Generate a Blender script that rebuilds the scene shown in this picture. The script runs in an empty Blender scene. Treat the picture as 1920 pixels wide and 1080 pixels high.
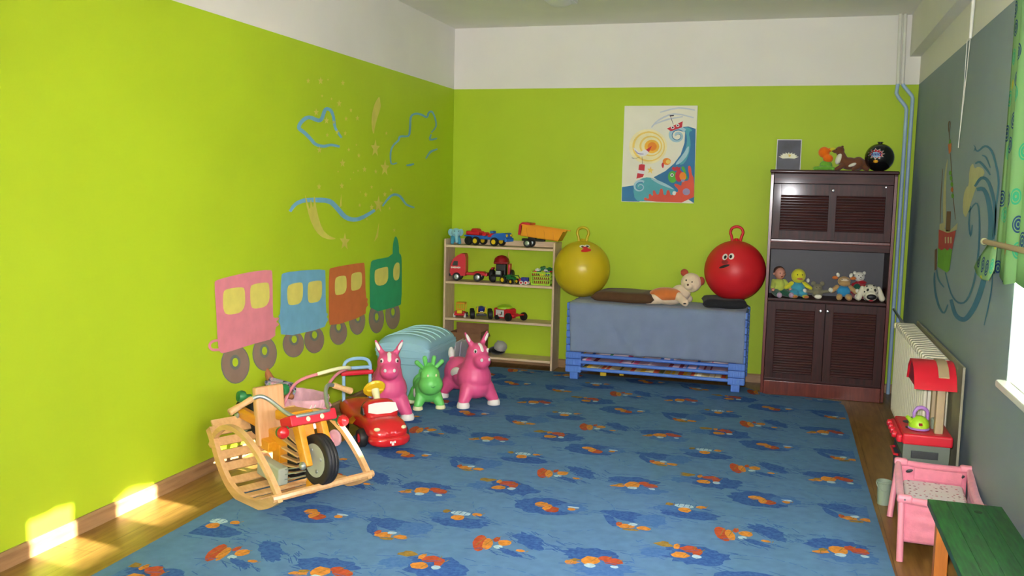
import bpy, bmesh, math, random
from mathutils import Vector, Matrix, Euler
from mathutils.geometry import tessellate_polygon
PI = math.pi
SC = bpy.context.scene
COL = SC.collection

# ------------------------------------------------------------------ camera, world, sun, daylight, exposure
def look_basis(yaw, pitch, roll):
    cy, sy, cp, sp = math.cos(yaw), math.sin(yaw), math.cos(pitch), math.sin(pitch)
    f = Vector((-sy*cp, cy*cp, sp)); r = Vector((cy, sy, 0)); u = r.cross(f)
    c, s = math.cos(roll), math.sin(roll)
    return f, c*r + s*u, -s*r + c*u
cam_d = bpy.data.cameras.new('camera'); cam = bpy.data.objects.new('camera', cam_d); COL.objects.link(cam)
_f, _r, _u = look_basis(0.292793, -0.106478, 0.022662)
M = Matrix(((_r.x, _u.x, -_f.x), (_r.y, _u.y, -_f.y), (_r.z, _u.z, -_f.z))).to_4x4()
M.translation = Vector((2.76262, -7.35061, 1.45872))
cam.matrix_world = M
cam_d.sensor_width = 36; cam_d.lens = 36*1721.04/1920; cam_d.clip_start = 0.05
SC.camera = cam

wd_ = bpy.data.worlds.new('world'); SC.world = wd_; wd_.use_nodes = True
bg = wd_.node_tree.nodes['Background']
bg.inputs[0].default_value = (0.98, 0.88, 1.09, 1); bg.inputs[1].default_value = 29.0

sun_d = bpy.data.lights.new('sun', 'SUN'); sun = bpy.data.objects.new('sun', sun_d); COL.objects.link(sun)
sun_d.energy = 30; sun_d.angle = 0.01; sun_d.color = (1.0, 0.93, 0.80)
sun.rotation_euler = Vector((-1.0, 0.15, -0.303)).to_track_quat('-Z', 'Y').to_euler()

WIN = [(-3.41, -5.25), (-5.5, -7.2), (-7.45, -8.7)]      # window openings along the right wall
WZ0, WZ1 = 0.73, 2.20
for i, (a, b) in enumerate(WIN):                          # sky portals in the window openings
    pd = bpy.data.lights.new('daylight_portal', 'AREA'); po = bpy.data.objects.new('daylight_portal', pd); COL.objects.link(po)
    pd.shape = 'RECTANGLE'; pd.size = WZ1-WZ0; pd.size_y = abs(b-a); pd.cycles.is_portal = True
    po.location = (3.93, (a+b)/2, (WZ0+WZ1)/2); po.rotation_euler = (0, PI/2, 0)
fl_d = bpy.data.lights.new('camera_flash', 'SPOT'); fl = bpy.data.objects.new('camera_flash', fl_d); COL.objects.link(fl)
fl_d.spot_size = math.radians(84); fl_d.spot_blend = 1.0; fl_d.energy = 430; fl_d.shadow_soft_size = 0.02; fl_d.color = (0.98, 0.97, 1.0); fl.location = (2.72, -7.33, 1.51); fl.rotation_euler = (_f+Vector((0.12, 0, 0.03))).to_track_quat('-Z', 'Y').to_euler()

SC.view_settings.view_transform = 'Standard'; SC.view_settings.look = 'None'
SC.view_settings.gamma = 1; SC.view_settings.use_curve_mapping = False
SC.view_settings.exposure = 0.74

# ------------------------------------------------------------------ materials
def lin(c):
    return tuple(((v/255)/12.92 if v/255 <= 0.04045 else ((v/255+0.055)/1.055)**2.4) for v in c)
MATS = {}
def mat(name, c, rough=0.5, metal=0.0, nz=None, bump=None, coat=0.0, sheen=0.0, spec=0.5, kind=None, c2=None):
    if name in MATS: return MATS[name]
    m = bpy.data.materials.new(name); m.use_nodes = True; nt = m.node_tree; N = nt.nodes; L = nt.links
    b = N['Principled BSDF']; col = lin(c)
    b.inputs['Base Color'].default_value = (*col, 1)
    b.inputs['Roughness'].default_value = rough; b.inputs['Metallic'].default_value = metal
    b.inputs['Specular IOR Level'].default_value = spec
    if coat: b.inputs['Coat Weight'].default_value = coat; b.inputs['Coat Roughness'].default_value = 0.1
    if sheen: b.inputs['Sheen Weight'].default_value = sheen; b.inputs['Sheen Roughness'].default_value = 0.5
    tc = N.new('ShaderNodeTexCoord')
    if nz is None: nz = (6, 0.06)
    mp = N.new('ShaderNodeMapping'); L.new(tc.outputs['Object'], mp.inputs['Vector'])
    if kind == 'wood_x': mp.inputs['Scale'].default_value = (1.5, 14, 14)
    if kind == 'wood_y': mp.inputs['Scale'].default_value = (14, 1.5, 14)
    if kind == 'wood_z': mp.inputs['Scale'].default_value = (14, 14, 1.5)
    t = N.new('ShaderNodeTexNoise'); t.inputs['Scale'].default_value = nz[0]; t.inputs['Detail'].default_value = 5
    L.new(mp.outputs[0], t.inputs['Vector'])
    r = N.new('ShaderNodeValToRGB'); L.new(t.outputs['Fac'], r.inputs[0])
    d = lin(c2) if c2 else tuple(v*(1-nz[1]*2) for v in col)
    up = col if c2 else tuple(min(1, v*(1+nz[1]*1.2)) for v in col)
    r.color_ramp.elements[0].position = 0.32; r.color_ramp.elements[0].color = (*d, 1)
    r.color_ramp.elements[1].position = 0.68; r.color_ramp.elements[1].color = (*up, 1)
    L.new(r.outputs[0], b.inputs['Base Color'])
    if bump:
        t2 = N.new('ShaderNodeTexNoise'); t2.inputs['Scale'].default_value = bump[0]; t2.inputs['Detail'].default_value = 4
        L.new(tc.outputs['Object'], t2.inputs['Vector'])
        bp = N.new('ShaderNodeBump'); bp.inputs['Strength'].default_value = bump[1]; bp.inputs['Distance'].default_value = bump[2] if len(bump) > 2 else 0.002
        L.new(t2.outputs['Fac'], bp.inputs['Height']); L.new(bp.outputs[0], b.inputs['Normal'])
    MATS[name] = m
    return m
def PL(name, c, **k):   # smooth toy plastic
    k.setdefault('rough', 0.38); k.setdefault('nz', (4, 0.03)); return mat(name, c, **k)
def FB(name, c, **k):   # fuzzy cloth or plush
    k.setdefault('rough', 0.9); k.setdefault('sheen', 0.3); k.setdefault('bump', (160, 0.5, 0.002)); k.setdefault('nz', (30, 0.04)); k.setdefault('spec', 0.2)
    return mat(name, c, **k)
WALLB = (90, 0.25, 0.001)
G_GREEN = (176, 205, 30)
mat('wall_green', G_GREEN, rough=0.62, nz=(2, 0.02), bump=WALLB)
mat('wall_white', (236, 234, 226), rough=0.8, nz=(2, 0.015), bump=WALLB)
mat('wall_grey', (141, 158, 166), rough=0.7, nz=(2, 0.03), bump=WALLB)
mat('ceiling_white', (242, 240, 232), rough=0.9, nz=(2, 0.02), bump=WALLB)
for n, c in dict(paint_pink=(226, 138, 148), paint_blue=(118, 180, 206), paint_orange=(204, 112, 56), paint_green=(42, 158, 104), paint_yellow=(226, 216, 104),
                 paint_wheel=(146, 124, 106), paint_wheel_rim=(116, 124, 112), paint_cream=(214, 208, 92), paint_wave=(62, 122, 150), paint_sail=(190, 188, 140),
                 paint_red=(176, 62, 62), paint_leaf=(104, 168, 52), paint_brown=(118, 84, 58),
                 art_glow=(250, 240, 190), art_yellow=(244, 214, 110), art_amber=(246, 190, 60), art_orange=(238, 140, 30), art_mist=(206, 214, 222), art_blue=(50, 122, 172),
                 art_teal=(84, 172, 186), art_light=(170, 208, 220), art_coral=(222, 84, 62), art_green=(84, 178, 58), art_red=(206, 44, 60), art_white=(240, 238, 240),
                 art_dark=(50, 40, 50), art_lilac=(160, 150, 190)).items():
    mat(n, c, rough=0.65, nz=(12, 0.04), bump=WALLB)
mat('art_canvas', (240, 238, 220), rough=0.7, nz=(5, 0.02), bump=(300, 0.3, 0.001))
def wood_floor():
    m = mat('floor_laminate', (158, 122, 62), rough=0.38, kind='wood_y', nz=(3, 0.1), c2=(124, 90, 42)); nt = m.node_tree; N = nt.nodes; L = nt.links
    b = N['Principled BSDF']; ramp = [n for n in N if n.type == 'VALTORGB'][0]
    tc = [n for n in N if n.type == 'TEX_COORD'][0]
    mp = N.new('ShaderNodeMapping'); mp.inputs['Rotation'].default_value = (0, 0, PI/2); L.new(tc.outputs['Object'], mp.inputs[0])
    br = N.new('ShaderNodeTexBrick'); br.inputs['Scale'].default_value = 1; br.inputs['Brick Width'].default_value = 1.28; br.inputs['Row Height'].default_value = 0.19
    br.inputs['Mortar Size'].default_value = 0.0015; br.inputs['Color1'].default_value = (1, 1, 1, 1); br.inputs['Color2'].default_value = (0.84, 0.82, 0.8, 1); br.inputs['Mortar'].default_value = (0.45, 0.4, 0.35, 1)
    L.new(mp.outputs[0], br.inputs['Vector'])
    mx = N.new('ShaderNodeMix'); mx.data_type = 'RGBA'; mx.blend_type = 'MULTIPLY'; mx.inputs[0].default_value = 1
    L.new(ramp.outputs[0], mx.inputs[6]); L.new(br.outputs['Color'], mx.inputs[7]); L.new(mx.outputs[2], b.inputs['Base Color'])
wood_floor()
mat('skirting', (172, 138, 96), rough=0.4, kind='wood_y', nz=(3, 0.1), c2=(140, 108, 72))
mat('skirting_x', (172, 138, 96), rough=0.4, kind='wood_x', nz=(3, 0.1), c2=(140, 108, 72))
mat('rug_blue', (92, 131, 170), rough=0.95, nz=(18, 0.05), bump=(400, 0.6, 0.002), spec=0.1)
mat('rug_navy', (46, 82, 146), rough=0.95, nz=(70, 0.12), c2=(66, 106, 164), bump=(400, 0.6, 0.002), spec=0.1)
mat('rug_mid', (66, 108, 166), rough=0.95, nz=(70, 0.12), c2=(82, 122, 174), bump=(400, 0.6, 0.002), spec=0.1)
mat('rug_orange', (206, 136, 58), rough=0.95, nz=(60, 0.12), spec=0.1)
mat('rug_rust', (178, 82, 52), rough=0.95, nz=(60, 0.12), spec=0.1)
mat('rug_pale', (170, 200, 214), rough=0.95, nz=(60, 0.1), spec=0.1)
mat('rug_ochre', (150, 122, 58), rough=0.95, nz=(60, 0.15), spec=0.1)
mat('pine_x', (230, 208, 176), rough=0.55, kind='wood_x', nz=(4, 0.1), c2=(206, 178, 142))
mat('pine_z', (228, 204, 174), rough=0.55, kind='wood_z', nz=(4, 0.1), c2=(198, 170, 136))
mat('beech', (220, 178, 122), rough=0.4, kind='wood_x', nz=(4, 0.08), c2=(204, 160, 104), coat=0.3)
mat('beech_z', (224, 178, 128), rough=0.35, kind='wood_z', nz=(4, 0.08), c2=(212, 160, 108), coat=0.3)
mat('mahogany', (74, 28, 25), spec=0.25, rough=0.45, kind='wood_x', nz=(4, 0.15), c2=(46, 20, 19), coat=0.05)
mat('mahogany_z', (70, 28, 24), spec=0.25, rough=0.45, kind='wood_z', nz=(4, 0.15), c2=(44, 20, 18), coat=0.05)
mat('mahogany_edge', (122, 52, 38), rough=0.3, kind='wood_z', nz=(4, 0.12), c2=(96, 40, 30), coat=0.3)
mat('cabinet_back', (44, 44, 50), rough=0.45, nz=(5, 0.05))
mat('toy_orange', (226, 158, 34), rough=0.35, kind='wood_x', nz=(3, 0.06), c2=(212, 140, 24), coat=0.3)
PL('toy_red', (208, 30, 48)); PL('red_gloss', (200, 30, 34), rough=0.25, coat=0.4); PL('toy_darkred', (150, 22, 32))
PL('toy_black', (26, 26, 28), rough=0.45); PL('rubber', (30, 30, 31), rough=0.55); PL('toy_green', (34, 118, 62)); PL('lime', (164, 212, 44)); PL('toy_yellow', (238, 200, 34))
PL('toy_blue', (44, 112, 200)); PL('toy_white', (236, 236, 230)); PL('toy_grey', (110, 116, 108)); PL('lilac_p', (176, 130, 204)); PL('pale_blue', (150, 192, 226)); PL('navy_p', (40, 52, 150))
PL('tub_blue', (154, 202, 220), rough=0.42); PL('tub_line', (178, 222, 228), rough=0.42); PL('cot_blue', (92, 138, 224), rough=0.45, spec=0.4)
PL('cloth_pinkp', (236, 150, 168), rough=0.45); PL('horse_pink', (222, 88, 138), rough=0.42); PL('vinyl_white', (238, 234, 226), rough=0.45); PL('vinyl_green', (108, 206, 98), rough=0.4); PL('vinyl_cream', (232, 232, 180), rough=0.45)
PL('amber_p', (236, 158, 30)); PL('tan_p', (182, 160, 122), rough=0.5); PL('kitchen_grey', (104, 116, 104), rough=0.5); PL('kitchen_dark', (52, 58, 58), rough=0.4); PL('clay', (150, 166, 146))
PL('ball_red', (208, 34, 42), rough=0.42, spec=0.4); PL('ball_black', (20, 20, 22), rough=0.2, coat=0.4)
mat('ball_yellow', (208, 184, 34), rough=0.34, nz=(3, 0.04), spec=0.4)
mat('chrome', (206, 208, 208), rough=0.2, metal=1.0, nz=(3, 0.01)); mat('steel_matt', (176, 186, 182), rough=0.38, metal=0.75, nz=(3, 0.02))
mat('grey_board', (170, 178, 160), rough=0.5)
mat('radiator_white', (232, 226, 204), rough=0.4, nz=(3, 0.02)); mat('pipe_white', (222, 222, 212), rough=0.4); mat('pipe_blue', (164, 194, 218), rough=0.4)
mat('board_tan', (168, 164, 136), rough=0.7, nz=(8, 0.06)); mat('cardboard', (142, 102, 70), rough=0.85, nz=(10, 0.08)); mat('sill_white', (232, 232, 226), rough=0.35); mat('frame_white', (240, 240, 238), rough=0.35)
FB('towel', (128, 144, 174), bump=(260, 0.6, 0.002), nz=(9, 0.03)); FB('cushion_brown', (92, 66, 44), sheen=0.1); FB('cushion_black', (38, 40, 44), sheen=0.1)
FB('plush_cream', (236, 214, 184)); FB('plush_orange', (210, 118, 56), sheen=0.5); FB('plush_rust', (178, 78, 58)); FB('plush_blue', (150, 208, 226)); FB('plush_teal', (70, 160, 190)); FB('plush_white', (232, 230, 214))
FB('plush_yellow', (220, 216, 52)); FB('plush_brown', (118, 74, 48)); FB('plush_grey', (132, 128, 104)); FB('plush_tan', (196, 158, 104)); FB('plush_red', (178, 28, 42)); FB('plush_dkgreen', (40, 100, 76)); FB('plush_vivid', (250, 120, 20)); FB('plush_green', (120, 190, 60))
FB('olive_cloth', (108, 96, 44), sheen=0.1); FB('cloth_lime', (190, 204, 90)); FB('cloth_pink', (232, 142, 160)); FB('cloth_pinkdark', (216, 112, 136)); FB('cloth_palepink', (226, 178, 186)); FB('cloth_blue', (54, 150, 204)); FB('cloth_lilac', (186, 160, 190)); FB('cap_grey', (170, 170, 166)); FB('cap_black', (18, 18, 20))
mat('skin_doll', (218, 152, 128), rough=0.5, nz=(6, 0.04)); mat('skin_brown', (176, 112, 72), rough=0.5, nz=(6, 0.04)); mat('hair_brown', (92, 62, 46), rough=0.8)
mat('paper', (226, 224, 228), rough=0.7); mat('paper_lilac', (196, 186, 206), rough=0.7); mat('photo_slate', (62, 66, 80), rough=0.35, nz=(8, 0.25)); mat('photo_white', (236, 236, 210), rough=0.4); mat('photo_gold', (224, 196, 70), rough=0.4)
mat('bench_green', (28, 98, 40), rough=0.42, kind='wood_y', nz=(7, 0.2), c2=(18, 54, 26)); mat('bench_orange', (196, 116, 46), rough=0.45, kind='wood_z', nz=(4, 0.1)); mat('knot', (34, 44, 28), rough=0.5)
mat('cord_white', (214, 212, 200), rough=0.6); mat('lens_white', (236, 238, 232), rough=0.3)

def spotted(name, base, cols, scale, rad, translucent=0.0, plane='yz', ring=False, rough=0.85):
    m = bpy.data.materials.new(name); m.use_nodes = True; nt = m.node_tree; N = nt.nodes; L = nt.links
    b = N['Principled BSDF']; b.inputs['Roughness'].default_value = rough; b.inputs['Specular IOR Level'].default_value = 0.2
    tc = N.new('ShaderNodeTexCoord'); mp = N.new('ShaderNodeMapping'); L.new(tc.outputs['Object'], mp.inputs[0])
    mp.inputs['Scale'].default_value = (0.001 if plane == 'yz' else 1, 0.001 if plane == 'xz' else 1, 0.001 if plane == 'xy' else 1)
    v = N.new('ShaderNodeTexVoronoi'); v.inputs['Scale'].default_value = scale; v.inputs['Randomness'].default_value = 0.55; L.new(mp.outputs[0], v.inputs['Vector'])
    lt = N.new('ShaderNodeMath'); lt.operation = 'LESS_THAN'; lt.inputs[1].default_value = rad; L.new(v.outputs['Distance'], lt.inputs[0])
    fac = lt
    if ring:
        s = N.new('ShaderNodeMath'); s.operation = 'MULTIPLY'; s.inputs[1].default_value = 42; L.new(v.outputs['Distance'], s.inputs[0])
        sn = N.new('ShaderNodeMath'); sn.operation = 'SINE'; L.new(s.outputs[0], sn.inputs[0])
        g = N.new('ShaderNodeMath'); g.operation = 'GREATER_THAN'; g.inputs[1].default_value = -0.55; L.new(sn.outputs[0], g.inputs[0])
        fac = N.new('ShaderNodeMath'); fac.operation = 'MULTIPLY'; L.new(lt.outputs[0], fac.inputs[0]); L.new(g.outputs[0], fac.inputs[1])
    sp = N.new('ShaderNodeSeparateColor'); L.new(v.outputs['Color'], sp.inputs[0])
    r = N.new('ShaderNodeValToRGB'); r.color_ramp.interpolation = 'CONSTANT'; L.new(sp.outputs[0], r.inputs[0])
    for i, c in enumerate(cols):
        e = r.color_ramp.elements[i] if i < 2 else r.color_ramp.elements.new(i/len(cols))
        e.position = i/len(cols); e.color = (*lin(c), 1)
    mx = N.new('ShaderNodeMix'); mx.data_type = 'RGBA'; L.new(fac.outputs[0], mx.inputs[0]); mx.inputs[6].default_value = (*lin(base), 1); L.new(r.outputs[0], mx.inputs[7])
    L.new(mx.outputs[2], b.inputs['Base Color'])
    if translucent:
        tr = N.new('ShaderNodeBsdfTranslucent'); L.new(mx.outputs[2], tr.inputs[0]); ms = N.new('ShaderNodeMixShader'); ms.inputs[0].default_value = translucent
        L.new(b.outputs[0], ms.inputs[1]); L.new(tr.outputs[0], ms.inputs[2]); L.new(ms.outputs[0], N['Material Output'].inputs[0])
    MATS[name] = m; return m
spotted('curtain_cloth', (140, 184, 126), [(50, 84, 130), (70, 180, 140), (220, 140, 90), (200, 200, 60), (150, 130, 150), (60, 190, 190)], 11, 0.36, 0.10, 'yz', True)
spotted('dotted_cloth', (240, 232, 228), [(206, 120, 140), (170, 120, 130)], 46, 0.27, 0, 'xy')
spotted('print_a', (224, 206, 216), [(220, 80, 130), (60, 150, 90), (80, 120, 200), (240, 200, 80)], 26, 0.42, 0, 'xz')
spotted('print_b', (214, 200, 150), [(230, 190, 60), (120, 120, 60), (200, 90, 60), (240, 236, 210)], 22, 0.45, 0, 'xz')
spotted('print_c', (206, 180, 206), [(230, 120, 170), (90, 140, 210), (140, 70, 90), (230, 220, 230)], 24, 0.45, 0, 'xz')
spotted('floral', (168, 160, 172), [(92, 96, 130), (120, 170, 120), (206, 160, 180), (70, 60, 80)], 60, 0.45, 0, 'xz')
spotted('dalmatian', (232, 228, 206), [(24, 22, 22), (40, 24, 24)], 30, 0.22, 0, 'xz')
def sheer():
    m = bpy.data.materials.new('sheer_cloth'); m.use_nodes = True; nt = m.node_tree; N = nt.nodes; L = nt.links
    b = N['Principled BSDF']; b.inputs['Base Color'].default_value = (*lin((246, 240, 232)), 1); b.inputs['Roughness'].default_value = 0.9
    tr = N.new('ShaderNodeBsdfTranslucent'); tr.inputs[0].default_value = (*lin((250, 244, 236)), 1); ms = N.new('ShaderNodeMixShader'); ms.inputs[0].default_value = 0.7
    L.new(b.outputs[0], ms.inputs[1]); L.new(tr.outputs[0], ms.inputs[2]); L.new(ms.outputs[0], N['Material Output'].inputs[0]); MATS['sheer_cloth'] = m
sheer()
def glass_mat():
    m = bpy.data.materials.new('glass'); m.use_nodes = True; nt = m.node_tree; N = nt.nodes; L = nt.links
    N.remove(N['Principled BSDF']); t = N.new('ShaderNodeBsdfTransparent'); t.inputs[0].default_value = (0.96, 0.98, 0.97, 1)
    g = N.new('ShaderNodeBsdfGlossy'); g.inputs['Roughness'].default_value = 0.02; f = N.new('ShaderNodeFresnel'); f.inputs[0].default_value = 1.45
    ms = N.new('ShaderNodeMixShader'); L.new(f.outputs[0], ms.inputs[0]); L.new(t.outputs[0], ms.inputs[1]); L.new(g.outputs[0], ms.inputs[2]); L.new(ms.outputs[0], N['Material Output'].inputs[0])
    MATS['glass'] = m
glass_mat()
def netting():
    m = bpy.data.materials.new('netting'); m.use_nodes = True; nt = m.node_tree; N = nt.nodes; L = nt.links
    b = N['Principled BSDF']; b.inputs['Base Color'].default_value = (*lin((228, 196, 204)), 1); b.inputs['Roughness'].default_value = 0.9
    t = N.new('ShaderNodeBsdfTransparent'); ms = N.new('ShaderNodeMixShader'); ms.inputs[0].default_value = 0.45
    L.new(b.outputs[0], ms.inputs[1]); L.new(t.outputs[0], ms.inputs[2]); L.new(ms.outputs[0], N['Material Output'].inputs[0]); MATS['netting'] = m
netting()

# ------------------------------------------------------------------ mesh helpers
def chaikin(p, n):
    for _ in range(n):
        q = []
        for i in range(len(p)):
            a, b = p[i], p[(i+1) % len(p)]
            q += [tuple(a[k]*.75+b[k]*.25 for k in range(len(a))), tuple(a[k]*.25+b[k]*.75 for k in range(len(a)))]
        p = q
    return p
def frame_z(d):
    d = Vector(d).normalized(); return d.to_track_quat('Z', 'Y').to_matrix()
class MB:
    def __init__(s, *mats):
        s.bm = bmesh.new(); s.mats = list(mats); s.cur = 0
    def m(s, name):
        if name not in s.mats: s.mats.append(name)
        s.cur = s.mats.index(name); return s
    def _setm(s, faces):
        for f in faces: f.material_index = s.cur
    def face(s, pts):
        vs = [s.bm.verts.new(p) for p in pts]
        if len(vs) <= 4:
            f = s.bm.faces.new(vs); f.material_index = s.cur; return f
        V_ = [Vector(p) for p in pts]
        ref = Vector((0, 0, 0))
        for i in range(len(V_)): ref += (V_[i-1]-V_[0]).cross(V_[i]-V_[0])
        for tr in tessellate_polygon([V_]):
            if (V_[tr[1]]-V_[tr[0]]).cross(V_[tr[2]]-V_[tr[0]]).dot(ref) < 0: tr = tr[::-1]
            try: f = s.bm.faces.new([vs[i] for i in tr]); f.material_index = s.cur
            except ValueError: pass
    def box(s, c, d, rot=None, bev=0.0, seg=2, taper=None):
        vs = []
        for z in (-.5, .5):
            for (x, y) in ((-.5, -.5), (.5, -.5), (.5, .5), (-.5, .5)):
                k = (taper if taper and z > 0 else 1.0)
                v = Vector((x*d[0]*k, y*d[1]*k, z*d[2]))
                if rot: v = Euler(rot).to_matrix() @ v
                vs.append(s.bm.verts.new(v + Vector(c)))
        fs = [s.bm.faces.new([vs[i] for i in q]) for q in ((3, 2, 1, 0), (4, 5, 6, 7), (0, 1, 5, 4), (1, 2, 6, 5), (2, 3, 7, 6), (3, 0, 4, 7))]
        s._setm(fs)
        if bev:
            es = list({e for f in fs for e in f.edges})
            r = bmesh.ops.bevel(s.bm, geom=es, offset=bev, segments=seg, profile=.5, affect='EDGES', clamp_overlap=True); s._setm(r['faces'])
        return s
    def rings(s, rings, closed=True, cap=True, loop=False):
        R = [[s.bm.verts.new(p) for p in r] for r in rings]; n = len(R[0]); fs = []
        m = len(R)
        for i in range(m if loop else m-1):
            a, b = R[i], R[(i+1) % m]
            for j in range(n if closed else n-1):
                k = (j+1) % n
                fs.append(s.bm.faces.new((a[j], a[k], b[k], b[j])))
        if cap and not loop and closed:
            fs.append(s.bm.faces.new(list(reversed(R[0])))); fs.append(s.bm.faces.new(R[-1]))
        s._setm(fs); return s
    def cyl(s, p0, p1, r0, r1=None, seg=20):
        p0, p1 = Vector(p0), Vector(p1); r1 = r0 if r1 is None else r1; F = frame_z(p1-p0)
        return s.rings([[p + F @ Vector((r*math.cos(2*PI*j/seg), r*math.sin(2*PI*j/seg), 0)) for j in range(seg)] for p, r in ((p0, r0), (p1, r1))])
    def lathe(s, prof, c=(0, 0, 0), axis=(0, 0, 1), seg=24, cap=True):
        F = frame_z(axis); c = Vector(c)
        return s.rings([[c + F @ Vector((r*math.cos(2*PI*j/seg), r*math.sin(2*PI*j/seg), z)) for j in range(seg)] for r, z in prof], cap=cap)
    def tube(s, pts, r, seg=8, closed=False, smooth=0):
        pts = [Vector(p) for p in pts]
        if smooth:
            out = []; n = len(pts)
            for i in range(n if closed else n-1):
                a = pts[(i-1) % n] if closed else pts[max(i-1, 0)]; b = pts[i]; c = pts[(i+1) % n]; d = pts[(i+2) % n] if closed else pts[min(i+2, n-1)]
                for k in range(smooth):
                    t = k/smooth; out.append(.5*((2*b)+(-a+c)*t+(2*a-5*b+4*c-d)*t*t+(-a+3*b-3*c+d)*t**3))
            if not closed: out.append(pts[-1])
            if isinstance(r, (list, tuple)): r = [r[min(int(i/smooth), len(r)-1)] for i in range(len(out))]
            pts = out
        n = len(pts); rings = []; up = None
        for i, p in enumerate(pts):
            a = pts[(i-1) % n] if closed else pts[max(i-1, 0)]; b = pts[(i+1) % n] if closed else pts[min(i+1, n-1)]
            t = (b-a).normalized()
            if up is None: up = t.orthogonal().normalized()
            up = (up - t*up.dot(t)).normalized(); w = t.cross(up)
            rr = r[i] if isinstance(r, (list, tuple)) else r
            rings.append([p + rr*(math.cos(2*PI*j/seg)*up + math.sin(2*PI*j/seg)*w) for j in range(seg)])
        return s.rings(rings, loop=closed)
    def sph(s, c, r, rot=None, seg=16, rng=10):
        if not isinstance(r, (tuple, list)): r = (r, r, r)
        Mx = Matrix.Translation(Vector(c)) @ (Euler(rot).to_matrix().to_4x4() if rot else Matrix.Identity(4)) @ Matrix.Diagonal((*r, 1))
        g = bmesh.ops.create_uvsphere(s.bm, u_segments=seg, v_segments=rng, radius=1, matrix=Mx)
        s._setm({f for v in g['verts'] for f in v.link_faces}); return s
    def prism(s, pts, fn, t, off=Vector((0, 0, 0))):
        # pts 2D outline, fn maps 2D->3D, t = thickness vector
        t = Vector(t); A = [s.bm.verts.new(Vector(fn(*p))) for p in pts]; B = [s.bm.verts.new(Vector(fn(*p))+t) for p in pts]; n = len(A)
        fs = [s.bm.faces.new(list(reversed(A))), s.bm.faces.new(B)]
        for i in range(n): fs.append(s.bm.faces.new((A[i], A[(i+1) % n], B[(i+1) % n], B[i])))
        s._setm(fs); return s
    def strip(s, A, B):
        a = [s.bm.verts.new(p) for p in A]; b = [s.bm.verts.new(p) for p in B]
        s._setm([s.bm.faces.new((a[i], a[i+1], b[i+1], b[i])) for i in range(len(a)-1)]); return s
    def grid(s, fn, nu, nv):
        V = [[s.bm.verts.new(fn(i/nu, j/nv)) for j in range(nv+1)] for i in range(nu+1)]
        s._setm([s.bm.faces.new((V[i][j], V[i+1][j], V[i+1][j+1], V[i][j+1])) for i in range(nu) for j in range(nv)]); return s
    def build(s, name, parent=None, ang=38, fix=True, smooth=True):
        bm = s.bm
        big = [f for f in bm.faces if len(f.verts) > 4]
        if big: bmesh.ops.triangulate(bm, faces=big)
        if fix: bmesh.ops.recalc_face_normals(bm, faces=bm.faces[:])
        me = bpy.data.meshes.new(name); bm.to_mesh(me); bm.free()
        for n in s.mats: me.materials.append(MATS[n])
        if smooth:
            me.polygons.foreach_set('use_smooth', [True]*len(me.polygons)); me.set_sharp_from_angle(angle=math.radians(ang))
        o = bpy.data.objects.new(name, me); COL.objects.link(o)
        if smooth and len(me.polygons) > 12:
            wn = o.modifiers.new('weighted', 'WEIGHTED_NORMAL'); wn.keep_sharp = True; wn.weight = 60
        if parent: o.parent = parent
        return o
def thing(name, label, cat, loc=(0, 0, 0), rz=0.0, group=None, rot=None):
    o = bpy.data.objects.new(name, None); COL.objects.link(o); o.empty_display_size = 0.05
    o.location = loc; o.rotation_euler = rot if rot else (0, 0, rz); tag(o, label, cat, group); return o
def tag(o, label, cat, group=None):
    o['label'] = label; o['category'] = cat
    if group: o['group'] = group
    return o
def struct(o):
    o['kind'] = 'structure'; return o
def thicken(o, t, off=0.0, sub=0):
    if sub:
        m = o.modifiers.new('sub', 'SUBSURF'); m.levels = sub; m.render_levels = sub
    m = o.modifiers.new('solid', 'SOLIDIFY'); m.thickness = t; m.offset = off; return o
def bake(o):
    bpy.context.view_layer.update(); dg = bpy.context.evaluated_depsgraph_get()
    me = bpy.data.meshes.new_from_object(o.evaluated_get(dg)); old = o.data; o.modifiers.clear(); o.data = me; bpy.data.meshes.remove(old); me.name = o.name
    return o
def blob(name, matname, balls=(), caps=(), parent=None, vox=0.006, smooth=6):
    """one continuous skin grown round overlapping balls (c, r) and tapering limbs (p0, p1, r0, r1)"""
    b = MB(matname)
    for c, r in balls: b.sph(c, r, seg=20, rng=14)
    for p0, p1, r0, r1 in caps:
        b.cyl(p0, p1, r0, r1, seg=16); b.sph(p0, r0, seg=16, rng=10); b.sph(p1, r1, seg=16, rng=10)
    o = b.build(name, None, fix=True)
    m = o.modifiers.new('remesh', 'REMESH'); m.mode = 'VOXEL'; m.voxel_size = vox; m.use_smooth_shade = True
    if smooth:
        s = o.modifiers.new('smooth', 'SMOOTH'); s.factor = 0.5; s.iterations = smooth
    bake(o)
    if not o.data.materials: o.data.materials.append(MATS[matname])
    o.data.polygons.foreach_set('use_smooth', [True]*len(o.data.polygons))
    if parent: o.parent = parent
    return o
def dup(root, loc, rz, label=None, group=None, scale=None):
    r = root.copy(); COL.objects.link(r); r.location = loc; r.rotation_euler = (0, 0, rz)
    if scale: r.scale = (scale,)*3
    if label: r['label'] = label
    if group: r['group'] = group
    for ch in list(root.children):
        c = ch.copy(); COL.objects.link(c); c.parent = r
        for g in list(ch.children):
            d = g.copy(); COL.objects.link(d); d.parent = c
    return r
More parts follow.
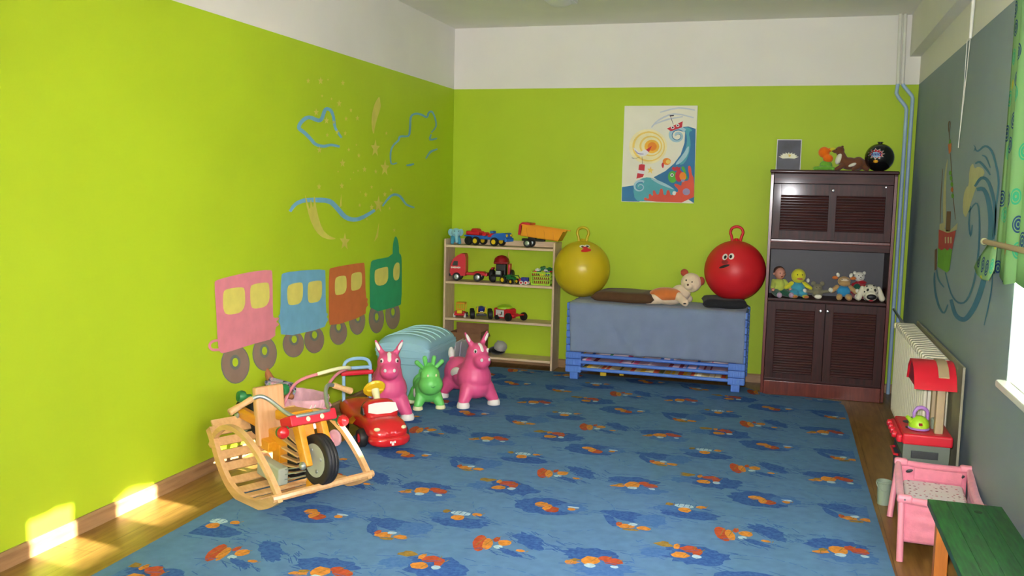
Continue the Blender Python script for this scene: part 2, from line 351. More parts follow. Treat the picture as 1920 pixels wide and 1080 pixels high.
def wheel(parent, c, r, w, hub='toy_yellow', axis='y', hr=0.55, tyre='rubber', name='wheel', seg=22):
    ax = {'x': (1, 0, 0), 'y': (0, 1, 0)}[axis]; h = w/2
    t = MB(tyre).lathe([(r*hr, -h*.9), (r*.88, -h), (r, -h*.6), (r, h*.6), (r*.88, h), (r*hr, h*.9)], c, ax, seg)
    o = t.build(name, parent, ang=50)
    if hub:
        MB(hub).lathe([(0.001, -h*1.05), (r*hr*.35, -h*1.12), (r*hr*.8, -h*.98), (r*hr, -h*.92), (r*hr, h*.92), (r*hr*.8, h*.98), (r*hr*.35, h*1.12), (0.001, h*1.05)], c, ax, seg).build('hub', o)
    return o
MURAL_LEFT = [
    ('paint_wheel_rim', 1,0,[(-3.073,0.489),(-3.078,0.462),(-3.092,0.439),(-3.114,0.421),(-3.142,0.409),(-3.175,0.405),(-3.209,0.408),(-3.243,0.418),(-3.273,0.435),(-3.299,0.456),(-3.319,0.481),(-3.331,0.508),(-3.335,0.535),(-3.33,0.561),(-3.317,0.583),(-3.297,0.601),(-3.27,0.613),(-3.239,0.619),(-3.206,0.617),(-3.172,0.608),(-3.14,0.592),(-3.112,0.571),(-3.091,0.546),(-3.077,0.518)]),
    ('paint_wheel', 2,0,[(-3.081,0.49),(-3.086,0.465),(-3.099,0.443),(-3.12,0.426),(-3.146,0.415),(-3.177,0.411),(-3.209,0.413),(-3.24,0.423),(-3.269,0.439),(-3.294,0.459),(-3.312,0.483),(-3.324,0.508),(-3.327,0.534),(-3.323,0.558),(-3.311,0.58),(-3.291,0.597),(-3.266,0.608),(-3.237,0.613),(-3.206,0.612),(-3.174,0.603),(-3.144,0.588),(-3.118,0.568),(-3.098,0.544),(-3.085,0.517)]),
    ('paint_wheel_rim', 3,0,[(-3.162,0.515),(-3.166,0.5),(-3.177,0.489),(-3.193,0.483),(-3.212,0.483),(-3.23,0.49),(-3.246,0.501),(-3.256,0.516),(-3.259,0.532),(-3.255,0.547),(-3.245,0.558),(-3.229,0.564),(-3.21,0.564),(-3.192,0.558),(-3.176,0.546),(-3.166,0.531)]),
    ('wall_green', 4,0,[(-3.184,0.519),(-3.186,0.51),(-3.192,0.504),(-3.201,0.5),(-3.212,0.5),(-3.222,0.504),(-3.23,0.51),(-3.236,0.519),(-3.238,0.528),(-3.236,0.537),(-3.23,0.544),(-3.221,0.547),(-3.211,0.547),(-3.2,0.544),(-3.192,0.537),(-3.186,0.528)]),
    ('paint_wheel_rim', 1,0,[(-2.797,0.5),(-2.802,0.475),(-2.815,0.454),(-2.836,0.437),(-2.862,0.427),(-2.893,0.423),(-2.926,0.425),(-2.958,0.434),(-2.987,0.449),(-3.012,0.469),(-3.031,0.492),(-3.043,0.517),(-3.047,0.542),(-3.042,0.565),(-3.03,0.586),(-3.011,0.602),(-2.985,0.613),(-2.956,0.619),(-2.924,0.617),(-2.891,0.609),(-2.861,0.595),(-2.834,0.575),(-2.814,0.552),(-2.801,0.526)]),
    ('paint_wheel', 2,0,[(-2.805,0.501),(-2.809,0.478),(-2.822,0.458),(-2.841,0.442),(-2.866,0.432),(-2.895,0.428),(-2.926,0.43),(-2.956,0.439),(-2.984,0.453),(-3.007,0.471),(-3.025,0.493),(-3.036,0.517),(-3.039,0.54),(-3.035,0.563),(-3.024,0.582),(-3.006,0.598),(-2.982,0.609),(-2.954,0.614),(-2.924,0.612),(-2.893,0.605),(-2.865,0.591),(-2.84,0.573),(-2.821,0.551),(-2.809,0.526)]),
    ('paint_wheel_rim', 3,0,[(-2.88,0.531),(-2.884,0.516),(-2.895,0.505),(-2.911,0.499),(-2.93,0.499),(-2.948,0.505),(-2.964,0.516),(-2.974,0.531),(-2.977,0.547),(-2.973,0.561),(-2.963,0.572),(-2.947,0.578),(-2.929,0.578),(-2.91,0.572),(-2.894,0.561),(-2.884,0.547)]),
    ('wall_green', 4,0,[(-2.902,0.534),(-2.904,0.526),(-2.91,0.519),(-2.919,0.515),(-2.929,0.515),(-2.94,0.519),(-2.948,0.525),(-2.954,0.534),(-2.956,0.543),(-2.954,0.552),(-2.948,0.558),(-2.939,0.562),(-2.929,0.562),(-2.918,0.559),(-2.91,0.552),(-2.904,0.544)]),
    ('paint_wheel_rim', 1,0,[(-2.49,0.508),(-2.495,0.488),(-2.508,0.47),(-2.528,0.457),(-2.554,0.448),(-2.584,0.445),(-2.616,0.448),(-2.648,0.456),(-2.677,0.469),(-2.702,0.486),(-2.721,0.505),(-2.732,0.526),(-2.736,0.546),(-2.732,0.566),(-2.72,0.583),(-2.701,0.596),(-2.676,0.605),(-2.647,0.609),(-2.615,0.607),(-2.584,0.6),(-2.553,0.587),(-2.527,0.571),(-2.507,0.551),(-2.495,0.53)]),
    ('paint_wheel', 2,0,[(-2.498,0.509),(-2.502,0.49),(-2.514,0.473),(-2.533,0.461),(-2.558,0.452),(-2.586,0.45),(-2.616,0.452),(-2.646,0.46),(-2.673,0.472),(-2.697,0.488),(-2.714,0.506),(-2.725,0.525),(-2.729,0.545),(-2.725,0.564),(-2.714,0.58),(-2.696,0.593),(-2.673,0.601),(-2.645,0.605),(-2.615,0.603),(-2.585,0.596),(-2.557,0.584),(-2.533,0.569),(-2.514,0.55),(-2.502,0.53)]),
    ('paint_wheel_rim', 3,0,[(-2.556,0.548),(-2.56,0.534),(-2.572,0.523),(-2.59,0.518),(-2.611,0.518),(-2.632,0.525),(-2.649,0.535),(-2.661,0.549),(-2.665,0.564),(-2.661,0.578),(-2.649,0.588),(-2.631,0.593),(-2.61,0.593),(-2.59,0.587),(-2.572,0.577),(-2.56,0.563)]),
    ('wall_green', 4,0,[(-2.58,0.551),(-2.583,0.543),(-2.589,0.537),(-2.599,0.534),(-2.611,0.534),(-2.622,0.537),(-2.632,0.544),(-2.639,0.552),(-2.641,0.56),(-2.638,0.568),(-2.632,0.575),(-2.622,0.578),(-2.611,0.578),(-2.599,0.575),(-2.589,0.568),(-2.582,0.56)]),
    ('paint_wheel_rim', 1,0,[(-2.243,0.498),(-2.247,0.476),(-2.26,0.457),(-2.28,0.443),(-2.307,0.433),(-2.338,0.43),(-2.37,0.432),(-2.402,0.44),(-2.432,0.454),(-2.457,0.471),(-2.476,0.491),(-2.488,0.513),(-2.492,0.535),(-2.488,0.556),(-2.476,0.574),(-2.457,0.589),(-2.431,0.599),(-2.402,0.603),(-2.37,0.602),(-2.338,0.594),(-2.307,0.582),(-2.281,0.564),(-2.26,0.544),(-2.247,0.521)]),
    ('paint_wheel', 2,0,[(-2.25,0.499),(-2.255,0.478),(-2.267,0.46),(-2.286,0.447),(-2.311,0.438),(-2.34,0.434),(-2.37,0.436),(-2.4,0.444),(-2.428,0.457),(-2.452,0.473),(-2.47,0.492),(-2.481,0.513),(-2.485,0.534),(-2.481,0.554),(-2.47,0.572),(-2.452,0.585),(-2.428,0.595),(-2.4,0.599),(-2.37,0.597),(-2.339,0.59),(-2.311,0.578),(-2.286,0.562),(-2.267,0.542),(-2.255,0.521)]),
    ('paint_wheel_rim', 3,0,[(-2.313,0.539),(-2.318,0.525),(-2.33,0.514),(-2.348,0.508),(-2.37,0.508),(-2.391,0.514),(-2.409,0.526),(-2.421,0.54),(-2.425,0.555),(-2.421,0.57),(-2.409,0.581),(-2.391,0.586),(-2.37,0.586),(-2.348,0.58),(-2.33,0.569),(-2.318,0.555)]),
    ('wall_green', 4,0,[(-2.339,0.543),(-2.341,0.534),(-2.348,0.528),(-2.358,0.524),(-2.37,0.524),(-2.382,0.528),(-2.392,0.534),(-2.399,0.543),(-2.401,0.552),(-2.399,0.56),(-2.392,0.567),(-2.382,0.57),(-2.37,0.57),(-2.358,0.567),(-2.348,0.56),(-2.341,0.552)]),
    ('paint_wheel_rim', 1,0,[(-1.931,0.5),(-1.935,0.479),(-1.947,0.461),(-1.967,0.446),(-1.993,0.437),(-2.023,0.433),(-2.055,0.436),(-2.086,0.443),(-2.115,0.456),(-2.14,0.473),(-2.159,0.492),(-2.171,0.514),(-2.175,0.535),(-2.171,0.555),(-2.159,0.573),(-2.141,0.588),(-2.116,0.597),(-2.087,0.602),(-2.056,0.6),(-2.024,0.593),(-1.994,0.581),(-1.968,0.565),(-1.948,0.545),(-1.935,0.523)]),
    ('paint_wheel', 2,0,[(-1.938,0.501),(-1.942,0.481),(-1.954,0.464),(-1.973,0.45),(-1.997,0.441),(-2.025,0.438),(-2.055,0.44),(-2.085,0.447),(-2.112,0.459),(-2.135,0.475),(-2.153,0.494),(-2.164,0.514),(-2.168,0.534),(-2.164,0.554),(-2.153,0.571),(-2.136,0.584),(-2.112,0.593),(-2.085,0.597),(-2.056,0.596),(-2.026,0.59),(-1.998,0.578),(-1.973,0.562),(-1.955,0.543),(-1.943,0.523)]),
    ('paint_wheel_rim', 3,0,[(-2.0,0.546),(-2.004,0.531),(-2.016,0.519),(-2.034,0.513),(-2.055,0.513),(-2.076,0.519),(-2.094,0.53),(-2.106,0.545),(-2.11,0.561),(-2.106,0.576),(-2.094,0.588),(-2.077,0.595),(-2.056,0.595),(-2.035,0.589),(-2.017,0.578),(-2.004,0.563)]),
    ('wall_green', 4,0,[(-2.025,0.55),(-2.027,0.541),(-2.034,0.534),(-2.044,0.53),(-2.055,0.53),(-2.067,0.533),(-2.077,0.54),(-2.083,0.549),(-2.086,0.558),(-2.084,0.567),(-2.077,0.574),(-2.067,0.578),(-2.056,0.578),(-2.044,0.575),(-2.034,0.568),(-2.027,0.559)]),
    ('paint_wheel_rim', 1,0,[(-1.662,0.544),(-1.666,0.519),(-1.679,0.497),(-1.698,0.479),(-1.724,0.467),(-1.754,0.461),(-1.785,0.462),(-1.817,0.47),(-1.846,0.484),(-1.871,0.503),(-1.89,0.526),(-1.902,0.551),(-1.906,0.576),(-1.902,0.6),(-1.891,0.622),(-1.872,0.64),(-1.847,0.652),(-1.819,0.658),(-1.787,0.658),(-1.756,0.651),(-1.726,0.638),(-1.7,0.619),(-1.68,0.596),(-1.667,0.571)]),
    ('paint_wheel', 2,0,[(-1.67,0.545),(-1.674,0.521),(-1.685,0.5),(-1.704,0.483),(-1.728,0.472),(-1.756,0.466),(-1.785,0.467),(-1.815,0.475),(-1.842,0.488),(-1.866,0.506),(-1.884,0.527),(-1.895,0.551),(-1.899,0.575),(-1.895,0.598),(-1.884,0.619),(-1.867,0.636),(-1.844,0.648),(-1.817,0.654),(-1.787,0.653),(-1.758,0.647),(-1.73,0.634),(-1.705,0.616),(-1.686,0.595),(-1.674,0.57)]),
    ('paint_wheel_rim', 3,0,[(-1.732,0.569),(-1.735,0.556),(-1.746,0.546),(-1.761,0.541),(-1.78,0.54),(-1.798,0.545),(-1.813,0.555),(-1.824,0.567),(-1.827,0.581),(-1.824,0.593),(-1.814,0.603),(-1.798,0.609),(-1.78,0.609),(-1.762,0.604),(-1.746,0.595),(-1.735,0.582)]),
    ('wall_green', 4,0,[(-1.753,0.571),(-1.755,0.564),(-1.761,0.558),(-1.769,0.555),(-1.78,0.555),(-1.79,0.557),(-1.799,0.563),(-1.804,0.57),(-1.806,0.578),(-1.804,0.586),(-1.799,0.591),(-1.79,0.595),(-1.78,0.595),(-1.77,0.592),(-1.761,0.587),(-1.755,0.579)]),
    ('paint_wheel_rim', 1,0,[(-1.357,0.519),(-1.361,0.491),(-1.373,0.467),(-1.394,0.448),(-1.42,0.434),(-1.451,0.428),(-1.484,0.429),(-1.516,0.437),(-1.546,0.452),(-1.572,0.472),(-1.592,0.497),(-1.605,0.523),(-1.609,0.551),(-1.605,0.577),(-1.594,0.601),(-1.574,0.62),(-1.549,0.634),(-1.519,0.641),(-1.487,0.641),(-1.454,0.633),(-1.423,0.619),(-1.396,0.599),(-1.375,0.574),(-1.362,0.547)]),
    ('paint_wheel', 2,0,[(-1.365,0.52),(-1.368,0.494),(-1.38,0.471),(-1.399,0.452),(-1.424,0.439),(-1.453,0.433),(-1.484,0.434),(-1.514,0.442),(-1.543,0.456),(-1.567,0.475),(-1.586,0.498),(-1.598,0.524),(-1.602,0.55),(-1.598,0.575),(-1.587,0.597),(-1.569,0.616),(-1.545,0.629),(-1.517,0.635),(-1.487,0.635),(-1.456,0.628),(-1.427,0.615),(-1.402,0.596),(-1.382,0.573),(-1.369,0.547)]),
    ('paint_wheel_rim', 3,0,[(-1.433,0.541),(-1.436,0.524),(-1.448,0.511),(-1.465,0.504),(-1.485,0.503),(-1.505,0.509),(-1.522,0.521),(-1.533,0.537),(-1.537,0.554),(-1.534,0.571),(-1.523,0.584),(-1.506,0.592),(-1.486,0.593),(-1.466,0.587),(-1.449,0.575),(-1.437,0.559)]),
    ('wall_green', 4,0,[(-1.456,0.544),(-1.458,0.534),(-1.465,0.526),(-1.474,0.522),(-1.485,0.521),(-1.496,0.525),(-1.506,0.532),(-1.512,0.541),(-1.514,0.551),(-1.512,0.561),(-1.506,0.569),(-1.497,0.573),(-1.486,0.574),(-1.475,0.571),(-1.465,0.564),(-1.459,0.554)]),
    ('paint_wheel_rim', 1,0,[(-1.074,0.51),(-1.078,0.482),(-1.091,0.458),(-1.112,0.438),(-1.139,0.424),(-1.171,0.418),(-1.206,0.419),(-1.24,0.427),(-1.271,0.442),(-1.298,0.463),(-1.319,0.488),(-1.332,0.515),(-1.337,0.543),(-1.333,0.57),(-1.321,0.594),(-1.301,0.613),(-1.275,0.627),(-1.244,0.635),(-1.21,0.635),(-1.176,0.627),(-1.144,0.613),(-1.115,0.592),(-1.093,0.567),(-1.079,0.539)]),
    ('paint_wheel', 2,0,[(-1.082,0.511),(-1.086,0.485),(-1.098,0.461),(-1.118,0.442),(-1.144,0.43),(-1.174,0.423),(-1.206,0.424),(-1.238,0.432),(-1.267,0.446),(-1.293,0.466),(-1.312,0.49),(-1.325,0.515),(-1.329,0.542),(-1.326,0.568),(-1.314,0.59),(-1.296,0.609),(-1.271,0.622),(-1.242,0.629),(-1.21,0.629),(-1.178,0.622),(-1.148,0.609),(-1.121,0.589),(-1.1,0.565),(-1.087,0.539)]),
    ('paint_wheel_rim', 3,0,[(-1.151,0.542),(-1.155,0.525),(-1.167,0.511),(-1.186,0.503),(-1.207,0.502),(-1.229,0.508),(-1.248,0.521),(-1.26,0.537),(-1.265,0.556),(-1.261,0.573),(-1.249,0.587),(-1.231,0.595),(-1.209,0.596),(-1.188,0.59),(-1.169,0.577),(-1.156,0.561)]),
    ('wall_green', 4,0,[(-1.177,0.545),(-1.179,0.535),(-1.186,0.527),(-1.196,0.522),(-1.208,0.521),(-1.22,0.525),(-1.23,0.532),(-1.237,0.542),(-1.24,0.553),(-1.238,0.563),(-1.231,0.571),(-1.221,0.576),(-1.209,0.576),(-1.197,0.573),(-1.186,0.566),(-1.179,0.556)]),
    ('paint_pink', 5,1,[(-3.387,0.957),(-3.378,0.971),(-3.292,0.979),(-3.09,0.99),(-2.864,0.988),(-2.844,0.97),(-2.843,0.744),(-2.837,0.71),(-2.784,0.708),(-2.778,0.697),(-2.813,0.688),(-2.781,0.672),(-2.778,0.663),(-2.819,0.655),(-2.817,0.593),(-3.053,0.595),(-3.312,0.587),(-3.35,0.599),(-3.364,0.64),(-3.372,0.778)]),
    ('paint_pink', 5,-1,[[(-3.363,0.67),(-3.377,0.671),(-3.398,0.672),(-3.417,0.671),(-3.431,0.666),(-3.441,0.658),(-3.445,0.649),(-3.442,0.638),(-3.432,0.627),(-3.416,0.618),(-3.395,0.612),(-3.371,0.609),(-3.355,0.607)],[(-3.36,0.658),(-3.374,0.658),(-3.392,0.659),(-3.406,0.657),(-3.415,0.654),(-3.421,0.649),(-3.423,0.645),(-3.421,0.64),(-3.416,0.634),(-3.408,0.629),(-3.394,0.626),(-3.373,0.623),(-3.357,0.621)]]),
    ('paint_blue', 5,1,[(-2.755,0.946),(-2.723,0.959),(-2.48,0.955),(-2.243,0.941),(-2.232,0.922),(-2.228,0.669),(-2.195,0.654),(-2.22,0.64),(-2.189,0.619),(-2.224,0.603),(-2.243,0.573),(-2.758,0.587),(-2.762,0.666),(-2.789,0.685),(-2.768,0.701),(-2.789,0.716),(-2.762,0.726)]),
    ('paint_orange', 5,1,[(-2.19,0.932),(-2.157,0.946),(-1.706,0.948),(-1.679,0.933),(-1.662,0.703),(-1.623,0.689),(-1.645,0.671),(-1.617,0.647),(-1.661,0.631),(-1.66,0.58),(-2.175,0.568),(-2.189,0.627)]),
    ('paint_green', 5,1,[(-1.596,0.938),(-1.544,0.955),(-1.222,0.958),(-1.224,1.036),(-1.199,1.089),(-1.173,1.104),(-1.141,1.087),(-1.113,1.031),(-1.112,0.97),(-1.068,0.962),(-1.056,0.884),(-1.054,0.594),(-1.095,0.582),(-1.591,0.584),(-1.6,0.758)]),
    ('paint_yellow', 6,2,[(-3.316,0.901),(-3.293,0.92),(-3.144,0.917),(-3.116,0.901),(-3.118,0.782),(-3.276,0.78),(-3.317,0.809)]),
    ('paint_yellow', 6,2,[(-3.07,0.904),(-3.049,0.922),(-2.902,0.921),(-2.877,0.906),(-2.878,0.786),(-3.029,0.783),(-3.067,0.804)]),
    ('paint_yellow', 6,2,[(-2.692,0.872),(-2.65,0.887),(-2.533,0.888),(-2.507,0.872),(-2.516,0.758),(-2.66,0.761),(-2.687,0.781)]),
    ('paint_yellow', 6,2,[(-2.454,0.868),(-2.427,0.881),(-2.3,0.878),(-2.275,0.865),(-2.281,0.748),(-2.419,0.747),(-2.454,0.764)]),
    ('paint_yellow', 6,2,[(-2.111,0.86),(-2.087,0.882),(-1.975,0.882),(-1.948,0.865),(-1.947,0.763),(-2.087,0.76),(-2.111,0.779)]),
    ('paint_yellow', 6,2,[(-1.885,0.874),(-1.859,0.887),(-1.75,0.888),(-1.721,0.871),(-1.726,0.771),(-1.869,0.767),(-1.886,0.786)]),
    ('paint_yellow', 6,2,[(-1.531,0.871),(-1.496,0.886),(-1.323,0.892),(-1.298,0.88),(-1.301,0.764),(-1.518,0.763)]),
    ('paint_yellow', 6,2,[(-1.213,0.873),(-1.169,0.908),(-1.116,0.908),(-1.094,0.887),(-1.099,0.793),(-1.139,0.775),(-1.187,0.779),(-1.214,0.808)]),
    ('paint_cream', 3,0,[(-2.442,2.087),(-2.436,2.076),(-2.418,2.078),(-2.432,2.068),(-2.427,2.056),(-2.442,2.062),(-2.457,2.053),(-2.452,2.066),(-2.466,2.072),(-2.448,2.075)]),
    ('paint_cream', 3,0,[(-2.292,2.112),(-2.283,2.096),(-2.258,2.099),(-2.278,2.085),(-2.271,2.069),(-2.292,2.076),(-2.313,2.064),(-2.307,2.082),(-2.327,2.091),(-2.301,2.094)]),
    ('paint_cream', 3,0,[(-2.201,2.113),(-2.198,2.108),(-2.19,2.109),(-2.196,2.104),(-2.194,2.099),(-2.201,2.101),(-2.208,2.097),(-2.206,2.103),(-2.212,2.106),(-2.204,2.107)]),
    ('paint_cream', 3,0,[(-2.005,2.127),(-1.998,2.115),(-1.977,2.116),(-1.993,2.106),(-1.988,2.093),(-2.005,2.099),(-2.022,2.09),(-2.016,2.103),(-2.032,2.11),(-2.012,2.113)]),
    ('paint_cream', 3,0,[(-2.275,2.009),(-2.271,2.003),(-2.26,2.003),(-2.269,1.998),(-2.266,1.991),(-2.275,1.994),(-2.283,1.989),(-2.281,1.997),(-2.289,2.001),(-2.278,2.002)]),
    ('paint_cream', 3,0,[(-2.155,2.003),(-2.151,1.997),(-2.14,1.997),(-2.149,1.992),(-2.146,1.985),(-2.155,1.988),(-2.164,1.983),(-2.161,1.991),(-2.17,1.994),(-2.159,1.996)]),
    ('paint_cream', 3,0,[(-2.055,1.999),(-2.046,1.984),(-2.02,1.986),(-2.04,1.973),(-2.033,1.957),(-2.054,1.965),(-2.075,1.953),(-2.069,1.971),(-2.088,1.979),(-2.063,1.982)]),
    ('paint_cream', 3,0,[(-1.893,1.963),(-1.887,1.953),(-1.87,1.954),(-1.883,1.946),(-1.878,1.935),(-1.893,1.94),(-1.907,1.933),(-1.903,1.944),(-1.916,1.95),(-1.899,1.952)]),
    ('paint_cream', 3,0,[(-2.347,1.919),(-2.338,1.904),(-2.314,1.905),(-2.333,1.893),(-2.327,1.877),(-2.347,1.885),(-2.367,1.873),(-2.36,1.89),(-2.379,1.899),(-2.355,1.902)]),
    ('paint_cream', 3,0,[(-2.219,1.88),(-2.21,1.865),(-2.186,1.866),(-2.205,1.854),(-2.199,1.839),(-2.219,1.846),(-2.238,1.836),(-2.232,1.852),(-2.251,1.861),(-2.227,1.864)]),
    ('paint_cream', 3,0,[(-1.96,1.905),(-1.953,1.894),(-1.935,1.895),(-1.949,1.886),(-1.944,1.875),(-1.96,1.88),(-1.975,1.872),(-1.97,1.885),(-1.984,1.891),(-1.966,1.893)]),
    ('paint_cream', 3,0,[(-1.799,1.924),(-1.791,1.911),(-1.769,1.912),(-1.786,1.902),(-1.78,1.889),(-1.798,1.895),(-1.816,1.886),(-1.811,1.9),(-1.828,1.908),(-1.806,1.91)]),
    ('paint_cream', 3,0,[(-2.125,1.867),(-2.119,1.858),(-2.105,1.859),(-2.116,1.851),(-2.112,1.842),(-2.125,1.847),(-2.137,1.84),(-2.133,1.85),(-2.144,1.856),(-2.13,1.857)]),
    ('paint_cream', 3,0,[(-2.08,1.812),(-2.074,1.801),(-2.056,1.802),(-2.07,1.794),(-2.065,1.782),(-2.08,1.788),(-2.094,1.781),(-2.09,1.792),(-2.103,1.799),(-2.086,1.801)]),
    ('paint_cream', 3,0,[(-1.971,1.812),(-1.965,1.801),(-1.947,1.801),(-1.961,1.793),(-1.956,1.781),(-1.971,1.787),(-1.986,1.78),(-1.981,1.792),(-1.996,1.798),(-1.978,1.8)]),
    ('paint_cream', 3,0,[(-2.209,1.784),(-2.204,1.774),(-2.188,1.774),(-2.2,1.767),(-2.196,1.757),(-2.209,1.762),(-2.222,1.755),(-2.218,1.766),(-2.23,1.772),(-2.215,1.773)]),
    ('paint_cream', 3,0,[(-1.345,1.85),(-1.339,1.84),(-1.322,1.841),(-1.335,1.834),(-1.33,1.824),(-1.345,1.829),(-1.359,1.822),(-1.355,1.832),(-1.368,1.838),(-1.351,1.84)]),
    ('paint_cream', 3,0,[(-2.307,1.697),(-2.299,1.682),(-2.276,1.683),(-2.294,1.671),(-2.288,1.656),(-2.307,1.664),(-2.327,1.654),(-2.321,1.67),(-2.339,1.679),(-2.316,1.681)]),
    ('paint_cream', 3,0,[(-1.921,1.708),(-1.915,1.699),(-1.9,1.699),(-1.912,1.692),(-1.908,1.682),(-1.921,1.687),(-1.934,1.68),(-1.93,1.691),(-1.942,1.697),(-1.927,1.698)]),
    ('paint_cream', 3,0,[(-1.812,1.739),(-1.809,1.733),(-1.799,1.733),(-1.807,1.729),(-1.804,1.723),(-1.812,1.726),(-1.82,1.722),(-1.817,1.728),(-1.825,1.732),(-1.815,1.733)]),
    ('paint_cream', 3,0,[(-1.775,1.68),(-1.768,1.668),(-1.749,1.668),(-1.764,1.66),(-1.759,1.648),(-1.775,1.654),(-1.791,1.647),(-1.786,1.659),(-1.801,1.666),(-1.782,1.668)]),
    ('paint_cream', 3,0,[(-2.007,1.632),(-1.996,1.614),(-1.967,1.614),(-1.99,1.601),(-1.982,1.581),(-2.007,1.592),(-2.031,1.58),(-2.023,1.599),(-2.046,1.611),(-2.017,1.613)]),
    ('paint_cream', 3,0,[(-1.689,1.595),(-1.681,1.581),(-1.656,1.581),(-1.675,1.57),(-1.669,1.556),(-1.689,1.564),(-1.709,1.555),(-1.703,1.57),(-1.722,1.579),(-1.698,1.58)]),
    ('paint_cream', 3,0,[(-1.515,1.581),(-1.508,1.569),(-1.488,1.569),(-1.504,1.561),(-1.498,1.549),(-1.515,1.556),(-1.531,1.549),(-1.526,1.561),(-1.541,1.568),(-1.522,1.569)]),
    ('paint_cream', 3,0,[(-2.067,1.557),(-2.064,1.552),(-2.056,1.552),(-2.062,1.548),(-2.06,1.543),(-2.067,1.546),(-2.073,1.543),(-2.071,1.548),(-2.077,1.551),(-2.069,1.552)]),
    ('paint_cream', 3,0,[(-1.852,1.556),(-1.849,1.552),(-1.841,1.551),(-1.847,1.548),(-1.845,1.543),(-1.851,1.546),(-1.858,1.543),(-1.856,1.548),(-1.862,1.551),(-1.854,1.551)]),
    ('paint_cream', 3,0,[(-1.787,1.571),(-1.784,1.565),(-1.774,1.565),(-1.782,1.561),(-1.779,1.555),(-1.787,1.558),(-1.795,1.555),(-1.792,1.561),(-1.8,1.565),(-1.79,1.565)]),
    ('paint_cream', 3,0,[(-1.894,1.513),(-1.892,1.508),(-1.884,1.508),(-1.89,1.504),(-1.888,1.499),(-1.894,1.502),(-1.901,1.499),(-1.899,1.504),(-1.905,1.507),(-1.897,1.508)]),
    ('paint_cream', 3,0,[(-2.312,1.473),(-2.304,1.459),(-2.283,1.458),(-2.3,1.449),(-2.294,1.434),(-2.312,1.443),(-2.329,1.434),(-2.324,1.449),(-2.34,1.458),(-2.319,1.459)]),
    ('paint_cream', 3,0,[(-2.016,1.483),(-2.007,1.468),(-1.984,1.467),(-2.002,1.457),(-1.996,1.442),(-2.015,1.451),(-2.035,1.442),(-2.029,1.457),(-2.047,1.467),(-2.024,1.468)]),
    ('paint_cream', 3,0,[(-1.578,1.471),(-1.572,1.461),(-1.556,1.461),(-1.569,1.455),(-1.564,1.445),(-1.578,1.45),(-1.591,1.444),(-1.587,1.454),(-1.6,1.461),(-1.584,1.461)]),
    ('paint_cream', 3,0,[(-1.751,1.43),(-1.748,1.424),(-1.74,1.424),(-1.747,1.421),(-1.744,1.415),(-1.751,1.418),(-1.758,1.415),(-1.756,1.421),(-1.763,1.424),(-1.754,1.424)]),
    ('paint_cream', 3,0,[(-1.668,1.424),(-1.661,1.411),(-1.639,1.41),(-1.656,1.402),(-1.65,1.388),(-1.668,1.396),(-1.686,1.388),(-1.68,1.402),(-1.697,1.41),(-1.676,1.411)]),
    ('paint_cream', 3,0,[(-1.364,1.428),(-1.356,1.414),(-1.332,1.414),(-1.351,1.404),(-1.344,1.39),(-1.364,1.398),(-1.383,1.39),(-1.377,1.404),(-1.396,1.413),(-1.372,1.414)]),
    ('paint_cream', 3,0,[(-1.256,1.456),(-1.249,1.445),(-1.23,1.445),(-1.245,1.437),(-1.239,1.426),(-1.256,1.432),(-1.272,1.425),(-1.267,1.437),(-1.282,1.444),(-1.263,1.445)]),
    ('paint_cream', 3,0,[(-1.758,1.349),(-1.752,1.338),(-1.736,1.338),(-1.749,1.331),(-1.744,1.32),(-1.758,1.327),(-1.772,1.321),(-1.768,1.331),(-1.781,1.338),(-1.764,1.338)]),
    ('paint_cream', 3,0,[(-1.576,1.343),(-1.567,1.327),(-1.54,1.326),(-1.561,1.316),(-1.553,1.299),(-1.576,1.309),(-1.598,1.3),(-1.591,1.316),(-1.612,1.327),(-1.585,1.327)]),
    ('paint_cream', 3,0,[(-1.281,1.321),(-1.275,1.312),(-1.259,1.311),(-1.271,1.305),(-1.267,1.295),(-1.281,1.301),(-1.294,1.296),(-1.29,1.305),(-1.302,1.312),(-1.286,1.312)]),
    ('paint_cream', 3,0,[(-1.65,1.249),(-1.646,1.242),(-1.634,1.241),(-1.643,1.237),(-1.64,1.229),(-1.649,1.234),(-1.659,1.23),(-1.656,1.237),(-1.665,1.242),(-1.654,1.242)]),
    ('paint_cream', 3,0,[(-1.197,1.163),(-1.191,1.152),(-1.172,1.151),(-1.187,1.145),(-1.181,1.134),(-1.197,1.141),(-1.212,1.135),(-1.207,1.146),(-1.222,1.153),(-1.203,1.153)]),
    ('paint_cream', 4,0,[(-1.523,1.784),(-1.506,1.742),(-1.452,1.741),(-1.496,1.713),(-1.483,1.67),(-1.527,1.694),(-1.572,1.67),(-1.556,1.712),(-1.596,1.739),(-1.543,1.742)]),
    ('paint_cream', 4,0,[(-1.364,1.654),(-1.347,1.613),(-1.29,1.61),(-1.336,1.583),(-1.322,1.541),(-1.369,1.566),(-1.416,1.542),(-1.4,1.584),(-1.442,1.612),(-1.386,1.613)]),
    ('paint_cream', 4,0,[(-1.465,1.401),(-1.447,1.357),(-1.39,1.353),(-1.436,1.327),(-1.423,1.282),(-1.469,1.31),(-1.518,1.287),(-1.501,1.33),(-1.543,1.36),(-1.487,1.359)]),
    ('paint_cream', 4,0,[(-1.971,1.159),(-1.954,1.118),(-1.901,1.112),(-1.944,1.089),(-1.933,1.047),(-1.975,1.075),(-2.02,1.056),(-2.004,1.095),(-2.043,1.124),(-1.991,1.122)]),
    ('paint_cream', 3,1,[(-1.463,2.084),(-1.448,2.041),(-1.436,2.012),(-1.492,1.934),(-1.531,1.871),(-1.552,1.804),(-1.589,1.867),(-1.582,1.951),(-1.533,2.033)]),
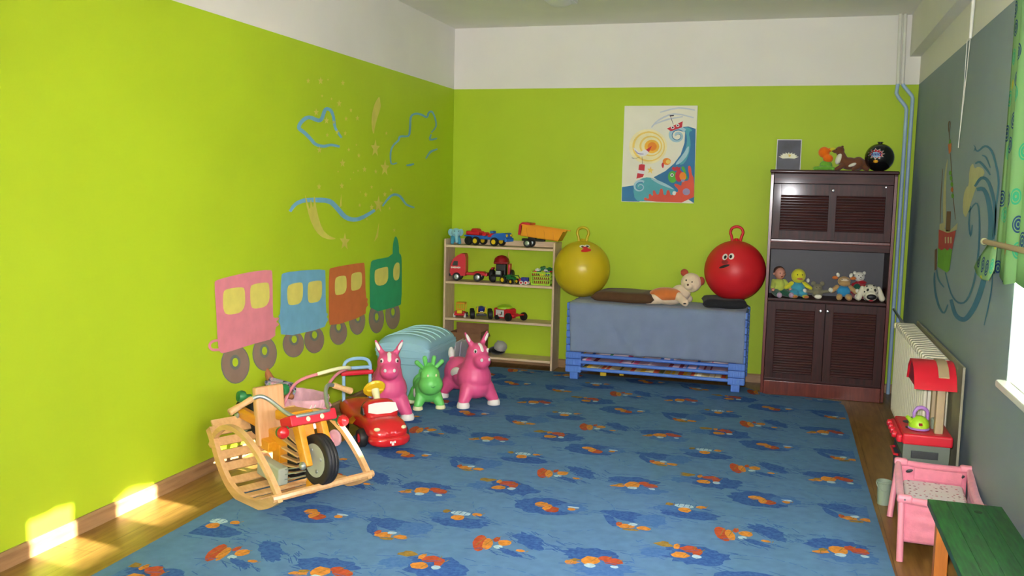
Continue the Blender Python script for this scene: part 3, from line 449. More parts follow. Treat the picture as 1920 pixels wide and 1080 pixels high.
    ('paint_cream', 4,1,[(-2.489,1.416),(-2.458,1.366),(-2.422,1.302),(-2.418,1.392),(-2.384,1.307),(-2.373,1.419),(-2.34,1.301),(-2.274,1.191),(-2.183,1.145),(-2.076,1.124),(-2.182,1.121),(-2.307,1.15),(-2.395,1.216),(-2.458,1.313)]),
    ('paint_cream', 4,0,[(-2.022,1.411),(-2.017,1.33),(-2.049,1.323)]),
    ('paint_cream', 4,0,[(-1.458,1.215),(-1.47,1.113),(-1.533,1.079),(-1.494,1.139)]),
    ('paint_blue', 2,-1,[[(-2.638,1.301),(-2.623,1.312),(-2.602,1.326),(-2.578,1.338),(-2.552,1.345),(-2.521,1.352),(-2.485,1.356),(-2.442,1.358),(-2.392,1.358),(-2.341,1.357),(-2.288,1.355),(-2.236,1.353),(-2.194,1.348),(-2.167,1.341),(-2.143,1.33),(-2.114,1.315),(-2.076,1.294),(-2.034,1.27),(-1.987,1.249),(-1.938,1.236),(-1.889,1.229),(-1.841,1.226),(-1.794,1.227),(-1.748,1.232),(-1.697,1.241),(-1.631,1.256),(-1.56,1.275),(-1.51,1.289)],[(-2.665,1.311),(-2.652,1.322),(-2.632,1.339),(-2.605,1.354),(-2.573,1.366),(-2.536,1.374),(-2.494,1.381),(-2.446,1.384),(-2.393,1.385),(-2.34,1.385),(-2.285,1.385),(-2.227,1.383),(-2.172,1.377),(-2.129,1.366),(-2.097,1.351),(-2.065,1.335),(-2.026,1.314),(-1.985,1.29),(-1.948,1.272),(-1.914,1.263),(-1.878,1.257),(-1.841,1.254),(-1.805,1.254),(-1.767,1.257),(-1.722,1.264),(-1.658,1.277),(-1.587,1.294),(-1.535,1.307)]]),
    ('paint_blue', 2,-1,[[(-1.391,1.32),(-1.363,1.335),(-1.322,1.357),(-1.284,1.374),(-1.254,1.386),(-1.228,1.393),(-1.202,1.396),(-1.173,1.396),(-1.141,1.393),(-1.109,1.385),(-1.075,1.369),(-1.036,1.347),(-0.991,1.326),(-0.932,1.314),(-0.872,1.306),(-0.829,1.301)],[(-1.411,1.327),(-1.385,1.343),(-1.347,1.365),(-1.31,1.385),(-1.279,1.398),(-1.247,1.408),(-1.209,1.414),(-1.168,1.414),(-1.124,1.409),(-1.08,1.399),(-1.041,1.38),(-1.004,1.356),(-0.967,1.338),(-0.918,1.327),(-0.862,1.318),(-0.821,1.312)]]),
    ('paint_blue', 2,-1,[[(-2.007,1.768),(-2.03,1.783),(-2.063,1.803),(-2.087,1.823),(-2.097,1.843),(-2.102,1.866),(-2.108,1.886),(-2.118,1.903),(-2.13,1.918),(-2.146,1.929),(-2.17,1.937),(-2.197,1.939),(-2.224,1.937),(-2.247,1.929),(-2.259,1.918),(-2.269,1.908),(-2.278,1.894),(-2.286,1.88),(-2.295,1.869),(-2.303,1.864),(-2.306,1.862),(-2.315,1.86),(-2.345,1.863),(-2.39,1.869),(-2.437,1.869),(-2.478,1.86),(-2.511,1.846),(-2.535,1.832),(-2.555,1.817),(-2.569,1.801),(-2.57,1.783),(-2.551,1.771),(-2.525,1.764),(-2.502,1.757),(-2.479,1.748),(-2.454,1.737),(-2.43,1.727),(-2.41,1.716),(-2.389,1.705),(-2.361,1.696),(-2.326,1.691),(-2.289,1.689),(-2.252,1.689),(-2.218,1.693),(-2.189,1.699),(-2.161,1.703),(-2.123,1.703),(-2.079,1.701),(-2.047,1.699)],[(-2.032,1.759),(-2.057,1.773),(-2.091,1.793),(-2.12,1.815),(-2.133,1.838),(-2.139,1.861),(-2.146,1.88),(-2.156,1.895),(-2.166,1.906),(-2.178,1.914),(-2.191,1.917),(-2.205,1.918),(-2.214,1.917),(-2.214,1.917),(-2.219,1.912),(-2.226,1.903),(-2.234,1.891),(-2.242,1.876),(-2.253,1.862),(-2.267,1.851),(-2.289,1.841),(-2.322,1.837),(-2.362,1.84),(-2.404,1.846),(-2.436,1.847),(-2.458,1.841),(-2.482,1.831),(-2.502,1.82),(-2.517,1.809),(-2.527,1.798),(-2.528,1.792),(-2.522,1.789),(-2.501,1.783),(-2.475,1.775),(-2.45,1.765),(-2.424,1.754),(-2.4,1.742),(-2.379,1.731),(-2.36,1.72),(-2.341,1.713),(-2.315,1.709),(-2.283,1.707),(-2.252,1.707),(-2.226,1.71),(-2.197,1.715),(-2.161,1.719),(-2.117,1.719),(-2.072,1.716),(-2.04,1.714)]]),
    ('paint_blue', 2,-1,[[(-1.161,1.639),(-1.19,1.634),(-1.227,1.628),(-1.247,1.63),(-1.257,1.648),(-1.26,1.676),(-1.257,1.702),(-1.249,1.72),(-1.235,1.736),(-1.216,1.751),(-1.188,1.766),(-1.153,1.78),(-1.122,1.794),(-1.108,1.808),(-1.105,1.817),(-1.099,1.821),(-1.061,1.824),(-1.003,1.827),(-0.949,1.834),(-0.921,1.85),(-0.912,1.868),(-0.907,1.889),(-0.903,1.919),(-0.902,1.954),(-0.893,1.98),(-0.876,1.994),(-0.853,2.001),(-0.825,2.007),(-0.791,2.01),(-0.752,2.011),(-0.714,2.01),(-0.677,2.006),(-0.637,2.0),(-0.592,2.0),(-0.563,2.015),(-0.554,2.031),(-0.546,2.041),(-0.531,2.047),(-0.516,2.052),(-0.506,2.052),(-0.488,2.046),(-0.465,2.033),(-0.446,2.017),(-0.429,1.997),(-0.415,1.973),(-0.416,1.952),(-0.441,1.933),(-0.481,1.913),(-0.511,1.899)],[(-1.154,1.631),(-1.183,1.625),(-1.226,1.619),(-1.267,1.623),(-1.282,1.645),(-1.286,1.675),(-1.284,1.702),(-1.276,1.722),(-1.262,1.74),(-1.241,1.757),(-1.211,1.774),(-1.175,1.788),(-1.15,1.8),(-1.141,1.81),(-1.137,1.821),(-1.111,1.834),(-1.061,1.839),(-1.005,1.841),(-0.968,1.846),(-0.957,1.854),(-0.951,1.867),(-0.946,1.887),(-0.943,1.917),(-0.941,1.952),(-0.932,1.982),(-0.906,2.002),(-0.871,2.014),(-0.832,2.022),(-0.789,2.026),(-0.743,2.027),(-0.699,2.026),(-0.656,2.021),(-0.619,2.015),(-0.604,2.013),(-0.6,2.017),(-0.593,2.032),(-0.579,2.046),(-0.554,2.057),(-0.522,2.065),(-0.486,2.066),(-0.457,2.056),(-0.433,2.041),(-0.414,2.023),(-0.396,2.002),(-0.383,1.977),(-0.385,1.952),(-0.416,1.928),(-0.46,1.907),(-0.492,1.893)]]),
    ('paint_blue', 2,-1,[[(-0.514,1.883),(-0.53,1.87),(-0.55,1.851),(-0.539,1.831),(-0.48,1.834),(-0.416,1.844),(-0.37,1.853)],[(-0.487,1.881),(-0.497,1.868),(-0.509,1.851),(-0.512,1.847),(-0.486,1.849),(-0.425,1.857),(-0.378,1.863)]]),
    ('paint_blue', 2,-1,[[(-0.368,1.778),(-0.411,1.772),(-0.473,1.762),(-0.53,1.749),(-0.57,1.727),(-0.599,1.705),(-0.618,1.689)],[(-0.358,1.768),(-0.399,1.76),(-0.454,1.749),(-0.499,1.736),(-0.536,1.72),(-0.569,1.7),(-0.593,1.685)]]),
    ('paint_blue', 2,-1,[[(-0.985,1.618),(-0.968,1.617),(-0.943,1.618),(-0.915,1.619),(-0.887,1.624),(-0.858,1.629),(-0.838,1.633)],[(-0.987,1.628),(-0.971,1.63),(-0.947,1.632),(-0.924,1.636),(-0.897,1.638),(-0.867,1.641),(-0.845,1.643)]]),
]
MURAL_RIGHT = [
    ('paint_wave', 2,-1,[[(-2.366,1.71),(-2.385,1.704),(-2.417,1.694),(-2.474,1.688),(-2.533,1.693),(-2.591,1.701),(-2.639,1.703),(-2.679,1.699),(-2.726,1.69),(-2.772,1.676),(-2.817,1.655),(-2.86,1.63),(-2.897,1.605),(-2.928,1.582),(-2.952,1.56),(-2.967,1.533),(-2.969,1.498),(-2.962,1.458),(-2.958,1.418),(-2.966,1.378),(-2.977,1.339),(-2.985,1.312)],[(-2.395,1.712),(-2.415,1.706),(-2.441,1.699),(-2.459,1.697),(-2.501,1.701),(-2.561,1.71),(-2.628,1.713),(-2.698,1.707),(-2.759,1.695),(-2.814,1.679),(-2.862,1.657),(-2.905,1.631),(-2.942,1.605),(-2.971,1.583),(-2.994,1.56),(-3.009,1.533),(-3.008,1.497),(-2.999,1.457),(-2.994,1.418),(-2.998,1.379),(-3.006,1.34),(-3.012,1.313)]]),
    ('paint_wave', 2,-1,[[(-2.341,1.728),(-2.356,1.723),(-2.375,1.716),(-2.384,1.711),(-2.379,1.707),(-2.364,1.702),(-2.353,1.698)],[(-2.354,1.729),(-2.371,1.724),(-2.395,1.717),(-2.41,1.71),(-2.401,1.704),(-2.381,1.699),(-2.367,1.696)]]),
    ('paint_wave', 2,-1,[[(-2.433,1.632),(-2.463,1.633),(-2.5,1.635),(-2.53,1.633),(-2.573,1.625),(-2.628,1.612),(-2.678,1.6),(-2.722,1.589),(-2.761,1.578),(-2.789,1.571)],[(-2.411,1.638),(-2.439,1.641),(-2.485,1.645),(-2.549,1.643),(-2.61,1.632),(-2.668,1.618),(-2.718,1.605),(-2.759,1.593),(-2.792,1.581),(-2.814,1.573)]]),
    ('paint_wave', 2,-1,[[(-2.575,1.666),(-2.6,1.663),(-2.632,1.66),(-2.661,1.653),(-2.703,1.638),(-2.747,1.618),(-2.778,1.604)],[(-2.579,1.671),(-2.606,1.669),(-2.649,1.665),(-2.695,1.656),(-2.735,1.639),(-2.774,1.619),(-2.8,1.605)]]),
    ('paint_wave', 2,-1,[[(-2.479,1.522),(-2.518,1.533),(-2.569,1.548),(-2.615,1.556),(-2.644,1.556),(-2.677,1.553),(-2.713,1.546),(-2.751,1.534),(-2.789,1.517),(-2.825,1.497),(-2.865,1.474),(-2.902,1.448),(-2.929,1.418),(-2.943,1.375),(-2.948,1.327),(-2.951,1.293)],[(-2.432,1.528),(-2.465,1.54),(-2.515,1.557),(-2.573,1.568),(-2.643,1.57),(-2.711,1.565),(-2.77,1.554),(-2.817,1.54),(-2.858,1.521),(-2.895,1.5),(-2.931,1.477),(-2.965,1.45),(-2.989,1.419),(-2.997,1.376),(-2.996,1.328),(-2.993,1.295)]]),
    ('paint_wave', 2,-1,[[(-2.528,1.502),(-2.571,1.504),(-2.619,1.505),(-2.647,1.503),(-2.677,1.495),(-2.713,1.48),(-2.748,1.459),(-2.784,1.431),(-2.817,1.398),(-2.839,1.361),(-2.848,1.321),(-2.847,1.278),(-2.839,1.234),(-2.826,1.192),(-2.807,1.151),(-2.78,1.11),(-2.746,1.07),(-2.704,1.031),(-2.657,0.995),(-2.605,0.962),(-2.547,0.933),(-2.493,0.909),(-2.451,0.894),(-2.425,0.887),(-2.399,0.884),(-2.351,0.88),(-2.289,0.879),(-2.23,0.884),(-2.171,0.899),(-2.114,0.922),(-2.073,0.939)],[(-2.499,1.517),(-2.543,1.52),(-2.614,1.523),(-2.697,1.518),(-2.757,1.504),(-2.805,1.487),(-2.847,1.464),(-2.886,1.436),(-2.922,1.402),(-2.948,1.365),(-2.959,1.324),(-2.96,1.281),(-2.955,1.238),(-2.943,1.197),(-2.925,1.155),(-2.9,1.115),(-2.866,1.075),(-2.825,1.035),(-2.778,0.998),(-2.722,0.964),(-2.661,0.933),(-2.6,0.907),(-2.54,0.887),(-2.47,0.87),(-2.388,0.859),(-2.3,0.853),(-2.211,0.854),(-2.13,0.862),(-2.065,0.881),(-2.011,0.906),(-1.975,0.924)]]),
    ('paint_wave', 2,-1,[[(-2.358,1.398),(-2.407,1.413),(-2.473,1.433),(-2.522,1.443),(-2.535,1.441),(-2.559,1.43),(-2.582,1.412),(-2.603,1.386),(-2.62,1.353),(-2.632,1.317),(-2.641,1.281),(-2.645,1.243),(-2.642,1.203),(-2.632,1.159),(-2.614,1.114),(-2.587,1.072),(-2.548,1.035),(-2.499,1.001),(-2.443,0.975),(-2.385,0.958),(-2.321,0.949),(-2.255,0.945),(-2.184,0.945),(-2.108,0.953),(-2.031,0.967),(-1.947,0.995),(-1.861,1.032),(-1.799,1.059)],[(-2.33,1.4),(-2.377,1.416),(-2.443,1.437),(-2.505,1.449),(-2.565,1.446),(-2.598,1.433),(-2.624,1.414),(-2.646,1.387),(-2.665,1.354),(-2.678,1.319),(-2.687,1.283),(-2.692,1.244),(-2.69,1.205),(-2.68,1.161),(-2.663,1.116),(-2.636,1.074),(-2.596,1.037),(-2.545,1.002),(-2.485,0.973),(-2.411,0.953),(-2.323,0.94),(-2.236,0.934),(-2.152,0.936),(-2.069,0.944),(-1.989,0.96),(-1.903,0.989),(-1.819,1.026),(-1.76,1.054)]]),
    ('paint_wave', 2,-1,[[(-2.372,1.43),(-2.364,1.409),(-2.353,1.378),(-2.353,1.348),(-2.372,1.321),(-2.401,1.295),(-2.445,1.281),(-2.477,1.298),(-2.48,1.323),(-2.48,1.341)],[(-2.401,1.43),(-2.398,1.408),(-2.394,1.378),(-2.399,1.349),(-2.418,1.323),(-2.446,1.299),(-2.447,1.29),(-2.437,1.297),(-2.446,1.322),(-2.452,1.341)]]),
    ('paint_wave', 2,-1,[[(-1.354,1.022),(-1.356,1.007),(-1.361,0.984),(-1.373,0.961),(-1.393,0.939),(-1.421,0.916),(-1.458,0.894),(-1.511,0.873),(-1.571,0.853),(-1.633,0.839),(-1.697,0.83),(-1.767,0.826),(-1.854,0.834),(-1.906,0.854),(-1.939,0.878),(-1.959,0.895)],[(-1.407,1.026),(-1.416,1.012),(-1.428,0.99),(-1.446,0.968),(-1.47,0.947),(-1.501,0.925),(-1.539,0.905),(-1.589,0.885),(-1.646,0.866),(-1.703,0.852),(-1.756,0.843),(-1.805,0.839),(-1.82,0.839),(-1.853,0.852),(-1.891,0.876),(-1.918,0.893)]]),
    ('paint_wave', 2,-1,[[(-1.429,1.053),(-1.448,1.036),(-1.48,1.012),(-1.527,0.992),(-1.609,0.98),(-1.699,0.973),(-1.761,0.969)],[(-1.47,1.056),(-1.498,1.041),(-1.538,1.019),(-1.588,1.001),(-1.654,0.989),(-1.733,0.981),(-1.788,0.975)]]),
    ('paint_wave', 2,-1,[[(-2.997,1.18),(-2.999,1.151),(-3.001,1.109),(-2.992,1.063),(-2.968,1.011),(-2.934,0.954),(-2.909,0.912)],[(-3.015,1.181),(-3.02,1.152),(-3.026,1.111),(-3.021,1.065),(-2.994,1.013),(-2.956,0.955),(-2.927,0.914)]]),
    ('paint_sail', 1,1,[(-2.496,1.62),(-2.636,1.604),(-2.674,1.579),(-2.525,1.547),(-2.414,1.47),(-2.34,1.409),(-2.272,1.367),(-2.169,1.401),(-2.164,1.486),(-2.234,1.527),(-2.292,1.527),(-2.272,1.614),(-2.354,1.644),(-2.411,1.61)]),
    ('paint_red', 4,0,[(-1.437,1.284),(-1.767,1.275),(-2.027,1.298),(-1.955,1.193),(-1.871,1.2),(-1.81,1.179),(-1.697,1.188),(-1.609,1.169),(-1.472,1.176)]),
    ('paint_leaf', 3,0,[(-1.456,1.177),(-1.954,1.195),(-1.911,1.078),(-1.828,1.06),(-1.484,1.067)]),
    ('paint_sail', 3,0,[(-1.447,1.314),(-1.581,1.327),(-1.649,1.294),(-1.831,1.288),(-2.06,1.34),(-2.056,1.305),(-1.767,1.275),(-1.463,1.28)]),
    ('paint_sail', 5,0,[(-1.685,1.248),(-1.734,1.253),(-1.749,1.219),(-1.707,1.214)]),
    ('paint_sail', 5,0,[(-1.777,1.252),(-1.824,1.256),(-1.839,1.223),(-1.799,1.219)]),
    ('paint_sail', 5,0,[(-1.866,1.256),(-1.912,1.26),(-1.927,1.227),(-1.888,1.223)]),
    ('paint_brown', 3,0,[(-1.677,1.394),(-1.824,1.396),(-1.845,1.287),(-1.692,1.281)]),
    ('paint_sail', 1,1,[(-1.585,1.71),(-1.499,1.636),(-1.493,1.517),(-1.558,1.326),(-1.689,1.286),(-1.557,1.576)]),
    ('paint_orange', 2,0,[(-1.541,1.774),(-1.67,1.775),(-1.676,1.729),(-1.604,1.715)]),
    ('paint_leaf', 2,0,[(-1.574,1.798),(-1.632,1.797),(-1.642,1.773),(-1.569,1.777)]),
    ('paint_brown', 3,0,[(-1.333,1.158),(-1.426,1.172),(-1.46,1.049),(-1.384,1.035)]),
    ('paint_brown', 2,-1,[[(-1.559,1.834),(-1.57,1.85),(-1.583,1.872),(-1.588,1.89),(-1.575,1.9),(-1.545,1.906),(-1.513,1.906),(-1.501,1.901),(-1.493,1.891),(-1.494,1.879),(-1.507,1.865),(-1.527,1.849),(-1.545,1.834),(-1.559,1.82),(-1.571,1.807),(-1.58,1.797)],[(-1.541,1.835),(-1.55,1.852),(-1.56,1.874),(-1.563,1.892),(-1.552,1.9),(-1.541,1.902),(-1.539,1.902),(-1.53,1.897),(-1.523,1.888),(-1.523,1.877),(-1.535,1.864),(-1.553,1.848),(-1.57,1.833),(-1.582,1.819),(-1.591,1.806),(-1.597,1.797)]]),
    ('paint_brown', 1,-1,[[(-1.644,1.719),(-1.684,1.664),(-1.741,1.587),(-1.799,1.515),(-1.862,1.452),(-1.925,1.394),(-1.969,1.354)],[(-1.661,1.718),(-1.705,1.663),(-1.765,1.586),(-1.826,1.515),(-1.885,1.452),(-1.944,1.394),(-1.984,1.355)]]),
    ('paint_brown', 1,-1,[[(-1.404,1.639),(-1.402,1.59),(-1.401,1.521),(-1.404,1.457),(-1.418,1.404),(-1.436,1.356),(-1.449,1.323)],[(-1.423,1.638),(-1.426,1.589),(-1.429,1.52),(-1.436,1.457),(-1.445,1.404),(-1.459,1.356),(-1.468,1.324)]]),
    ('paint_leaf', 3,0,[(-1.752,1.606),(-1.742,1.597),(-1.708,1.594),(-1.671,1.598),(-1.652,1.609),(-1.662,1.618),(-1.696,1.621),(-1.733,1.616)]),
    ('paint_leaf', 3,0,[(-1.792,1.577),(-1.782,1.568),(-1.749,1.564),(-1.713,1.569),(-1.694,1.579),(-1.704,1.588),(-1.737,1.592),(-1.774,1.587)]),
    ('paint_leaf', 3,0,[(-1.834,1.543),(-1.825,1.533),(-1.793,1.53),(-1.756,1.534),(-1.738,1.544),(-1.748,1.553),(-1.78,1.557),(-1.816,1.552)]),
    ('paint_orange', 3,0,[(-1.854,1.514),(-1.844,1.505),(-1.812,1.501),(-1.776,1.505),(-1.757,1.515),(-1.767,1.525),(-1.8,1.528),(-1.835,1.524)]),
    ('paint_leaf', 3,0,[(-1.888,1.481),(-1.879,1.471),(-1.847,1.467),(-1.812,1.471),(-1.793,1.481),(-1.803,1.49),(-1.835,1.494),(-1.871,1.49)]),
]
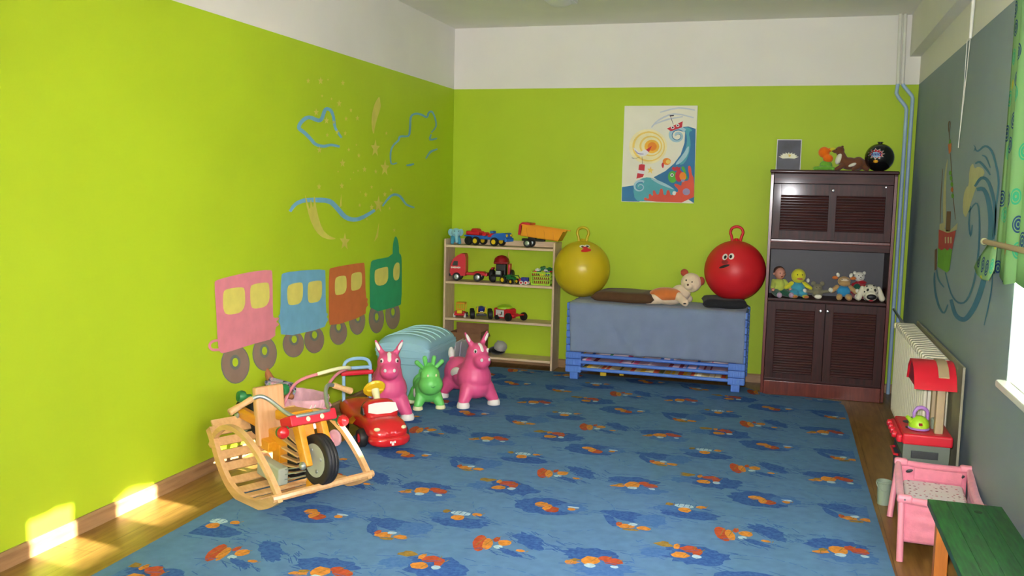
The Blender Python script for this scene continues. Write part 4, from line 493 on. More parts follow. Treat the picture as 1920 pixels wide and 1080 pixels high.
ART = [
    ('art_glow', 1,0,[(1.8,1.825),(1.797,1.795),(1.788,1.766),(1.771,1.74),(1.748,1.718),(1.72,1.702),(1.689,1.691),(1.656,1.688),(1.622,1.69),(1.59,1.7),(1.56,1.716),(1.535,1.738),(1.516,1.763),(1.504,1.792),(1.499,1.823),(1.502,1.853),(1.512,1.882),(1.529,1.908),(1.552,1.93),(1.58,1.946),(1.612,1.956),(1.645,1.959),(1.679,1.956),(1.711,1.946),(1.74,1.93),(1.764,1.909),(1.783,1.883),(1.795,1.855)]),
    ('art_yellow', 2,0,[(1.783,1.825),(1.781,1.798),(1.772,1.773),(1.758,1.751),(1.738,1.732),(1.715,1.717),(1.688,1.708),(1.659,1.705),(1.63,1.707),(1.603,1.716),(1.578,1.73),(1.556,1.748),(1.54,1.771),(1.529,1.796),(1.525,1.823),(1.527,1.849),(1.536,1.875),(1.551,1.897),(1.571,1.916),(1.595,1.931),(1.622,1.939),(1.65,1.943),(1.679,1.94),(1.706,1.931),(1.731,1.917),(1.752,1.898),(1.768,1.876),(1.779,1.851)]),
    ('art_glow', 3,0,[(1.774,1.825),(1.772,1.801),(1.765,1.779),(1.752,1.758),(1.734,1.741),(1.713,1.729),(1.689,1.72),(1.663,1.717),(1.637,1.72),(1.612,1.727),(1.59,1.74),(1.57,1.757),(1.556,1.777),(1.546,1.799),(1.542,1.823),(1.545,1.847),(1.552,1.869),(1.565,1.889),(1.583,1.906),(1.605,1.919),(1.629,1.927),(1.655,1.93),(1.681,1.927),(1.705,1.92),(1.728,1.907),(1.747,1.89),(1.761,1.871),(1.771,1.848)]),
    ('art_yellow', 4,0,[(1.761,1.829),(1.759,1.808),(1.751,1.789),(1.737,1.772),(1.719,1.759),(1.698,1.75),(1.675,1.747),(1.651,1.75),(1.629,1.758),(1.61,1.77),(1.595,1.787),(1.585,1.807),(1.581,1.827),(1.584,1.848),(1.592,1.868),(1.606,1.885),(1.624,1.898),(1.645,1.906),(1.669,1.909),(1.692,1.906),(1.714,1.898),(1.733,1.886),(1.748,1.869),(1.758,1.85)]),
    ('art_glow', 5,0,[(1.751,1.827),(1.749,1.809),(1.742,1.792),(1.731,1.778),(1.715,1.767),(1.697,1.759),(1.677,1.757),(1.657,1.759),(1.638,1.766),(1.621,1.777),(1.609,1.791),(1.6,1.808),(1.597,1.826),(1.599,1.844),(1.606,1.861),(1.618,1.875),(1.633,1.887),(1.652,1.894),(1.672,1.896),(1.692,1.894),(1.711,1.887),(1.727,1.876),(1.74,1.862),(1.748,1.845)]),
    ('art_amber', 6,0,[(1.739,1.824),(1.736,1.808),(1.729,1.793),(1.716,1.782),(1.7,1.774),(1.682,1.771),(1.664,1.774),(1.648,1.781),(1.634,1.793),(1.625,1.807),(1.622,1.824),(1.624,1.84),(1.632,1.855),(1.644,1.866),(1.66,1.874),(1.678,1.877),(1.696,1.874),(1.713,1.867),(1.726,1.855),(1.735,1.841)]),
    ('art_orange', 7,0,[(1.719,1.824),(1.718,1.814),(1.713,1.804),(1.705,1.797),(1.695,1.792),(1.684,1.79),(1.673,1.792),(1.663,1.796),(1.655,1.804),(1.649,1.813),(1.647,1.824),(1.648,1.834),(1.653,1.844),(1.661,1.851),(1.671,1.856),(1.682,1.858),(1.693,1.856),(1.703,1.852),(1.711,1.844),(1.717,1.835)]),
    ('art_mist', 1,-1,[[(1.674,1.97),(1.687,1.985),(1.706,2.006),(1.732,2.026),(1.764,2.045),(1.803,2.062),(1.845,2.071),(1.898,2.067),(1.955,2.054),(1.996,2.044)],[(1.667,1.975),(1.679,1.991),(1.698,2.015),(1.724,2.037),(1.758,2.056),(1.799,2.074),(1.844,2.084),(1.899,2.078),(1.957,2.063),(1.998,2.052)]]),
    ('art_mist', 1,-1,[[(1.735,2.086),(1.773,2.096),(1.826,2.109),(1.877,2.117),(1.924,2.115),(1.97,2.108),(2.002,2.102)],[(1.733,2.094),(1.77,2.105),(1.824,2.121),(1.876,2.13),(1.925,2.126),(1.971,2.117),(2.003,2.11)]]),
    ('art_mist', 1,-1,[[(1.697,1.994),(1.723,2.004),(1.759,2.017),(1.798,2.029),(1.839,2.039),(1.883,2.047),(1.914,2.053)],[(1.693,2.001),(1.719,2.013),(1.755,2.028),(1.794,2.042),(1.837,2.05),(1.881,2.056),(1.912,2.06)]]),
    ('art_blue', 3,0,[(2.015,1.963),(1.958,1.981),(1.916,1.977),(1.935,1.935),(1.934,1.855),(1.908,1.763),(1.86,1.694),(1.795,1.634),(1.703,1.583),(1.755,1.548),(1.869,1.482),(2.027,1.388)]),
    ('art_teal', 4,1,[(1.997,1.948),(1.96,1.939),(1.984,1.856),(1.975,1.78),(1.945,1.696),(1.895,1.678),(1.934,1.763),(1.955,1.856),(1.945,1.931),(1.917,1.969),(1.958,1.975)]),
    ('art_light', 5,1,[(1.972,1.847),(1.967,1.763),(1.911,1.695),(1.861,1.678),(1.925,1.763)]),
    ('art_teal', 4,1,[(1.542,1.493),(1.57,1.545),(1.608,1.573),(1.66,1.585),(1.729,1.565),(1.816,1.528),(1.886,1.483),(1.872,1.406),(1.641,1.39),(1.563,1.394)]),
    ('art_blue', 3,0,[(1.454,1.501),(1.554,1.517),(1.603,1.485),(1.639,1.452),(1.598,1.389),(1.456,1.388)]),
    ('art_light', 5,1,[(1.668,1.579),(1.729,1.565),(1.816,1.528),(1.882,1.484),(1.8,1.511),(1.73,1.539)]),
    ('art_light', 6,-1,[[(1.942,1.958),(1.934,1.964),(1.92,1.972),(1.905,1.979),(1.89,1.982),(1.875,1.982),(1.861,1.98),(1.848,1.975),(1.836,1.968),(1.826,1.96),(1.818,1.95),(1.813,1.938),(1.809,1.927),(1.809,1.915),(1.811,1.903),(1.815,1.892),(1.822,1.882),(1.83,1.874),(1.839,1.867),(1.849,1.862),(1.86,1.86),(1.871,1.858),(1.881,1.859),(1.891,1.862),(1.899,1.866),(1.907,1.871),(1.913,1.878),(1.918,1.885),(1.92,1.893),(1.921,1.901),(1.921,1.909),(1.918,1.917),(1.914,1.923),(1.91,1.929),(1.904,1.934),(1.897,1.937),(1.891,1.939),(1.884,1.94),(1.878,1.939),(1.872,1.938),(1.867,1.936),(1.863,1.933),(1.859,1.929),(1.857,1.924),(1.855,1.92),(1.855,1.915),(1.856,1.911),(1.858,1.907),(1.859,1.905)],[(1.927,1.935),(1.918,1.94),(1.907,1.948),(1.898,1.953),(1.888,1.955),(1.878,1.955),(1.868,1.954),(1.859,1.951),(1.851,1.947),(1.845,1.941),(1.84,1.936),(1.836,1.929),(1.834,1.922),(1.833,1.915),(1.834,1.908),(1.836,1.902),(1.84,1.896),(1.845,1.89),(1.85,1.886),(1.857,1.883),(1.864,1.881),(1.87,1.88),(1.877,1.88),(1.884,1.881),(1.889,1.883),(1.894,1.886),(1.898,1.89),(1.901,1.894),(1.902,1.898),(1.903,1.903),(1.903,1.907),(1.902,1.911),(1.9,1.914),(1.898,1.918),(1.895,1.92),(1.891,1.922),(1.888,1.924),(1.884,1.925),(1.88,1.925),(1.877,1.924),(1.874,1.923),(1.872,1.922),(1.87,1.92),(1.869,1.919),(1.868,1.917),(1.868,1.915),(1.868,1.914),(1.869,1.912),(1.869,1.91)]]),
    ('art_blue', 7,-1,[[(1.917,1.947),(1.911,1.949),(1.901,1.954),(1.891,1.956),(1.882,1.957),(1.873,1.956),(1.864,1.954),(1.856,1.951),(1.849,1.946),(1.843,1.941),(1.839,1.935),(1.835,1.928),(1.833,1.921),(1.833,1.914),(1.833,1.907),(1.835,1.9),(1.838,1.894),(1.842,1.888),(1.847,1.884),(1.853,1.88),(1.859,1.877),(1.865,1.875),(1.871,1.874),(1.878,1.874),(1.883,1.875),(1.889,1.877),(1.894,1.88),(1.898,1.883),(1.901,1.887),(1.904,1.891),(1.905,1.895),(1.906,1.9),(1.906,1.904),(1.905,1.908),(1.903,1.912),(1.901,1.915),(1.898,1.918),(1.895,1.921),(1.892,1.922),(1.888,1.923),(1.885,1.924),(1.881,1.924),(1.878,1.923),(1.876,1.922),(1.873,1.92),(1.871,1.919),(1.87,1.917),(1.869,1.914),(1.869,1.913)],[(1.914,1.94),(1.908,1.943),(1.899,1.947),(1.89,1.949),(1.882,1.95),(1.874,1.949),(1.867,1.947),(1.86,1.945),(1.854,1.941),(1.848,1.936),(1.844,1.931),(1.841,1.925),(1.84,1.92),(1.839,1.914),(1.839,1.908),(1.841,1.902),(1.843,1.897),(1.847,1.892),(1.851,1.888),(1.855,1.885),(1.861,1.882),(1.866,1.88),(1.871,1.88),(1.877,1.88),(1.882,1.88),(1.887,1.882),(1.891,1.884),(1.894,1.887),(1.897,1.89),(1.899,1.893),(1.901,1.897),(1.901,1.9),(1.901,1.904),(1.901,1.907),(1.9,1.91),(1.898,1.913),(1.896,1.915),(1.893,1.917),(1.89,1.919),(1.887,1.92),(1.885,1.92),(1.882,1.92),(1.879,1.92),(1.877,1.919),(1.875,1.918),(1.874,1.916),(1.873,1.915),(1.872,1.913),(1.872,1.912)]]),
    ('art_light', 6,-1,[[(1.632,1.554),(1.625,1.556),(1.615,1.559),(1.603,1.561),(1.593,1.56),(1.583,1.558),(1.574,1.554),(1.565,1.549),(1.559,1.542),(1.553,1.535),(1.549,1.527),(1.547,1.518),(1.547,1.51),(1.548,1.502),(1.551,1.494),(1.555,1.487),(1.561,1.481),(1.567,1.476),(1.574,1.473),(1.581,1.47),(1.589,1.469),(1.596,1.469),(1.603,1.47),(1.61,1.473),(1.616,1.476),(1.621,1.48),(1.625,1.485),(1.628,1.49),(1.63,1.495),(1.63,1.501),(1.63,1.506),(1.628,1.512),(1.625,1.516),(1.622,1.52),(1.618,1.523),(1.614,1.526),(1.61,1.527),(1.605,1.528),(1.601,1.528),(1.597,1.527),(1.593,1.526),(1.59,1.524),(1.587,1.522),(1.585,1.519),(1.583,1.516),(1.583,1.513),(1.583,1.51),(1.584,1.507),(1.584,1.506)],[(1.627,1.536),(1.62,1.538),(1.611,1.541),(1.603,1.543),(1.596,1.542),(1.588,1.541),(1.582,1.538),(1.576,1.535),(1.571,1.53),(1.568,1.526),(1.565,1.521),(1.564,1.516),(1.563,1.51),(1.564,1.505),(1.565,1.5),(1.568,1.496),(1.571,1.492),(1.575,1.489),(1.58,1.486),(1.585,1.484),(1.59,1.483),(1.595,1.483),(1.6,1.484),(1.604,1.485),(1.608,1.487),(1.612,1.489),(1.614,1.492),(1.616,1.495),(1.617,1.498),(1.618,1.502),(1.618,1.505),(1.617,1.507),(1.616,1.51),(1.614,1.513),(1.612,1.514),(1.61,1.516),(1.607,1.517),(1.604,1.518),(1.602,1.518),(1.599,1.518),(1.597,1.517),(1.595,1.516),(1.593,1.515),(1.592,1.514),(1.591,1.513),(1.591,1.512),(1.591,1.511),(1.591,1.509),(1.592,1.508)]]),
    ('art_blue', 7,-1,[[(1.621,1.541),(1.615,1.542),(1.608,1.544),(1.6,1.544),(1.593,1.543),(1.586,1.541),(1.58,1.539),(1.575,1.535),(1.57,1.53),(1.567,1.526),(1.564,1.52),(1.563,1.515),(1.563,1.509),(1.563,1.504),(1.565,1.499),(1.567,1.494),(1.571,1.49),(1.575,1.486),(1.579,1.484),(1.584,1.482),(1.589,1.48),(1.594,1.48),(1.598,1.48),(1.603,1.481),(1.607,1.483),(1.611,1.485),(1.614,1.488),(1.617,1.491),(1.619,1.494),(1.62,1.497),(1.62,1.501),(1.62,1.504),(1.619,1.508),(1.618,1.511),(1.616,1.513),(1.614,1.515),(1.611,1.517),(1.608,1.518),(1.606,1.519),(1.603,1.519),(1.6,1.519),(1.598,1.518),(1.596,1.518),(1.594,1.516),(1.592,1.515),(1.591,1.513),(1.59,1.511),(1.59,1.51),(1.59,1.509)],[(1.619,1.534),(1.614,1.535),(1.607,1.537),(1.6,1.538),(1.594,1.537),(1.589,1.535),(1.583,1.533),(1.579,1.53),(1.575,1.526),(1.572,1.522),(1.57,1.518),(1.569,1.514),(1.568,1.509),(1.569,1.505),(1.57,1.501),(1.572,1.497),(1.575,1.494),(1.578,1.491),(1.582,1.488),(1.585,1.487),(1.59,1.485),(1.594,1.485),(1.598,1.485),(1.602,1.486),(1.605,1.487),(1.608,1.489),(1.611,1.491),(1.613,1.493),(1.615,1.496),(1.616,1.499),(1.616,1.501),(1.616,1.504),(1.615,1.506),(1.614,1.509),(1.613,1.511),(1.611,1.512),(1.609,1.514),(1.607,1.515),(1.605,1.515),(1.603,1.516),(1.601,1.516),(1.599,1.515),(1.597,1.515),(1.596,1.514),(1.595,1.513),(1.594,1.512),(1.593,1.511),(1.593,1.509),(1.593,1.508)]]),
    ('art_coral', 8,1,[(1.633,1.419),(1.647,1.424),(1.662,1.411),(1.673,1.418),(1.669,1.448),(1.684,1.454),(1.695,1.436),(1.706,1.44),(1.7,1.477),(1.715,1.483),(1.726,1.462),(1.734,1.447),(1.751,1.45),(1.758,1.493),(1.775,1.497),(1.784,1.472),(1.787,1.446),(1.809,1.445),(1.811,1.483),(1.831,1.486),(1.841,1.446),(1.858,1.446),(1.865,1.474),(1.895,1.466),(1.903,1.49),(1.868,1.521),(1.871,1.538),(1.901,1.53),(1.923,1.518),(1.926,1.552),(1.942,1.56),(1.976,1.561),(1.983,1.595),(1.967,1.662),(1.975,1.681),(1.992,1.671),(2.0,1.612),(2.021,1.579),(2.027,1.388),(1.637,1.393)]),
    ('art_green', 6,0,[(1.888,1.589),(1.886,1.571),(1.879,1.556),(1.867,1.545),(1.854,1.542),(1.84,1.545),(1.828,1.555),(1.82,1.57),(1.816,1.588),(1.818,1.606),(1.825,1.621),(1.837,1.631),(1.85,1.635),(1.864,1.632),(1.876,1.622),(1.884,1.607)]),
    ('art_red', 7,0,[(1.933,1.598),(1.931,1.58),(1.925,1.565),(1.916,1.555),(1.904,1.551),(1.893,1.554),(1.882,1.564),(1.875,1.579),(1.872,1.597),(1.874,1.615),(1.88,1.63),(1.889,1.641),(1.901,1.644),(1.912,1.641),(1.923,1.631),(1.93,1.616)]),
    ('art_red', 6,0,[(1.841,1.652),(1.853,1.669),(1.87,1.661),(1.883,1.671),(1.896,1.663),(1.912,1.666),(1.907,1.64),(1.863,1.635)]),
    ('art_orange', 8,0,[(1.959,1.594),(1.956,1.578),(1.947,1.565),(1.934,1.56),(1.92,1.564),(1.91,1.577),(1.905,1.594),(1.908,1.611),(1.917,1.623),(1.931,1.628),(1.944,1.624),(1.955,1.611)]),
    ('art_white', 8,0,[(1.861,1.603),(1.858,1.595),(1.852,1.59),(1.843,1.59),(1.836,1.595),(1.834,1.602),(1.836,1.611),(1.842,1.616),(1.851,1.616),(1.858,1.611)]),
    ('art_dark', 9,0,[(1.855,1.603),(1.853,1.598),(1.848,1.596),(1.843,1.598),(1.841,1.603),(1.843,1.607),(1.848,1.61),(1.853,1.608)]),
    ('art_green', 5,1,[(1.912,1.666),(1.941,1.674),(1.958,1.611),(1.975,1.578),(1.95,1.569),(1.939,1.628)]),
    ('art_lilac', 9,0,[(1.993,1.475),(1.991,1.463),(1.983,1.454),(1.972,1.448),(1.959,1.448),(1.947,1.453),(1.939,1.462),(1.936,1.474),(1.938,1.486),(1.945,1.495),(1.957,1.501),(1.969,1.501),(1.981,1.496),(1.99,1.487)]),
    ('art_white', 9,0,[(1.884,1.461),(1.881,1.451),(1.875,1.445),(1.866,1.445),(1.859,1.451),(1.856,1.461),(1.859,1.471),(1.865,1.477),(1.873,1.477),(1.881,1.471)]),
    ('art_lilac', 9,0,[(1.947,1.56),(1.945,1.553),(1.938,1.549),(1.93,1.549),(1.923,1.553),(1.92,1.56),(1.922,1.567),(1.929,1.571),(1.937,1.572),(1.944,1.567)]),
    ('art_orange', 6,0,[(1.834,1.709),(1.832,1.696),(1.823,1.687),(1.81,1.681),(1.796,1.681),(1.783,1.686),(1.773,1.696),(1.77,1.708),(1.772,1.72),(1.781,1.73),(1.794,1.735),(1.808,1.735),(1.821,1.73),(1.831,1.721)]),
    ('art_yellow', 7,0,[(1.832,1.707),(1.83,1.698),(1.823,1.692),(1.814,1.69),(1.804,1.692),(1.797,1.698),(1.794,1.706),(1.797,1.715),(1.803,1.721),(1.813,1.724),(1.822,1.721),(1.829,1.715)]),
    ('art_red', 6,1,[(1.771,1.706),(1.759,1.68),(1.775,1.649),(1.783,1.685)]),
    ('art_yellow', 6,0,[(1.679,1.668),(1.684,1.647),(1.703,1.643),(1.687,1.632),(1.69,1.61),(1.675,1.625),(1.658,1.615),(1.665,1.635),(1.651,1.651),(1.671,1.649)]),
    ('art_red', 6,0,[(1.584,1.68),(1.604,1.685),(1.631,1.681),(1.629,1.632),(1.581,1.639)]),
    ('art_white', 6,0,[(1.58,1.639),(1.629,1.632),(1.627,1.606),(1.574,1.614)]),
    ('art_red', 6,0,[(1.574,1.614),(1.627,1.606),(1.618,1.584),(1.567,1.57)]),
    ('art_white', 8,1,[(1.53,1.818),(1.552,1.806),(1.583,1.775),(1.625,1.802),(1.66,1.79),(1.651,1.764),(1.615,1.744),(1.58,1.755),(1.548,1.784)]),
    ('art_lilac', 9,-1,[[(1.546,1.792),(1.552,1.784),(1.561,1.773),(1.573,1.764),(1.589,1.761),(1.606,1.761),(1.618,1.762)],[(1.55,1.794),(1.556,1.787),(1.566,1.778),(1.576,1.771),(1.59,1.768),(1.606,1.767),(1.618,1.766)]]),
    ('art_red', 9,0,[(1.634,1.798),(1.681,1.83),(1.659,1.779)]),
    ('art_dark', 8,-1,[[(1.605,1.744),(1.606,1.727),(1.608,1.704),(1.609,1.687)],[(1.607,1.744),(1.609,1.727),(1.611,1.704),(1.612,1.687)]]),
    ('art_dark', 8,-1,[[(1.524,1.733),(1.53,1.731),(1.539,1.728),(1.55,1.728),(1.564,1.731),(1.579,1.736),(1.589,1.739)],[(1.524,1.736),(1.531,1.734),(1.54,1.731),(1.55,1.73),(1.563,1.733),(1.578,1.738),(1.588,1.742)]]),
    ('art_red', 8,0,[(1.793,1.964),(1.914,2.021),(1.91,1.974),(1.825,1.943)]),
    ('art_white', 9,0,[(1.852,1.973),(1.849,1.965),(1.843,1.961),(1.834,1.961),(1.827,1.965),(1.824,1.973),(1.827,1.98),(1.833,1.985),(1.842,1.985),(1.849,1.98)]),
    ('art_white', 9,0,[(1.89,1.989),(1.887,1.981),(1.881,1.977),(1.872,1.977),(1.866,1.981),(1.863,1.989),(1.865,1.996),(1.871,2.001),(1.88,2.001),(1.887,1.996)]),
    ('art_dark', 10,0,[(1.845,1.973),(1.843,1.968),(1.838,1.966),(1.833,1.968),(1.831,1.973),(1.833,1.977),(1.838,1.979),(1.843,1.977)]),
    ('art_dark', 10,0,[(1.883,1.989),(1.881,1.984),(1.876,1.982),(1.872,1.984),(1.869,1.989),(1.871,1.993),(1.876,1.995),(1.881,1.993)]),
    ('art_dark', 8,-1,[[(1.843,1.997),(1.839,2.006),(1.834,2.019),(1.83,2.032),(1.825,2.044),(1.82,2.056),(1.816,2.064)],[(1.84,1.996),(1.836,2.005),(1.831,2.018),(1.826,2.031),(1.822,2.043),(1.817,2.055),(1.813,2.063)]]),
    ('art_dark', 8,0,[(1.81,2.067),(1.845,2.07),(1.842,2.06),(1.812,2.057)]),
]
# ------------------------------------------------------------------ room shell
W, HG, HC, HB, BX = 3.6, 2.2866, 2.783, 2.486, 0.075
YF = -9.2
def layered(mb, data, place, pads=0.0007):
    for m, layer, sm, geo in data:
        mb.m(m)
        if sm < 0:
            mb.strip([place(u, v, layer*pads) for u, v in geo[0]], [place(u, v, layer*pads) for u, v in geo[1]])
        else:
            pts = chaikin(geo, sm) if sm else geo
            mb.face([place(u, v, layer*pads) for u, v in pts])
mb = MB('floor_laminate'); mb.box((W/2+.1, YF/2, -0.05), (W+.8, -YF+.4, 0.1)); struct(mb.build('floor'))
mb = MB('ceiling_white'); mb.box((W/2+.1, YF/2, HC+0.05), (W+.8, -YF+.4, 0.1)); struct(mb.build('ceiling'))
mb = MB('wall_green', 'wall_white')
mb.box((-0.1, YF/2, HG/2), (0.2, -YF, HG)); mb.m('wall_white').box((-0.1, YF/2, (HG+HC)/2), (0.2, -YF, HC-HG))
layered(mb, MURAL_LEFT, lambda u, v, o: (o, u, v))
struct(mb.build('wall_left', fix=False, smooth=False))
mb = MB('wall_green', 'wall_white')
mb.box((W/2, 0.1, HG/2), (W+.4, 0.2, HG)); mb.m('wall_white').box((W/2, 0.1, (HG+HC)/2), (W+.4, 0.2, HC-HG))
struct(mb.build('wall_back'))
mb = MB('wall_white'); mb.box((W/2, YF-0.1, HC/2), (W+.4, 0.2, HC)); struct(mb.build('wall_front'))
TW = 0.36
mb = MB('wall_grey', 'wall_white')
def rbox(y0, y1, z0, z1, m):
    mb.m(m).box((W+TW/2, (y0+y1)/2, (z0+z1)/2), (TW, abs(y1-y0), z1-z0))
rbox(YF, 0, 0, WZ0, 'wall_grey'); rbox(YF, 0, HG, HC, 'wall_white'); rbox(YF, 0, WZ1, HG, 'wall_grey')
ys = [0]
for a, b in WIN: ys += [a, b]
ys.append(YF)
for i in range(0, len(ys), 2): rbox(ys[i], ys[i+1], WZ0, WZ1, 'wall_grey')
for a, b in WIN:
    mb.m('wall_white').box((W+TW/2, a-.001, (WZ0+WZ1)/2), (TW-.004, .002, WZ1-WZ0)); mb.box((W+TW/2, b+.001, (WZ0+WZ1)/2), (TW-.004, .002, WZ1-WZ0))
layered(mb, MURAL_RIGHT, lambda u, v, o: (W-o, u, v))
struct(mb.build('wall_right', fix=False, smooth=False))
mb = MB('wall_white'); mb.box((W-BX/2, YF/2, (HB+HC)/2), (BX, -YF, HC-HB)); struct(mb.build('trim_1'))
def skirt(name, y_or_x, m):
    b = MB(m)
    if name == 'baseboard_left': b.prism([(0, 0), (0.016, 0), (0.016, 0.056), (0.009, 0.067), (0, 0.067)], lambda x, z: (x, YF, z), (0, -YF, 0))
    elif name == 'baseboard_back': b.prism([(0, 0), (-0.016, 0), (-0.016, 0.056), (-0.009, 0.067), (0, 0.067)], lambda y, z: (0.016, y, z), (W-0.032, 0, 0))
    else: b.prism([(W, 0), (W-0.016, 0), (W-0.016, 0.056), (W-0.009, 0.067), (W, 0.067)], lambda x, z: (x, YF, z), (0, -YF, 0))
    struct(b.build(name, ang=30))
skirt('baseboard_left', 0, 'skirting'); skirt('baseboard_back', 0, 'skirting_x'); skirt('baseboard_right', 0, 'skirting')
for i, (a, b) in enumerate(WIN):
    a2, b2 = a-0.002, b+0.002; xo = W+0.27; hz = WZ1-0.002; lz = WZ0+0.03
    e = bpy.data.objects.new('window_%d' % (i+1), None); COL.objects.link(e); e.location = (xo, (a+b)/2, WZ0); e['kind'] = 'structure'
    e.empty_display_size = 0.1; cy = (a+b)/2; L_ = abs(a2-b2)
    fr = MB('frame_white'); T = 0.065
    def loc(y, z): return (0, y-cy, z-WZ0)
    fr.box(loc(cy, lz+.165), (0.07, L_, .33), bev=.006); fr.box(loc(cy, hz-T/2), (0.07, L_, T), bev=.006)  # bottom rail is out of view, made extra tall to keep sun off the rug
    for y in (a2-T/2, b2+T/2): fr.box(loc(y, (lz+hz)/2), (0.07, T, hz-lz-.01), bev=.006)
    mull, mw = (-4.83, .12) if i == 0 else (cy, .065)
    fr.box(loc(mull, (lz+hz)/2), (0.075, mw*2, hz-lz-.01), bev=.006)
    if i == 0: fr.box(loc(-4.33, (lz+hz)/2), (0.075, .11, hz-lz-.01), bev=.006)
    fr.build('window_frame', e)
    for y0, y1 in (((a2-T, -4.275), (-4.385, mull+mw), (mull-mw, b2+T)) if i == 0 else ((a2-T, mull+mw), (mull-mw, b2+T))):
        g = MB('glass'); g.box(loc((y0+y1)/2, (lz+hz)/2), (0.006, abs(y1-y0)-.002, hz-lz-2*T)); g.build('pane', e, smooth=False)
    s = MB('sill_white'); s.box((W+0.13-xo, 0, 0.015), (0.236, L_-.004, 0.03), bev=0)
    s.box((W-0.012-xo, -0.0, 0.015), (0.045, L_+0.06, 0.03), bev=.008)
    s.build('window_sill', e)

# ------------------------------------------------------------------ rug
rnd = random.Random(4); RC = [0]
X0, X1, Y0, Y1 = 0.383, 3.2, -5.9, -0.25
mb = MB('rug_blue'); RZ = 0.008
outl = [(0.345, Y0), (0.36, -4.6), (0.352, -3.9), (0.39, -2.2), (0.405, -0.9), (0.42, -0.32), (0.5, -0.26), (1.1, -0.245), (1.8, -0.255), (2.5, -0.27), (2.66, -0.46), (2.9, -0.435), (3.04, -0.45), (3.13, -0.50), (3.185, -0.62), (3.195, -0.9), (3.2, -2.2), (3.215, -3.4), (3.235, -4.4), (3.24, Y0)]
mb.prism(outl, lambda x, y: (x, y, 0.0005), (0, 0, RZ-.0005))
def cl(x, y): return (min(max(x, 0.43), 3.175), min(max(y, Y0+.02), -0.5 if x > 2.6 else -0.29))
def rp(m, pts, lay):
    q = [cl(*p) for p in pts]; xs = [p[0] for p in q]; yy = [p[1] for p in q]
    if max(xs)-min(xs) < .004 or max(yy)-min(yy) < .004: return
    if sum(q[i-1][0]*q[i][1]-q[i][0]*q[i-1][1] for i in range(len(q))) < 0: q.reverse()
    RC[0] += 1; hz_ = RZ+lay*0.0004+(RC[0] % 300)*6e-7
    mb.m(m).face([(x, y, hz_) for x, y in q])
def blobp(cx, cy, rx, ry, rot, jag, n=16):
    out = []
    for i in range(n):
        a = 2*PI*i/n; k = 1+rnd.uniform(-jag, jag); x, y = rx*k*math.cos(a), ry*k*math.sin(a)
        out.append((cx+x*math.cos(rot)-y*math.sin(rot), cy+x*math.sin(rot)+y*math.cos(rot)))
    return out
def dash(m, x, y, a, l, w, lay):
    c, s = math.cos(a), math.sin(a)
    rp(m, [(x-c*l/2+s*w/2, y-s*l/2-c*w/2), (x+c*l/2+s*w/2, y+s*l/2-c*w/2), (x+c*l/2-s*w/2, y+s*l/2+c*w/2), (x-c*l/2-s*w/2, y-s*l/2+c*w/2)], lay)
MOT = dict(
 A=[('rug_navy', .13, .12, .10, .05, -.7, .3), ('rug_navy', .17, .05, .07, .03, -.6, .3), ('rug_rust', -.085, 0, .045, .095, .25, .05), ('rug_orange', -.045, .0, .03, .07, .2, .1), ('rug_rust', -.02, .07, .02, .03, 0, .1), ('rug_orange', .03, .04, .045, .035, 0, .08), ('rug_pale', .015, -.02, .03, .02, 0, .1), ('rug_orange', .13, -.03, .03, .014, 0, .1), ('rug_navy', .09, -.07, .07, .022, -.5, .3)],
 B=[('rug_navy', -.04, .08, .14, .07, .1, .25), ('rug_mid', .03, -.06, .14, .07, .1, .3), ('rug_orange', -.03, .01, .06, .05, 0, .12), ('rug_orange', -.11, -.04, .05, .02, .3, .2), ('rug_rust', .07, .03, .06, .035, -.1, .12), ('rug_rust', .03, .055, .04, .03, 0, .12), ('rug_pale', -.02, -.05, .035, .022, 0, .1), ('rug_pale', .09, -.03, .025, .015, 0, .1), ('rug_ochre', -.10, -.01, .03, .015, .5, .2)],
 C=[('rug_navy', .07, -.02, .15, .10, -.1, .25), ('rug_mid', -.12, -.04, .07, .05, .4, .3), ('rug_ochre', -.10, .07, .06, .03, .1, .25), ('rug_rust', .03, .05, .06, .035, .3, .18), ('rug_rust', .07, .02, .03, .045, 0, .15), ('rug_orange', .0, -.04, .055, .035, .1, .12), ('rug_pale', .075, -.035, .03, .022, 0, .1), ('rug_orange', -.03, .06, .02, .03, 0, .15)],
 D=[('rug_navy', -.02, 0, .17, .11, 0, .16), ('rug_mid', .12, .02, .08, .06, .2, .25), ('rug_orange', -.05, .02, .05, .035, -.2, .1), ('rug_rust', .02, -.04, .055, .04, -.3, .12), ('rug_orange', -.01, -.02, .03, .045, 0, .12), ('rug_orange', .12, 0, .03, .02, 0, .1), ('rug_pale', .125, .03, .04, .012, 0, .15)],
 E=[('rug_navy', .0, .10, .13, .06, -.2, .2), ('rug_mid', .11, .08, .08, .08, 0, .2), ('rug_navy', -.12, .12, .06, .03, -.3, .25), ('rug_navy', -.09, .01, .035, .08, .5, .15), ('rug_orange', .0, -.05, .055, .03, .1, .15), ('rug_orange', .09, -.05, .045, .025, -.1, .12), ('rug_pale', .03, -.015, .03, .018, .2, .1), ('rug_ochre', .03, -.09, .05, .018, 0, .2), ('rug_rust', -.04, -.03, .02, .025, 0, .1)],
 F=[('rug_navy', .04, -.07, .15, .065, 0, .15), ('rug_mid', -.07, .0, .08, .04, .1, .3), ('rug_pale', .0, .05, .07, .03, 0, .08), ('rug_orange', .09, .06, .035, .022, 0, .1), ('rug_ochre', -.08, .055, .03, .022, 0, .2), ('rug_orange', .01, -.015, .045, .035, 0, .1), ('rug_navy', .12, .03, .04, .01, -.3, .3)])
BASE = dict(A=(1.676, -3.885), B=(2.1, -3.915), C=(1.462, -3.15), D=(1.765, -3.36), E=(2.142, -3.444), F=(2.356, -3.175))
